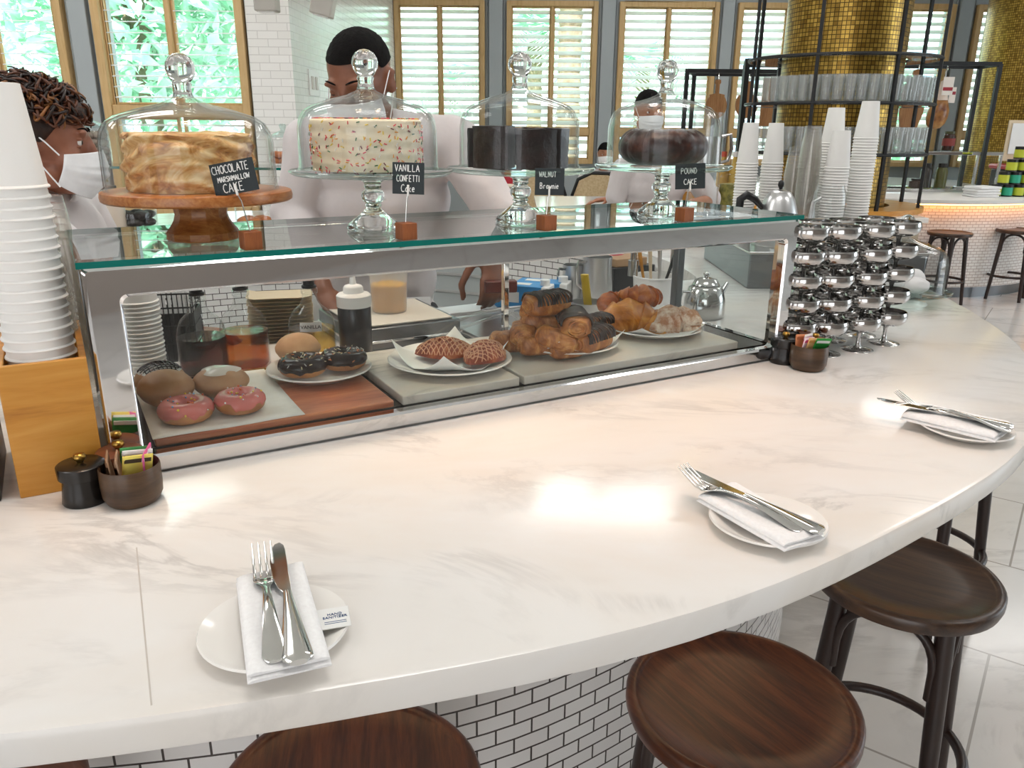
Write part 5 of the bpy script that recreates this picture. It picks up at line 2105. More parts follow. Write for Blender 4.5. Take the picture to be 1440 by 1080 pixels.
obj('lid_knob', MB().lathe([(0, .182), (.005, .183), (.006, .187), (.0105, .196), (.009, .206), (.004, .212), (0, .213)], 20), M['black'], t, smooth=60)
obj('handle', MB().tube([(.055, 0, .12), (.085, 0, .15), (.115, 0, .165), (.135, 0, .15), (.137, 0, .11), (.132, 0, .05)], [.008, .012, .014, .014, .013, .011], 12), M['black'], t, smooth=60)
obj('spout', MB().tube([(-.075, 0, .03), (-.11, 0, .04), (-.115, 0, .09), (-.12, 0, .14), (-.145, 0, .155)], [.011, .009, .008, .007, .006], 10), M['brushed'], t, smooth=60)
x = atY(1164, 300, 2.50).x
t = thing('glass_carafe', 'round glass carafe with a little milky coffee and cherry print', 'carafe', (x, 2.50, BZ), .0)
H_ = zfor((x, 2.5, BZ), 260)
obj('glass', MB().lathe([(0, 0), (.035, 0), (.04, .006), (.042, H_ * .25), (.047, H_ * .5), (.05, H_ * .72), (.047, H_ * .88), (.04, H_ * .97), (.04, H_), (.0385, H_), (.0385, H_ * .96), (.0455, H_ * .87), (.0485, H_ * .72), (.0455, H_ * .5), (.0405, H_ * .25), (.038, .008), (0, .006)], 44), M['clear_glass'], t, smooth=60)
obj('coffee', MB().lathe([(0, .007), (.0375, .008), (.04, H_ * .25), (.0435, H_ * .42), (0, H_ * .42)], 40), P('milky_coffee', '#b58a5c', .3), t, smooth=50)
obj('handle', MB().tube([(-.047, 0, H_ * .85), (-.07, 0, H_ * .75), (-.075, 0, H_ * .5), (-.065, 0, H_ * .25), (-.042, 0, H_ * .2)], .0045, 10), M['clear_glass'], t, smooth=60)
mcher = P('cherry_red', '#5c0f1c', .35)
mb = MB()
for a, zz in ((.55, .34), (.75, .32), (.68, .5), (.6, .36)):
    mb.ell((.049 * math.cos(-a), .049 * math.sin(-a), H_ * zz), .006, 10, 7)
mb.tube([(.049 * math.cos(-.55), .049 * math.sin(-.55), H_ * .36), (.051 * math.cos(-.6), .051 * math.sin(-.6), H_ * .45), (.0505 * math.cos(-.68), .0505 * math.sin(-.68), H_ * .5)], .002, 6)
obj('cherry_print', mb, mcher, t, smooth=60)
# ================================================================== BACKGROUND
# ---- gold mosaic columns
t_ = NT('gold_mosaic')
p_ = t_.pr(None, .28, .75)
b_ = t_.n('ShaderNodeTexBrick')
b_.offset = 0
for k_, v_ in (('Scale', 1), ('Brick Width', .024), ('Row Height', .024), ('Mortar Size', .0022), ('Mortar Smooth', .1), ('Bias', 0)):
    b_.inputs[k_].default_value = v_
b_.inputs['Color1'].default_value = hx('#c9a44c')
b_.inputs['Color2'].default_value = hx('#8a6a28')
b_.inputs['Mortar'].default_value = hx('#4a3a1c')
t_.l(t_.co('UV'), b_.inputs['Vector'])
t_.l(b_.outputs['Color'], p_.inputs['Base Color'])
M['gold'] = t_.m


def column(label, x, y, r):
    t = thing('gold_column', label, 'column', (x, y, 0), 0, 'gold mosaic columns')
    mb = MB()
    n = 64
    for i in range(n):
        a0, a1 = 2 * PI * i / n, 2 * PI * (i + 1) / n
        mb.add([(r * math.cos(a0), r * math.sin(a0), .12), (r * math.cos(a1), r * math.sin(a1), .12), (r * math.cos(a1), r * math.sin(a1), CEIL), (r * math.cos(a0), r * math.sin(a0), CEIL)], [(0, 1, 2, 3)], [((a0 * r, .12), (a1 * r, .12), (a1 * r, CEIL), (a0 * r, CEIL))])
    obj('mosaic_shaft', mb, M['gold'], t, smooth=60)
    obj('plinth', MB().lathe([(0, 0), (r + .03, 0), (r + .03, .11), (r, .12), (0, .12)], 64), M['steel_dark'], t, smooth=40)
    return t


RY = 5.35
rc = atY(1188, 60, RY)
RX = rc.x
column('gold mosaic column inside the black wire glass rack', RX, RY, .36)
c2 = atY(1478, 100, 9.4)
column('wide gold mosaic column at the right edge behind the far bar', c2.x, 9.4, .72)

# ---- island counter and the wire rack round the column
ix1 = atY(1308, 300, RY - .62).x
t = thing('island_counter', 'small counter with white top and beige side under the wire rack', 'counter')
x0 = RX - .62
obj('top', MB().box(((x0 + ix1) / 2, RY, .985), (ix1 - x0, 1.24, .03)), M['porcelain'], t, bevel=.003)
obj('body', MB().box(((x0 + ix1) / 2, RY, .485), (ix1 - x0 - .06, 1.18, .97)), P('beige_panel', '#b3a48f', .6), t, bevel=.003)
t = thing('wire_glass_rack', 'tall round black wire rack of drinking glasses around the gold column', 'rack', (RX, RY, 1.0))
RR = .56


def circ(r, z, n=64):
    return [(r * math.cos(2 * PI * i / n), r * math.sin(2 * PI * i / n), z) for i in range(n)]


obj('wooden_base', MB().lathe([(RR - .17, .0), (RR + .03, 0), (RR + .03, .03), (RR - .17, .03)], 64, closed=True), M['box_wood'], t, smooth=40)
for k_ in range(8):
    a = k_ * PI / 4 + .18
    obj('upright', MB().box((0, 0, 1.55), (.018, .018, 3.1), rz=0, T=TR((RR * math.cos(a), RR * math.sin(a), .0), 0, 0, a)), M['black_metal'], t)
zs = [atY(1172, 218, RY - RR).z - 1.0, atY(1172, 144, RY - RR).z - 1.0, atY(1172, 74, RY - RR).z - 1.0, 1.55]
for z in zs:
    obj('shelf', MB().lathe([(RR - .17, z - .008), (RR + .008, z - .008), (RR + .008, z + .006), (RR - .17, z + .006)], 72, closed=True), thin_glass('shelf_glass', (.8, .85, .84, 1), 1.45), t, smooth=40)
    mb = MB().tube(circ(RR, z), .011, 6, True).tube(circ(RR - .175, z), .007, 6, True)
    obj('shelf_hoop', mb, M['black_metal'], t)
GM = MB().lathe([(0, 0), (.026, 0), (.027, .003), (.034, .148), (.0355, .15), (.033, .149), (.0255, .012), (0, .01)], 20).mesh('drinking_glass', M['glassware'], 50)
for z, n, a0, a1, lb, gp in ((zs[1], 46, -PI * .06, -PI * .94, 'upper', 'glasses on the upper rack shelf'), (zs[0], 40, -PI * .02, -PI * .98, 'lower', 'glasses on the lower rack shelf')):
    for k_ in range(n):
        row = k_ % 2
        a = a0 + (a1 - a0) * (k_ // 2) / (n // 2 - 1) + row * .06
        r = RR - .045 - .078 * row
        o = bpy.data.objects.new('drinking_glass', GM)
        COL.objects.link(o)
        o.location = (RX + r * math.cos(a), RY + r * math.sin(a), 1.0 + z + .0065)
        tag(o, 'clear drinking glass on the %s shelf of the round wire rack' % lb, 'glass', gp)

# ---- far bar with tiled front
FY = 8.9
fx = atY(1352, 330, 7.1).x
FR = 1.76
fm = tile('far_mosaic_tile', '#f1eeea', '#b7aaa2', .06, .027, .0026, 'UV', .3, '#ebe7e2', bump=.1)


def arcwall(mb, cx, cy, r, z0, z1, n=64, a0=0, a1=2 * PI):
    for i in range(n):
        b0, b1 = a0 + (a1 - a0) * i / n, a0 + (a1 - a0) * (i + 1) / n
        mb.add([(cx + r * math.cos(b0), cy + r * math.sin(b0), z0), (cx + r * math.cos(b1), cy + r * math.sin(b1), z0), (cx + r * math.cos(b1), cy + r * math.sin(b1), z1), (cx + r * math.cos(b0), cy + r * math.sin(b0), z1)], [(0, 1, 2, 3)], [((b0 * r, z0), (b1 * r, z0), (b1 * r, z1), (b0 * r, z1))])
    return mb


t = thing('far_bar', 'round white tiled bar at the far right lit orange under its counter', 'bar counter', (fx, FY, 0))
zb = atY(1350, 281, FY - FR).z
obj('tiled_front', arcwall(MB(), 0, 0, FR - .14, .1, zb - .04), fm, t, smooth=60)
obj('kick_plate', arcwall(MB(), 0, 0, FR - .17, 0, .1), M['steel_dark'], t, smooth=60)
obj('worktop', MB().lathe([(0, zb - .04), (FR - .003, zb - .04), (FR, zb - .036), (FR, zb - .003), (FR - .004, zb), (0, zb)], 96), M['porcelain'], t, smooth=40)
ml = NT('orange_led')
e_ = ml.n('ShaderNodeEmission')
e_.inputs[0].default_value = (1, .36, .07, 1)
e_.inputs[1].default_value = 13
ml.l(e_.outputs[0], ml.out.inputs[0])
obj('light_strip', MB().tube([((FR - .07) * math.cos(a), (FR - .07) * math.sin(a), zb - .048) for a in [-PI * (q / 60) for q in range(61)]], .008, 6), ml.m, t)
# its display case
c0, c1 = atY(1238, 262, 8.0), atY(1402, 258, 8.0)
cz = zb
chh = atY(1402, 214, 8.0).z - cz
t = thing('far_display_case', 'glass display case with dark jars on the far tiled bar', 'display case', ((c0.x + c1.x) / 2, 8.2, cz))
w_ = c1.x - c0.x
obj('glass_box', MB().box((0, 0, chh / 2), (w_ - .03, .40, chh - .03)), M['case_glass'], t, smooth=0)
mb = MB()
for sx in (-1, 1):
    for sy in (-1, 1):
        mb.box((sx * (w_ / 2 - .012), sy * .2, chh / 2), (.024, .024, chh))
for sy in (-1, 1):
    mb.box((0, sy * .2, chh - .015), (w_, .03, .03)).box((0, sy * .2, .015), (w_, .03, .03))
obj('chrome_frame', mb, M['chrome'], t, bevel=.002)
obj('top_glass', MB().box((0, 0, chh + .006), (w_ + .02, .44, .012)), M['top_glass'], t, smooth=0)
for k_, (px_, r_, hh, c, lb) in enumerate(((1302, .055, .24, '#3a3430', 'dark'), (1323, .055, .24, '#5d5a28', 'olive green'), (1290, .07, .09, '#4a3a34', 'low brown'))):
    x = atY(px_, 250, 8.15).x
    t = thing('pantry_jar', '%s jar inside the far display case' % lb, 'jar', (x, 8.15, cz + .031), 0, 'jars at the far bar')
    obj('body', MB().lathe([(0, 0), (r_, 0), (r_, hh * .7), (r_ * .7, hh * .82), (0, hh * .82)], 24), P('jar_' + lb.replace(' ', '_'), c, .3), t)
    obj('lid', MB().cyl((0, 0, hh * .82), r_ * .75, hh * .16, 24), P('jar_lid', '#2b2624', .4), t)
x = atY(1333, 205, 8.1).x
t = thing('pantry_jar', 'dark jar with a red label on top of the far display case', 'jar', (x, 8.1, cz + chh + .0125), 0, 'jars at the far bar')
obj('body', MB().lathe([(0, 0), (.055, 0), (.057, .01), (.057, .13), (.045, .15), (0, .15)], 24), P('jar_brown', '#3a2219', .25), t)
obj('label', MB().lathe([(.0578, .04), (.0578, .11)], 24), P('jar_label', '#8c3a34', .6), t)
obj('lid', MB().cyl((0, 0, .15), .047, .025, 24), P('jar_lid2', '#4a4a2c', .4), t)
x = atY(1274, 200, 8.1).x
t = thing('liquor_bottle', 'dark bottle behind the wire rack on the far display case', 'bottle', (x, 8.1, cz + chh + .0125))
obj('body', MB().lathe([(0, 0), (.05, 0), (.05, .17), (.02, .22), (.016, .3), (0, .3)], 24), P('dark_glass_bottle', '#1f2524', .1), t)
obj('stopper', MB().cyl((0, 0, .3), .02, .03, 16), M['steel'], t)
# tins pyramid
tx, ty = atY(1424, 268, 7.55).x, 7.55
sp = .105
for row in range(4):
    n = 4 - row
    for k_ in range(n):
        gx = tx + (k_ - (n - 1) / 2) * sp
        cl = ['#c9cf3a', '#2fae8c'][(k_ + row + (1 if row in (1, 3) else 0)) % 2] if row != 2 else '#c9cf3a'
        cn = 'yellow' if cl == '#c9cf3a' else 'green'
        t = thing('tea_tin', '%s tea tin, number %d from the left in the %s row of the pyramid' % (cn, k_ + 1, ['bottom', 'second', 'third', 'top'][row]), 'tin', (gx, ty, zb + row * .112 + .0005), 0, 'tins in the pyramid')
        obj('can', MB().lathe([(0, 0), (.046, 0), (.046, .108), (0, .108)], 24), M['black'], t, smooth=40)
        obj('label', MB().lathe([(.0466, .012), (.0466, .082)], 24), P('tin_' + cn, cl, .45), t)
x = atY(1384, 268, 7.45).x
for k_ in range(4):
    tag(obj('folded_napkin', MB().box((.01 * (k_ % 2), 0, .012 + k_ * .024), (.24, .2, .022), rz=.1 * k_), M['linen'], None, loc=(x, 7.5, zb), bevel=.008), 'white napkin in the pile by the tins on the far bar, %s one' % ('bottom', 'second', 'third', 'top')[k_], 'napkin', 'napkins on the far bar')
x = atY(1425, 242, 8.8).x
t = thing('red_slicer', 'red machine half hidden behind the tea tins on the far bar', 'machine', (x, 8.6, zb))
obj('base', MB().box((0, 0, .1), (.5, .4, .2)), M['black'], t, bevel=.02)
obj('hood', MB().box((0, 0, .22), (.56, .42, .05)), P('machine_red', '#b02030', .3), t, bevel=.02)
pp = atY(1432, 195, 8.55)
t = thing('paper_notice', 'white paper notice by the gold column at the right edge', 'notice', (pp.x, 8.52, pp.z))
obj('sheet', MB().box((0, 0, 0), (.2, .006, .3)), M['paper'], t)
obj('board', MB().box((.02, .02, -.02), (.3, .02, .4)), mtray, t)
obj('stand', MB().box((.02, .03, (zb - pp.z - .2) / 2 - .0), (.05, .02, pp.z - zb - .18)), M['black_metal'], t)


# ---- hanging frames with boards and ham
def bar_frame(label, corners, z0, z1, group='black pot racks'):
    t = thing('pot_rack', label, 'rack', (corners[0][0], corners[0][1], z0), 0, group)
    o = Vector((corners[0][0], corners[0][1], z0))
    for c in corners:
        obj('post', MB().box((c[0] - o.x, c[1] - o.y, (z1 - z0) / 2), (.035, .035, z1 - z0)), M['black_metal'], t)
    n = len(corners)
    for i in range(n):
        a, b = corners[i], corners[(i + 1) % n]
        obj('top_bar', MB().tube([(a[0] - o.x, a[1] - o.y, z1 - z0), (b[0] - o.x, b[1] - o.y, z1 - z0)], .024, 4), M['black_metal'], t, smooth=0)
    return t


fz = atY(1400, 90, 8.0).z
q0, q1 = atY(1228, 90, 8.0).x, atY(1405, 92, 8.0).x
q2 = atY(1373, 92, 8.5).x
bar_frame('black metal frame over the far display case with ham and board hung from it', [(q0, 7.98), (q1, 7.98), (q2, 8.42), (q0, 8.42)], zb, fz)
lz = atY(1010, 104, 8.0).z
l0, l1, l2 = atY(966, 106, 7.6).x, atY(1180, 106, 7.6).x, atY(978, 104, 8.0).x
bar_frame('black metal frame left of the wire rack with wooden boards hung from it', [(l0, 7.6), (l1, 7.6), (l1, 8.05), (l2, 8.05)], .95, lz)
m0, m1 = atY(1051, 86, 6.3).x, atY(1122, 86, 6.3).x
mz = atY(1080, 86, 6.3).z
bar_frame('narrow black metal frame just left of the gold column', [(m0, 6.3), (m1, 6.3), (m1, 6.7), (m0 + .1, 6.7)], .95, mz)
bs = thing('back_service_counter', 'low service counter behind the wire rack carrying the hanging frames', 'counter')
obj('top', MB().box(((l0 + l1) / 2 - .1, 7.2, .935), (l1 - l0 + .3, 1.9, .03)), M['porcelain'], bs, bevel=.004)
obj('body', MB().box(((l0 + l1) / 2 - .1, 7.2, .46), (l1 - l0 + .2, 1.8, .92)), M['brushed'], bs)
mbrd = wood('hung_board', '#6b4526', '#8f6238', '#a67c4f', .5, 2, 'z')


def hung_board(label, px_, ytop, ybot, wpx, Y, shape):
    a, b = atY(px_, ytop, Y), atY(px_, ybot, Y)
    H_ = a.z - b.z
    W_ = atY(px_ + wpx, ytop, Y).x - a.x
    t = thing('hanging_board', label, 'cutting board', (a.x, Y, b.z), 0, 'hanging cutting boards')
    if shape == 'paddle':
        r = W_ / 2
        pts = [(r * math.cos(q), r + r * math.sin(q) * 1.0) for q in [PI * .62 + (2 * PI - .24 * PI) * (k_ / 30) for k_ in range(31)]]
        pts = [(r * math.cos(q), r * 1.15 + r * 1.15 * math.sin(q)) for q in [PI * .75 + 1.5 * PI * k_ / 30 for k_ in range(31)]]
        bw_ = W_ * .09
        sh = H_ * .62
        pts += [(r * .72, sh), (bw_, sh + .01), (bw_, H_ * .88), (bw_ * 1.6, H_ * .92), (bw_ * 1.4, H_), (-bw_ * 1.4, H_), (-bw_ * 1.6, H_ * .92), (-bw_, H_ * .88), (-bw_, sh + .01), (-r * .72, sh)]
    elif shape == 'man':
        w2 = W_ / 2
        pts = [(-w2 * .7, 0), (w2 * .5, 0), (w2 * .9, H_ * .3), (w2, H_ * .6), (w2 * .8, H_ * .76), (w2 * .3, H_ * .83), (w2 * .2, H_ * .87), (w2 * .35, H_ * .92), (w2 * .3, H_ * .98), (0, H_), (-w2 * .3, H_ * .98), (-w2 * .35, H_ * .92), (-w2 * .2, H_ * .87), (-w2 * .3, H_ * .83), (-w2 * .8, H_ * .76), (-w2, H_ * .6), (-w2 * .95, H_ * .3)]
    else:
        w2 = W_ / 2
        pts = [(-w2, 0), (w2, 0), (w2, H_), (-w2, H_)]
    mb = MB()
    mb.prism(pts, -.012, .012, T=Matrix.Rotation(PI / 2, 4, 'X'))
    obj('board', mb, mbrd, t, bevel=.003)
    obj('hook', MB().tube([(0, 0, H_ - .01), (0, -.02, H_ + .01), (0, -.015, H_ + .05), (0, .005, H_ + .07)], .005, 6), M['flatware'], t)
    return t


hung_board('round paddle board with a handle hanging between the dome and the cups', 1010, 112, 167, 30, 7.6, 'paddle')
hung_board('round dark paddle board hanging behind the left rack upright', 1053, 114, 166, 32, 7.6, 'paddle')
hung_board('wide rectangular board hanging behind the upper glasses', 1092, 110, 178, 36, 7.6, 'rect')
hung_board('person shaped cutting board hanging left of the ham', 1291, 97, 186, 36, 7.98, 'man')
# ham
a, b = atY(1331, 98, 7.98), atY(1319, 182, 7.98)
H_ = a.z - b.z
t = thing('hanging_ham', 'cured ham leg with a white and red tag hanging from the far frame', 'ham', (a.x, 7.98, b.z))
pr = [(0, 0), (.06, .01), (.105, .06), (.12, .13), (.115, .2), (.09, .27), (.065, .31)]
mham = PN('cured_ham', '#5a2416', '#a8743e', .3, 7, (1, 1, 1), c3='#c9a266', lo=.3, hi=.7)
s_ = H_ / .62
obj('meat', MB().grid(32, 20, lambda u, v: (lambda q: ((q[0] * s_ * math.cos(u * 6.2832)) * (1 + .08 * math.sin(2 * u * 6.28)) - .04 * s_ * (1 - v), q[0] * s_ * .8 * math.sin(u * 6.2832), q[1] * s_))((lambda i, f: (pr[i][0] + (pr[i + 1][0] - pr[i][0]) * f, pr[i][1] + (pr[i + 1][1] - pr[i][1]) * f))(min(int(v * 6), 5), v * 6 - min(int(v * 6), 5))), cu=True), mham, t, smooth=80)
obj('wrapper', MB().lathe([(.066 * s_, .305 * s_), (.05 * s_, .38 * s_), (.036 * s_, .46 * s_), (.034 * s_, .5 * s_), (.0, .52 * s_)], 24), P('ham_paper', '#e6d3c4', .6), t, smooth=60)
obj('tag', MB().box((.01, -.06, .45 * s_), (.1, .004, .16)), P('tag_white', '#f0e6dc', .6), t)
obj('tag_print', MB().box((.01, -.063, .42 * s_), (.09, .002, .03)), P('tag_red', '#a83038', .6), t)
obj('tag', MB().box((.085, -.02, .36 * s_), (.06, .004, .14)), P('tag_white2', '#efe4da', .6), t)
obj('tag_print', MB().box((.085, -.024, .38 * s_), (.05, .002, .028)), P('tag_red2', '#98303c', .6), t)
obj('hook', MB().tube([(0, 0, .5 * s_), (0, 0, H_ - .02), (.01, 0, H_ + .03), (.02, 0, H_ + .0)], .007, 8), M['flatware'], t)

# ---- stools at the far bar
for px_, py_, rz, lb in ((1336, 326, .5, 'dark bar stool at the far bar nearest the wire rack'), (1432, 322, .9, 'dark bar stool at the far bar cut by the right edge')):
    q = at(px_, py_, .64)
    dup(st2, (q.x, q.y, 0), rz, lb, 'bar stools at the far bar')

# ---- bistro chairs and table, mid distance
mcane = PN('cane', '#cdb286', '#e2cda4', .6, 60)


def bistro_chair(label, px_, py_, Y, rz):
    """back panel centre at the pixel"""
    q = atY(px_, py_, Y)
    t = thing('bistro_chair', label, 'chair', (q.x, Y, 0), rz, 'bistro chairs by the far windows')
    top = q.z + .14
    pts = [(-.24, 0, .46), (-.25, 0, top - .2), (-.2, 0, top - .06), (-.08, 0, top), (.08, 0, top), (.2, 0, top - .06), (.25, 0, top - .2), (.24, 0, .46)]
    obj('back_frame', MB().tube(pts, .018, 8), M['black_metal'], t)
    obj('back_panel', MB().prism([(p_[0] * .95, p_[2]) for p_ in pts], -.008, .008, T=Matrix.Rotation(PI / 2, 4, 'X')), mcane, t)
    obj('seat', MB().lathe([(0, .44), (.22, .44), (.23, .45), (.22, .465), (0, .465)], 28, (0, -.2, 0)), mcane, t)
    for x, y in ((-.19, -.02), (.19, -.02), (-.17, -.36), (.17, -.36)):
        obj('leg', MB().tube([(x, y, .45), (x * 1.1, y * 1.05, 0)], .016, 8), M['black_metal'], t)
    return t


bistro_chair('black framed cane chair left of the walnut sign', 757, 265, 7.4, .15)
bistro_chair('black framed cane chair right of the walnut sign', 843, 266, 7.4, -.3)
bistro_chair('black framed cane chair half hidden by the man with the watch', 872, 262, 8.1, -.7)
q = atY(782, 262, 8.3)
t = thing('cafe_table', 'small white cafe table behind the cane chairs', 'table', (q.x, 8.5, 0))
obj('tabletop', MB().lathe([(0, .72), (.42, .72), (.42, .745), (0, .745)], 40), M['porcelain'], t)
obj('pillar', MB().cyl((0, 0, .02), .035, .7, 16), M['black_metal'], t)
obj('foot', MB().cyl((0, 0, 0), .25, .025, 28), M['black_metal'], t)
q = atY(714, 258, 6.6)
t = thing('red_chair', 'red backed chair behind the stacked plates', 'chair', (q.x, 6.6, 0))
obj('backrest', MB().ell((0, 0, q.z - .05), (.14, .04, .16), 24, 14), P('red_leather', '#b5162c', .4), t, smooth=80)
obj('seat', MB().lathe([(0, .42), (.2, .42), (.21, .45), (.19, .48), (0, .485)], 28, (0, -.16, 0)), P('red_leather2', '#a5162a', .4), t)
for x, y in ((-.14, -.02), (.14, -.02), (-.14, -.3), (.14, -.3)):
    obj('leg', MB().tube([(x, y, .43), (x * 1.15, y * 1.05, 0)], .015, 8), M['black_metal'], t)
for x in (-.1, .1):
    obj('back_post', MB().tube([(x, .0, .46), (x, .01, q.z - .1)], .014, 8), M['black_metal'], t)
# stacked cream plates on the inner counter
q = at(705, 300, 1.0)
for k_ in range(12):
    tag(obj('dinner_plate', make_plate(.13 if k_ < 3 else .115, .018), P('cream_china', '#e6d6c2', .3) if k_ == 0 else bpy.data.materials['cream_china'], None, loc=(q.x, q.y, 1.0 + k_ * .013), smooth=50), 'cream plate in the stack on the far side of the round bar', 'plate', 'stacked cream plates')

# ---- clutter on the rear counter
t = thing('rear_counter', 'white topped counter behind the man with the watch', 'counter')
obj('top', MB().box((.80, 5.62, .985), (1.3, .84, .03)), M['porcelain'], t, bevel=.003)
obj('body', MB().box((.80, 5.65, .485), (1.24, .76, .97)), P('beige_front', '#b3a698', .6), t)

q = at(1024, 292, 1.0)
t = thing('green_jar', 'glass jar of green olives behind the pound cake sign', 'jar', (q.x, q.y, 1.0), 0, 'jars behind the pound cake sign')
obj('glass', MB().lathe([(0, 0), (.07, 0), (.072, .01), (.072, .19), (.06, .2), (.06, .21), (.0, .21)], 32), M['clear_glass'], t, smooth=50)
obj('olives', MB().lathe([(0, .005), (.066, .005), (.066, .15), (0, .155)], 32), PN('olives', '#6a6a2c', '#a39a4c', .5, 40), t)
for k_, (px_, c) in enumerate(((1014, '#c9a45a'), (1030, '#d6b45a'), (1042, '#c48a4a'))):
    q = at(px_, 285, 1.0)
    q = Vector((atY(px_, 270, q.y + .15).x, q.y + .15, 1))
    t = thing('oil_bottle', '%s bottle in the small row left of the slim cup stack' % ['golden', 'yellow', 'orange'][k_], 'bottle', q, 0, 'small bottles behind the cups')
    obj('body', MB().lathe([(0, 0), (.04, 0), (.042, .01), (.042, .2), (.02, .25), (.016, .3), (0, .3)], 20), P('oil_' + str(k_), c, .2), t, smooth=50)
    obj('cap', MB().cyl((0, 0, .3), .019, .035, 16), M['paper'] if k_ else P('cap_red', '#c4543c', .5), t)
q = at(972, 290, 1.0)
t = thing('wooden_crate', 'small wooden crate of papers behind the pound cake sign', 'crate', (q.x, q.y, 1.0))
obj('box', MB().box((0, 0, .05), (.3, .2, .1)), M['box_wood'], t, bevel=.003)
obj('papers', MB().box((.02, 0, .115), (.26, .18, .03)), M['paper'], t, bevel=.004)
q = at(940, 289, 1.0)
t = thing('pale_carton', 'pale pink carton behind the glass foot of the pound cake stand', 'carton', (q.x, q.y + .1, 1.0))
obj('box', MB().box((0, 0, .09), (.24, .12, .18)), P('pale_pink', '#d9bcb8', .6), t, bevel=.003)
obj('edge_strip', MB().box((.123, 0, .09), (.006, .125, .182)), M['black'], t)
x = atY(990, 250, 4.1).x
t = thing('glass_pitcher', 'clear glass pitcher with a steel handle behind the right glass dome', 'pitcher', (x, 4.1, 1.0))
hh = atY(990, 158, 4.1).z - 1.0
obj('body', MB().lathe([(0, 0), (.075, 0), (.078, .01), (.07, hh), (.067, hh), (.074, .012), (0, .01)], 32), M['clear_glass'], t, smooth=40)
obj('band', MB().lathe([(.0745, hh * .55), (.0725, hh * .8), (.0715, hh * .8), (.0735, hh * .55)], 32), M['steel'], t, smooth=40)
obj('handle', MB().tube([(.072, 0, hh * .8), (.115, 0, hh * .82), (.125, 0, hh * .7), (.11, 0, hh * .6), (.074, 0, hh * .58)], .009, 8), M['steel'], t)

# ---- left back: jars on the bar and on the glass shelf
jz = at(193, 321, 1.0)
sY = jz.y + .12
s0, s1 = atY(98, 231, sY), atY(446, 231, sY)
t = thing('glass_shelf', 'long glass shelf with a teal edge over the back of the bar', 'shelf', ((s0.x + s1.x) / 2, sY, s0.z))
L_ = s1.x - s0.x
obj('glass_panel', MB().box((0, 0, -.006), (L_, .3, .012)), M['case_glass'], t)
obj('glass_edge', MB().box((0, -.1508, -.006), (L_, .0016, .012)), M['edge_glass'], t)
for x in (-L_ / 2 + .06, 0, L_ / 2 - .06):
    obj('support', MB().cyl((x, .1, -(s0.z - 1.0)), .012, s0.z - 1.0 - .0125, 14), M['steel'], t)


def cookie_jar(label, px_, ybase, wpx, ytop, z, Y, cookies, seed, contents):
    q = atY(px_, ybase, Y)
    d = (Vector((q.x, Y, z)) - Vector((0, 0, EYE))).dot(_f)
    r = wpx * d / FPX / 2
    H_ = zfor((q.x, Y, z), ytop)
    t = thing('cookie_jar', label, 'jar', (q.x, Y, z), 0, 'glass cookie jars behind the bar')
    hb = H_ * .68
    obj('glass', MB().lathe([(0, 0), (r * .96, 0), (r, .01), (r, hb * .88), (r * .92, hb * .97), (r * .9, hb), (r * .88, hb), (r * .97, hb * .86), (r * .97, .014), (0, .01)], 40), M['clear_glass'], t, smooth=50)
    obj('lid', MB().lathe([(0, hb + .001), (r * .95, hb + .001), (r * .96, hb + .01), (r * .75, hb + H_ * .07), (r * .3, hb + H_ * .14), (r * .14, hb + H_ * .17), (r * .2, hb + H_ * .23), (r * .24, hb + H_ * .28), (r * .16, hb + H_ * .32), (0, hb + H_ * .32)], 36), M['cast_glass'], t, smooth=50)
    rd = random.Random(seed)
    for lay in range(contents[0]):
        for k_ in range(contents[1]):
            a = 2 * PI * k_ / contents[1] + lay * .6
            rr_ = r * .56
            cr = r * contents[2]
            o = obj('cookie', MB().ell((0, 0, 0), (cr, cr, cr * contents[3]), 16, 10, fn=lambda v: 1 + .08 * fbm(v + Vector((seed, lay, k_)), 2, 2)), cookies, None, loc=(q.x + rr_ * math.cos(a), Y + rr_ * math.sin(a), z + .012 + cr * contents[3] + lay * cr * contents[3] * 1.7), smooth=80)
            tag(o, '%s in the %s' % (contents[4], label.split(' holding')[0]), 'cookie', 'cookies in the ' + label.split(' holding')[0])
    return t


mck1, mck2, mck3 = PN('grey_cookie', '#7d6b5e', '#a39284', .7, 20), PN('orange_cookie', '#9a4a22', '#d07a3c', .6, 20), PN('black_cookie', '#1d1614', '#3c302c', .6, 20, (1, 1, 9))
cookie_jar('glass jar on the left shelf end holding round grey cookies', 131, 227, 50, 155, s0.z, sY, mck1, 1, (4, 6, .38, .62, 'round grey cookie'))
cookie_jar('glass jar on the right shelf end holding orange cookies', 401, 226, 42, 174, s0.z, sY, mck2, 2, (2, 5, .4, .55, 'orange cookie'))
cookie_jar('glass jar below the shelf left of the pedestal holding dark cookies', 193, 320, 56, 270, 1.0, jz.y, mck3, 3, (2, 5, .42, .5, 'dark striped cookie'))
cookie_jar('glass jar below the shelf right of the pedestal holding orange pastries', 359, 314, 52, 268, 1.0, jz.y, mck2, 4, (1, 5, .42, .7, 'orange pastry'))
q = atY(128, 300, jz.y)
t = thing('tea_box_rack', 'black rack of tea boxes with a crumpled yellow bag on top behind the woman', 'rack', (q.x, jz.y, 1.0))
obj('frame', MB().box((0, 0, .1), (.22, .14, .2)), M['black'], t, bevel=.003)
for i in range(2):
    for j in range(2):
        obj('label_card', MB().box((-.053 + i * .106, -.0712, .055 + j * .09), (.094, .003, .07)), M['paper'], t)
obj('yellow_bag', MB().ell((0, 0, .235), (.1, .06, .04), 24, 14, fn=lambda v: 1 + .25 * fbm(v, 2.5, 3)), P('yellow_foil', '#b3a03c', .35), t, smooth=50)
q = atY(158, 300, jz.y - .1)
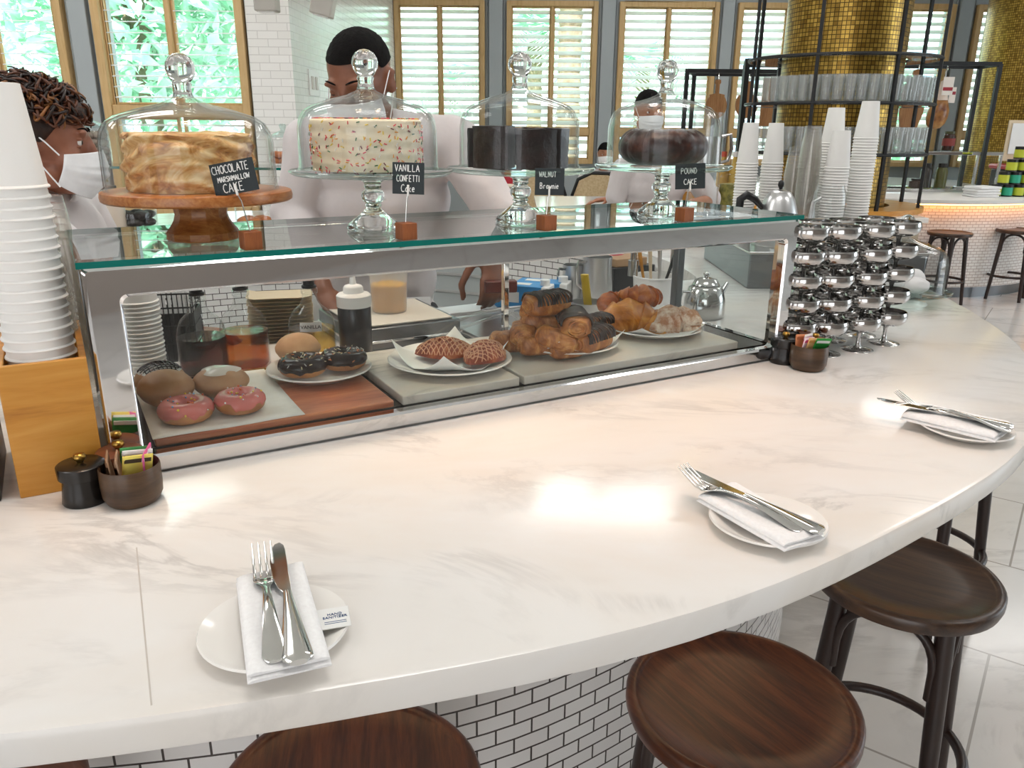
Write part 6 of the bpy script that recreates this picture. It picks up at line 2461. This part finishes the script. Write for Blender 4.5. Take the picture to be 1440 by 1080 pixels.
t = thing('white_canister', 'cloudy white jar right of the woman shoulder', 'jar', (q.x, jz.y - .1, 1.0))
obj('body', MB().lathe([(0, 0), (.055, 0), (.058, .01), (.058, .15), (.045, .17), (0, .17)], 28), P('cloudy_jar', '#d6c6b4', .3), t, smooth=50)
obj('lid', MB().cyl((0, 0, .17), .05, .025, 24), M['steel'], t)
# light switch on the tiled return wall
A_, B_ = Vector((XP1, YL - .12, 0)), Vector((XS, YB, 0))
r_ = ray(441, 117)
nrm = Vector((-(B_ - A_).y, (B_ - A_).x, 0)).normalized()
tt = (A_ - Vector((0, 0, EYE))).dot(nrm) / r_.dot(nrm)
q = Vector((0, 0, EYE)) + r_ * tt
if nrm.x < 0:
    nrm = -nrm
az = math.atan2((B_ - A_).y, (B_ - A_).x)
t = thing('light_switch', 'white double light switch on the tiled wall behind the man', 'switch', q + nrm * .004, az)
obj('plate', MB().box((0, 0, 0), (.3, .008, .2)), M['white_plastic'], t, bevel=.003)
for x in (-.06, .06):
    obj('rocker', MB().box((x, -.007, 0), (.06, .008, .1)), P('switch_grey', '#cfc8c0', .4) if x < 0 else bpy.data.materials['switch_grey'], t, bevel=.002)
# ceiling track spotlights at the top
for px_, py_, lean, lb in ((376, 14, .0, 'left'), (449, 20, .25, 'right')):
    q = atY(px_, py_, 4.6)
    t = thing('ceiling_spotlight', 'grey hanging spotlight head at the top, %s of two' % lb, 'lamp', (q.x, 4.6, q.z), 0, 'ceiling spotlights')
    obj('head', MB().box((0, 0, .0), (.115, .1, .12), T=TR((lean * .1, 0, .05), 0, lean, 0)), P('lamp_grey', '#b9b4ab', .5) if lb == 'left' else bpy.data.materials['lamp_grey'], t, bevel=.008)
    obj('lens', MB().box((0, 0, -.062), (.08, .07, .004), T=TR((lean * .1, 0, .05), 0, lean, 0)), M['white_plastic'], t)
    obj('rod', MB().cyl((0, 0, .12), .012, CEIL - q.z - .12, 12), M['brushed'], t)
# ================================================================== PEOPLE
def skin_mat(name, c1, c2):
    t = NT(name)
    p = t.pr(None, .45)
    t.l(t.ramp(t.noise(t.co('Object'), 14, 4, .6), [(.3, hx(c1)), (.7, hx(c2))]), p.inputs['Base Color'])
    p.inputs['Subsurface Weight'].default_value = .08
    p.inputs['Subsurface Radius'].default_value = (.02, .008, .005)
    return t.m


mshirt = PN('white_shirt', '#dad2d1', '#e4dddc', .8, 6, bump=.2, bs=14)
mtrous = P('dark_trousers', '#23242a', .8)
mshoe = P('black_shoes', '#141414', .4)


def remeshed(name, mb, mat, parent, voxel=.008, smooth_it=4, folds=0):
    me = mb.mesh(name + '_src', mat, 0, merge=False)
    o = bpy.data.objects.new('tmp_remesh', me)
    COL.objects.link(o)
    m = o.modifiers.new('r', 'REMESH')
    m.mode = 'VOXEL'
    m.voxel_size = voxel
    m2 = o.modifiers.new('s', 'SMOOTH')
    m2.factor = .5
    m2.iterations = smooth_it
    dg = bpy.context.evaluated_depsgraph_get()
    dg.update()
    res = bpy.data.meshes.new_from_object(o.evaluated_get(dg))
    bpy.data.objects.remove(o)
    bpy.data.meshes.remove(me)
    res.materials.clear()
    res.materials.append(mat)
    res.polygons.foreach_set('use_smooth', [True] * len(res.polygons))
    if folds:
        nn = [v.normal.copy() for v in res.vertices]
        for v, n_ in zip(res.vertices, nn):
            q = v.co
            a_ = noise.noise(Vector((q.x * 7 + q.z * 5, q.y * 7, q.z * 4 - q.x * 4)))
            b_ = noise.noise(Vector((q.x * 17 - q.z * 9, q.y * 17, q.z * 8)))
            v.co = q + n_ * folds * ((1 - abs(a_) * 2.2) * .8 + b_ * .5 - .2)
        res.update()
    r = bpy.data.objects.new(name, res)
    COL.objects.link(r)
    r.parent = parent
    return r


def limb(mb, pts, rs, n=16):
    P_ = [Vector(p) for p in pts]
    for i in range(len(P_) - 1):
        k_ = 6
        mb.tube([P_[i].lerp(P_[i + 1], q / k_) for q in range(k_ + 1)], [rs[i] + (rs[i + 1] - rs[i]) * q / k_ for q in range(k_ + 1)], n)
    for p, r in zip(P_, rs):
        mb.ell(p, r, n, 10)


def hand(mb, w, d, up, side=1, curl=.35, sc=1.0):
    """w wrist, d pointing direction, up back-of-hand normal, side: thumb side sign"""
    w, d, up = Vector(w), Vector(d).normalized(), Vector(up)
    up = (up - d * up.dot(d)).normalized()
    sd = d.cross(up) * side
    for a in range(5):
        k_ = a / 4
        mb.ell(w + d * (.02 + .065 * k_) * sc, (.03 * sc, .03 * sc, .03 * sc) if 0 else (.031 * sc, .026 * sc, .0155 * sc), 16, 10, R=Matrix((sd, d, up)).transposed())
    for f in range(4):
        o = (f - 1.5) * .0195 * sc
        L = (.078, .088, .084, .066)[3 - f] * sc if side > 0 else (.078, .088, .084, .066)[3 - f] * sc
        p = w + d * .086 * sc + sd * (-o)
        pts = [p]
        ang = curl * (.6 + .15 * f)
        cum = ang * .6
        dirv = d + sd * (-o) * 3
        for sg in (.46, .30, .24):
            v = (d * math.cos(cum) - up * math.sin(cum)).normalized()
            p = p + v * L * sg
            pts.append(p)
            cum += ang
        limb(mb, pts, [.0092 * sc, .0085 * sc, .0078 * sc, .0066 * sc], 10)
    b = w + d * .025 * sc + sd * .022 * sc
    limb(mb, [b, b + (d * .6 + sd * .75 - up * .2) * .04 * sc, b + (d * .95 + sd * .75 - up * .45) * .066 * sc, b + (d * 1.1 + sd * .45 - up * .6) * .085 * sc], [.014 * sc, .0115 * sc, .0095 * sc, .0078 * sc], 10)


def head_geo(mb, H, s=1.0):
    """H 4x4: head frame, +y face, z up, origin mid-head at ear level"""
    def e(c, r, R=None):
        mb.ell(Vector(c) * s, tuple(q * s for q in r), 28, 18, R=R, T=H)
    e((0, -.012, .035), (.074, .094, .083))
    e((0, .012, .0), (.070, .082, .085))
    e((0, .03, -.045), (.058, .062, .065))
    e((0, .048, -.085), (.042, .040, .030))
    e((0, .08, -.1), (.02, .016, .016))
    for sx in (-1, 1):
        e((sx * .04, .058, -.03), (.025, .026, .026))
        e((sx * .03, .083, .026), (.026, .012, .0085))
        e((sx * .055, .02, -.075), (.02, .032, .028))
        R = rot3(0, sx * -.12, sx * .35)
        e((sx * .078, -.006, -.008), (.0075, .019, .031), R)
        e((sx * .080, -.012, .012), (.0085, .017, .014), R)
        e((sx * .012, .095, -.034), (.0095, .011, .0085))
    limb2 = MB()
    mb.tube([H @ (Vector((0, .089, .018)) * s), H @ (Vector((0, .1, -.008)) * s), H @ (Vector((0, .109, -.03)) * s)], [.009 * s, .0105 * s, .0125 * s], 12)
    e((0, .108, -.03), (.0135, .011, .0105))
    e((0, .086, -.066), (.026, .011, .0065))
    e((0, .084, -.078), (.022, .011, .0065))


def person(label, root, headH, hs, neck, shoulders, hips, feet, arms, skin, hair, voxel=.0065, trousers=None, cat='person'):
    """all coordinates world; arms = [(shoulder, elbow, wrist, hand dir, hand up, side, curl)]"""
    t = thing('person', label, cat, root)
    W = Matrix.Translation(-Vector(root))
    mb = MB()
    tw = lambda p: Vector(p) - Vector(root)
    head_geo(mb, W @ headH, hs)
    sh0, sh1 = tw(shoulders[0]), tw(shoulders[1])
    shc = (sh0 + sh1) / 2
    hc = tw(hips)
    nk = tw(neck)
    limb(mb, [nk, shc + Vector((0, 0, .02))], [.054 * hs, .062 * hs])
    ax = (sh1 - sh0).normalized()
    upv = (shc - hc).normalized()
    dp = ax.cross(upv)
    R = Matrix((ax, dp, upv)).transposed()
    hw = (sh1 - sh0).length / 2
    def torso(m, g):
        for k_, wx, dy in ((0, .155, .11), (.25, .145, .105), (.5, .15, .11), (.72, .165, .12), (.88, .16, .105)):
            m.ell(hc.lerp(shc, k_), (wx * hw / .19 + g, dy + g, .13), 26, 16, R=R)
        limb(m, [sh0, shc + upv * .02, sh1], [.055 + g, .06 + g, .055 + g])
    torso(mb, 0)
    for a in arms:
        S_, E_, W_ = tw(a[0]), tw(a[1]), tw(a[2])
        limb(mb, [S_, S_.lerp(E_, .5), E_, E_.lerp(W_, .35), W_], [.052, .047, .038, .038, .026])
        hand(mb, W_, a[3], a[4], a[5], a[6], a[7] if len(a) > 7 else 1.0)
    hp = []
    for sx, f in zip((-1, 1), feet):
        h_ = hc + ax * sx * .09 - Vector((0, 0, .05))
        f_ = tw(f[:3]) + Vector((0, 0, .08))
        kn = h_.lerp(f_, .5) + Vector((0, -.03, 0))
        if len(f) > 3:
            kn = tw(f[3])
        limb(mb, [h_, h_.lerp(kn, .5), kn, kn.lerp(f_, .4), f_], [.085, .075, .058, .056, .04])
        hp.append((h_, kn, f_))
        fd = dp if dp.y < 0 or len(f) <= 3 else dp
        limb(mb, [f_ - Vector((0, 0, .04)), f_ - Vector((0, 0, .045)) - dp * .16], [.042, .032])
    body = remeshed('body', mb, skin, t, voxel, 4)
    # clothes
    sb = MB()
    torso(sb, .016)
    for a in arms:
        S_, E_, W_ = tw(a[0]), tw(a[1]), tw(a[2])
        cut = a[8] if len(a) > 8 else .92
        e2 = E_.lerp(W_, cut) if cut > 0 else S_.lerp(E_, 1 + cut)
        if cut > 0:
            limb(sb, [S_, S_.lerp(E_, .5), E_, e2], [.072, .066, .058, .042])
        else:
            limb(sb, [S_, S_.lerp(e2, .6), e2], [.072, .068, .062])
    lo = hc - upv * .06
    sb.ell(lo, (.17 * hw / .19, .125, .09), 26, 14, R=R)
    shirt = remeshed('shirt', sb, mshirt, t, .009, 3, .009)
    cb = MB()
    cn = nk.lerp(shc, .62)
    cu = (nk - shc).normalized()
    for k_ in range(25):
        pass
    Rc = cu.to_track_quat('Z', 'Y').to_matrix()
    cb.lathe([(.072 * hs, -.03), (.066 * hs, .028), (.070 * hs, .03), (.082 * hs, -.025)], 28, closed=True, T=Matrix.Translation(cn) @ Rc.to_4x4())
    obj('collar', cb, mshirt, shirt, smooth=60)
    tb = MB()
    for h_, kn, f_ in hp:
        limb(tb, [h_ + Vector((0, 0, .04)), h_.lerp(kn, .5), kn, kn.lerp(f_, .4), f_], [.105, .09, .072, .07, .06])
    tb.ell(hc - Vector((0, 0, .02)), (.168 * hw / .19, .118, .1), 24, 14)
    remeshed('trousers', tb, trousers or mtrous, t, .014, 3)
    for h_, kn, f_ in hp:
        s_ = MB()
        limb(s_, [f_ - Vector((0, 0, .038)), f_ - Vector((0, 0, .042)) - dp * .1, f_ - Vector((0, 0, .048)) - dp * .18], [.052, .046, .036])
        remeshed('shoe', s_, mshoe, t, .01, 2)
    return t, W @ headH, shirt


def HM(p, yaw, pitch=0, roll=0):
    """face yaw 0 = towards +y; pitch > 0 looks down"""
    return Matrix.Translation(Vector(p)) @ Euler((0, 0, yaw)).to_matrix().to_4x4() @ Euler((-pitch, roll, 0), 'XYZ').to_matrix().to_4x4()


def eyes(t, H, s, iris='#2a1710', closed=False, skin=None):
    for sx in (-1, 1):
        c = Vector((sx * .0315, .073, .004)) * s
        if not closed:
            e = obj('eye', MB().ell(c, .0118 * s, 18, 12, T=H), P('eye_white', '#ece6e0', .2) if 'eye_white' not in bpy.data.materials else bpy.data.materials['eye_white'], t, smooth=80)
            obj('iris', MB().ell(c + Vector((0, .0088, 0)) * s, (.0058 * s, .0042 * s, .0058 * s), 14, 8, T=H), P('iris', iris, .15), e, smooth=80)
            obj('eyelid', MB().ell(c + Vector((0, -.001, .0068)) * s, (.0142 * s, .0128 * s, .0082 * s), 18, 12, T=H).ell(c + Vector((0, -.0015, -.0095)) * s, (.0138 * s, .0118 * s, .0062 * s), 18, 12, T=H), skin, e, smooth=80)
        else:
            obj('eyelid', MB().ell(c + Vector((0, .001, 0)), (.0145 * s, .0125 * s, .0105 * s), 18, 12, T=H), skin, t, smooth=80)
            obj('lashes', MB().tube([H @ (c + Vector((x * .0135, .0128 * math.sqrt(max(0, 1 - x * x)) , -.004)) * s) for x in (-1, -.6, -.2, .2, .6, 1)], .0012, 6), M['black'], t)
        obj('eyebrow', MB().tube([H @ (Vector((sx * (.014 + .036 * k_), .0935 - .016 * k_ ** 2, .028 + .006 * math.sin(PI * k_ * .8))) * s) for k_ in [q / 7 for q in range(8)]], [.0012, .002, .0023, .0023, .0021, .0018, .0014, .0008], 8, flat=1), M['hair_dark'], t, smooth=60)


M['hair_dark'] = PN('black_hair', '#070505', '#100c0a', .85, 60, bump=.5, bs=300, Specular_IOR_Level=.2)
M['mask'] = PN('white_mask', '#f2f2f3', '#fafafa', .8, 40)


def mask(t, H, s=1.0):
    def f(a, b):
        # a across -1..1, b from top 0 to bottom 1
        x = (a - .5) * 2
        ang = x * 1.28
        R_ = .083
        zt, zb = -.012 + .004 * math.cos(ang) - .012 * abs(x), -.118 + .03 * abs(x) ** 2
        z = zt + (zb - zt) * b
        bul = .022 * math.sin(PI * min(1, b * .9 + .05)) * math.cos(ang) ** .6
        pl = .0025 * math.sin(b * 9 * PI) * (1 - abs(x) ** 3) * (.3 < b < .8)
        y0 = .016 + .012 * (1 - b)
        rr = R_ * (1 - .22 * max(0, b - .45))
        return H @ (Vector((rr * math.sin(ang) * .98, y0 + (rr * 1.06 + bul + pl) * math.cos(ang), z)) * s)
    m = obj('face_mask', MB().grid(41, 37, f), M['mask'], t, solid=.0012, smooth=80)
    for sx in (-1, 1):
        for z0, z1 in ((-.026, .022), (-.092, -.03)):
            obj('ear_loop', MB().tube([H @ (Vector(q) * s) for q in ((sx * .078, .045, z0), (sx * .0815, .02, (z0 + z1) / 2), (sx * .083, -.008, z1 * .9), (sx * .084, -.022, z1))], .0016, 6), M['mask'], m)
    return m


# ---- man behind the case, head bowed
sk1 = skin_mat('brown_skin', '#7a4a33', '#8f5a40')
hp = atY(507, 113, 2.12)
hH = HM(hp, PI - .34, .45, .0)
shl, shr = atY(437, 205, 2.22), atY(645, 205, 2.2)
hips = Vector((-.40, 2.34, .93))
hl = colv(600, .70, .07)
hr = colv(676, .70, .155)
arms = [
    (shl, atY(412, 300, 2.2), colv(455, .78, .09), (.5, -.5, -.5), (0, -.3, 1), -1, .5, 1.0, .8),
    (shr, atY(700, 300, 2.12), hr + Vector((.02, .03, .03)), (.12, -.35, -.75), (.55, -.85, .1), 1, .75, 1.12, .62),
]
neck = hp + Vector((.02, .07, -.1))
t1, H1, sh1 = person('man in a white shirt with short black hair bending over the counter behind the case', (-.40, 2.34, 0), hH, 1.0, neck, (shl, shr), hips, [(-.50, 2.36, 0), (-.28, 2.36, 0)], arms, sk1, None)
eyes(t1, H1, 1.0, closed=True, skin=sk1)


def short_hair(t, H, s, mat, line=.052, side=.01):
    def f(a, b):
        th = a * 2 * PI
        ph = b * PI * .5
        fr = math.sin(th)  # +1 front
        low = line if fr > .35 else side - .065 * max(0, -fr) - .0 
        k_ = max(0, min(1, (fr - .1) / .35))
        low = (side - .055 * max(0, -fr) + .022 * max(0, fr)) * (1 - k_) + line * k_
        v = Vector((math.cos(th) * math.cos(ph), math.sin(th) * math.cos(ph), math.sin(ph)))
        e = Vector((v.x * .0762, v.y * .0958 - .012, .033 + v.z * .0868))
        if e.z < low:
            r = max(0.02, 1 - ((low - .033) / .0868) ** 2 if low > .033 else 1 - ((low - .032) / .2) ** 2) ** .5
            q = Vector((math.cos(th) * r * .0762, math.sin(th) * r * .0958 - .012, low))
            e = q
        e += Vector((v.x, v.y, v.z)) * .0016 * noise.noise(e * 160)
        return H @ (e * s)
    mb = MB().grid(72, 34, f, cu=True)
    return obj('hair', mb, mat, t, smooth=80)


short_hair(t1, H1, 1.0, M['hair_dark'], .068, .004)
mask(t1, H1, .99)
# apron and buttons
r1 = Vector((-.40, 2.34, 0))
mb = MB().grid(16, 20, lambda a, b: (-.17 + .34 * a, -.150 - .02 * math.sin(PI * a) + .008 * math.sin(a * 17) * (1 - b), .42 + .62 * b))
obj('apron', mb, PN('pale_apron', '#d9d6d4', '#e8e5e2', .85, 8, bump=.2), t1, solid=.003, smooth=80)
for k_ in range(3):
    p = shl.lerp(shr, .58).lerp(hips, .25 + .2 * k_) - r1
    obj('button', MB().ell((p.x, p.y - .146 + .0 * k_, p.z), (.006, .003, .006), 12, 8), M['white_plastic'], sh1)
p = hr + Vector((.055, -.06, -.062))
tag(obj('chocolate_bar', MB().box((0, 0, 0), (.085, .03, .032), rz=.2), PN('red_brown_cake', '#4a1d17', '#6b2c22', .5, 20), None, loc=p, bevel=.004), 'red-brown cake bar held by the man behind the case', 'cake slice')

# ---- woman at the left
sk2 = skin_mat('tan_skin', '#8a5640', '#a66c52')
hp = atY(58, 196, 1.80)
hH = HM(hp, -PI / 2 + .36, .12, 0)
shc = atY(55, 300, 1.86)
fx2 = shc.x
shl, shr = Vector((fx2 - .02, 2.04, 1.29)), Vector((fx2 + .05, 1.69, 1.285))
hips = Vector((fx2 - .06, 1.95, .86))
arms = [
    (shl, Vector((fx2 + .05, 2.10, 1.04)), Vector((fx2 + .24, 2.02, .98)), (1, -.1, -.05), (0, 0, 1), 1, .3, .92, .9),
    (shr, atY(140, 400, 1.66), Vector((fx2 + .30, 1.80, 1.02)), (1, .3, 0), (0, 0, 1), -1, .3, .92, .9),
]
# shoulders run along y because she stands side-on; keep +x as her front
t2, H2, sh2 = person('woman in profile with curly brown hair, white face mask and white shirt at the left', (fx2 - .05, 1.93, 0), hH, .98, hp + Vector((-.035, .01, -.09)), (shl, shr), hips, [(fx2 - .06, 2.03, 0), (fx2 - .04, 1.86, 0)], arms, sk2, None)
eyes(t2, H2, .98, skin=sk2)
mask(t2, H2, .99)
hairc = PN('curly_brown_hair', '#1a0f0b', '#3a2014', .5, 30, bump=.3)
hb = MB()
hb.ell((0, -.024, .044), (.084, .096, .068), 28, 18, T=H2)
hb.ell((0, -.055, .0), (.082, .066, .075), 24, 14, T=H2)
for sx in (-1, 1):
    hb.ell((sx * .07, -.02, .03), (.022, .05, .045), 18, 12, T=H2)
hb.ell((0, .045, .068), (.066, .048, .032), 20, 12, T=H2)
hr_ = remeshed('hair', hb, hairc, t2, .008, 2)
rd = random.Random(5)
for nm, c, n in (('dark', '#24140d', 230), ('brown', '#5a3018', 240), ('golden', '#8f5c30', 70)):
    mb = MB()
    for q in range(n):
        while True:
            v = Vector((rd.gauss(0, 1), rd.gauss(0, 1), rd.gauss(0, 1))).normalized()
            if v.z > -.35 and not (v.y > .3 and v.z < .03) and not (v.z < .0 and v.y > -.2):
                break
        c0 = Vector((v.x * .086, -.016 + v.y * .098, .044 + v.z * .076))
        ax_ = Vector((rd.gauss(0, 1), rd.gauss(0, 1), rd.gauss(0, 1))).normalized()
        pr_ = v.cross(ax_).normalized()
        qv = v.cross(pr_)
        R_ = rd.uniform(.009, .021)
        pts = []
        for k_ in range(13):
            a = k_ / 12 * 2 * PI * .9 + q
            pts.append(H2 @ (c0 + v * (R_ * .55 * math.sin(a) + .002 * k_ * .6) + pr_ * R_ * math.cos(a) + qv * (k_ / 12 - .5) * R_ * 1.2))
        mb.tube(pts, [.0012 + .0022 * math.sin(PI * k_ / 12) for k_ in range(13)], 6)
    obj('curls', mb, P('curl_' + nm, c, .4), hr_, smooth=80)

# ---- man with the watch beyond the bar
sk3 = skin_mat('light_brown_skin', '#a56c4e', '#bb8262')
hp = atY(912, 156, 4.82)
hH = HM(hp, PI + .25, .15, 0)
shl, shr = atY(878, 238, 4.9), atY(972, 236, 4.9)
hips = Vector(((shl.x + shr.x) / 2, 5.0, .93))
hnd = at(846, 287, 1.02)
arms = [
    (shl, atY(866, 277, 4.92), hnd + Vector((.06, .06, .03)), (-1, -.25, -.12), (0, 0, 1), -1, .25, 1.0, -.05),
    (shr, atY(1000, 282, 4.9), atY(960, 290, 4.65), (-1, -.3, 0), (0, 0, 1), 1, .3, 1.0, -.05),
]
t3, H3, sh3 = person('man in a white shirt with a watch leaning on the far bar side', (hips.x, 5.0, 0), hH, .97, hp + Vector((0, .03, -.1)), (shl, shr), hips, [(hips.x - .1, 5.03, 0), (hips.x + .12, 5.03, 0)], arms, sk3, None, .009)
eyes(t3, H3, .97, skin=sk3)
short_hair(t3, H3, .98, M['hair_dark'], .05, -.01)
mask(t3, H3, .96)
wv = Vector(arms[0][2]) - Vector((hips.x, 5.0, 0))
dv = (Vector(arms[0][1]) - Vector(arms[0][2])).normalized()
wt = obj('wristwatch', MB().lathe([(.0275, -.012), (.033, -.012), (.033, .012), (.0275, .012)], 24, closed=True, T=Matrix.Translation(wv + dv * .03) @ dv.to_track_quat('Z', 'Y').to_matrix().to_4x4()), M['black'], t3)

# ---- seated guest by the far windows
hp = atY(851, 217, 8.9)
hH = HM(hp, PI, .05, 0)
shl, shr = hp + Vector((-.2, .06, -.24)), hp + Vector((.2, .06, -.24))
hips = Vector((hp.x, 9.06, .56))
arms = [
    (shl, shl + Vector((-.12, -.06, -.24)), shl + Vector((.02, -.28, -.3)), (.8, -.4, 0), (0, 0, 1), -1, .3, 1, -.3),
    (shr, shr + Vector((.12, -.06, -.24)), shr + Vector((-.02, -.28, -.3)), (-.8, -.4, 0), (0, 0, 1), 1, .3, 1, -.3),
]
t4, H4, sh4 = person('seated person in a white T-shirt by the far windows behind the cane chairs', (hp.x, 9.06, 0), hH, 1.0, hp + Vector((0, .03, -.1)), (shl, shr), hips, [(hp.x - .12, 8.6, 0, (hp.x - .11, 8.62, .52)), (hp.x + .12, 8.6, 0, (hp.x + .11, 8.62, .52))], arms, sk3, None, .011)
eyes(t4, H4, 1.0, skin=sk3)
short_hair(t4, H4, 1.04, M['hair_dark'], .05, -.01)
mask(t4, H4, 1.0)
ch = thing('guest_chair', 'chair under the seated person by the far windows', 'chair', (hp.x, 9.08, 0), 0)
obj('seat', MB().lathe([(0, .42), (.22, .42), (.23, .44), (0, .452)], 24), mcane, ch)
for x, y in ((-.18, -.16), (.18, -.16), (-.18, .18), (.18, .18)):
    obj('leg', MB().tube([(x, y, .43), (x * 1.08, y * 1.08, 0)], .016, 8), M['black_metal'], ch)
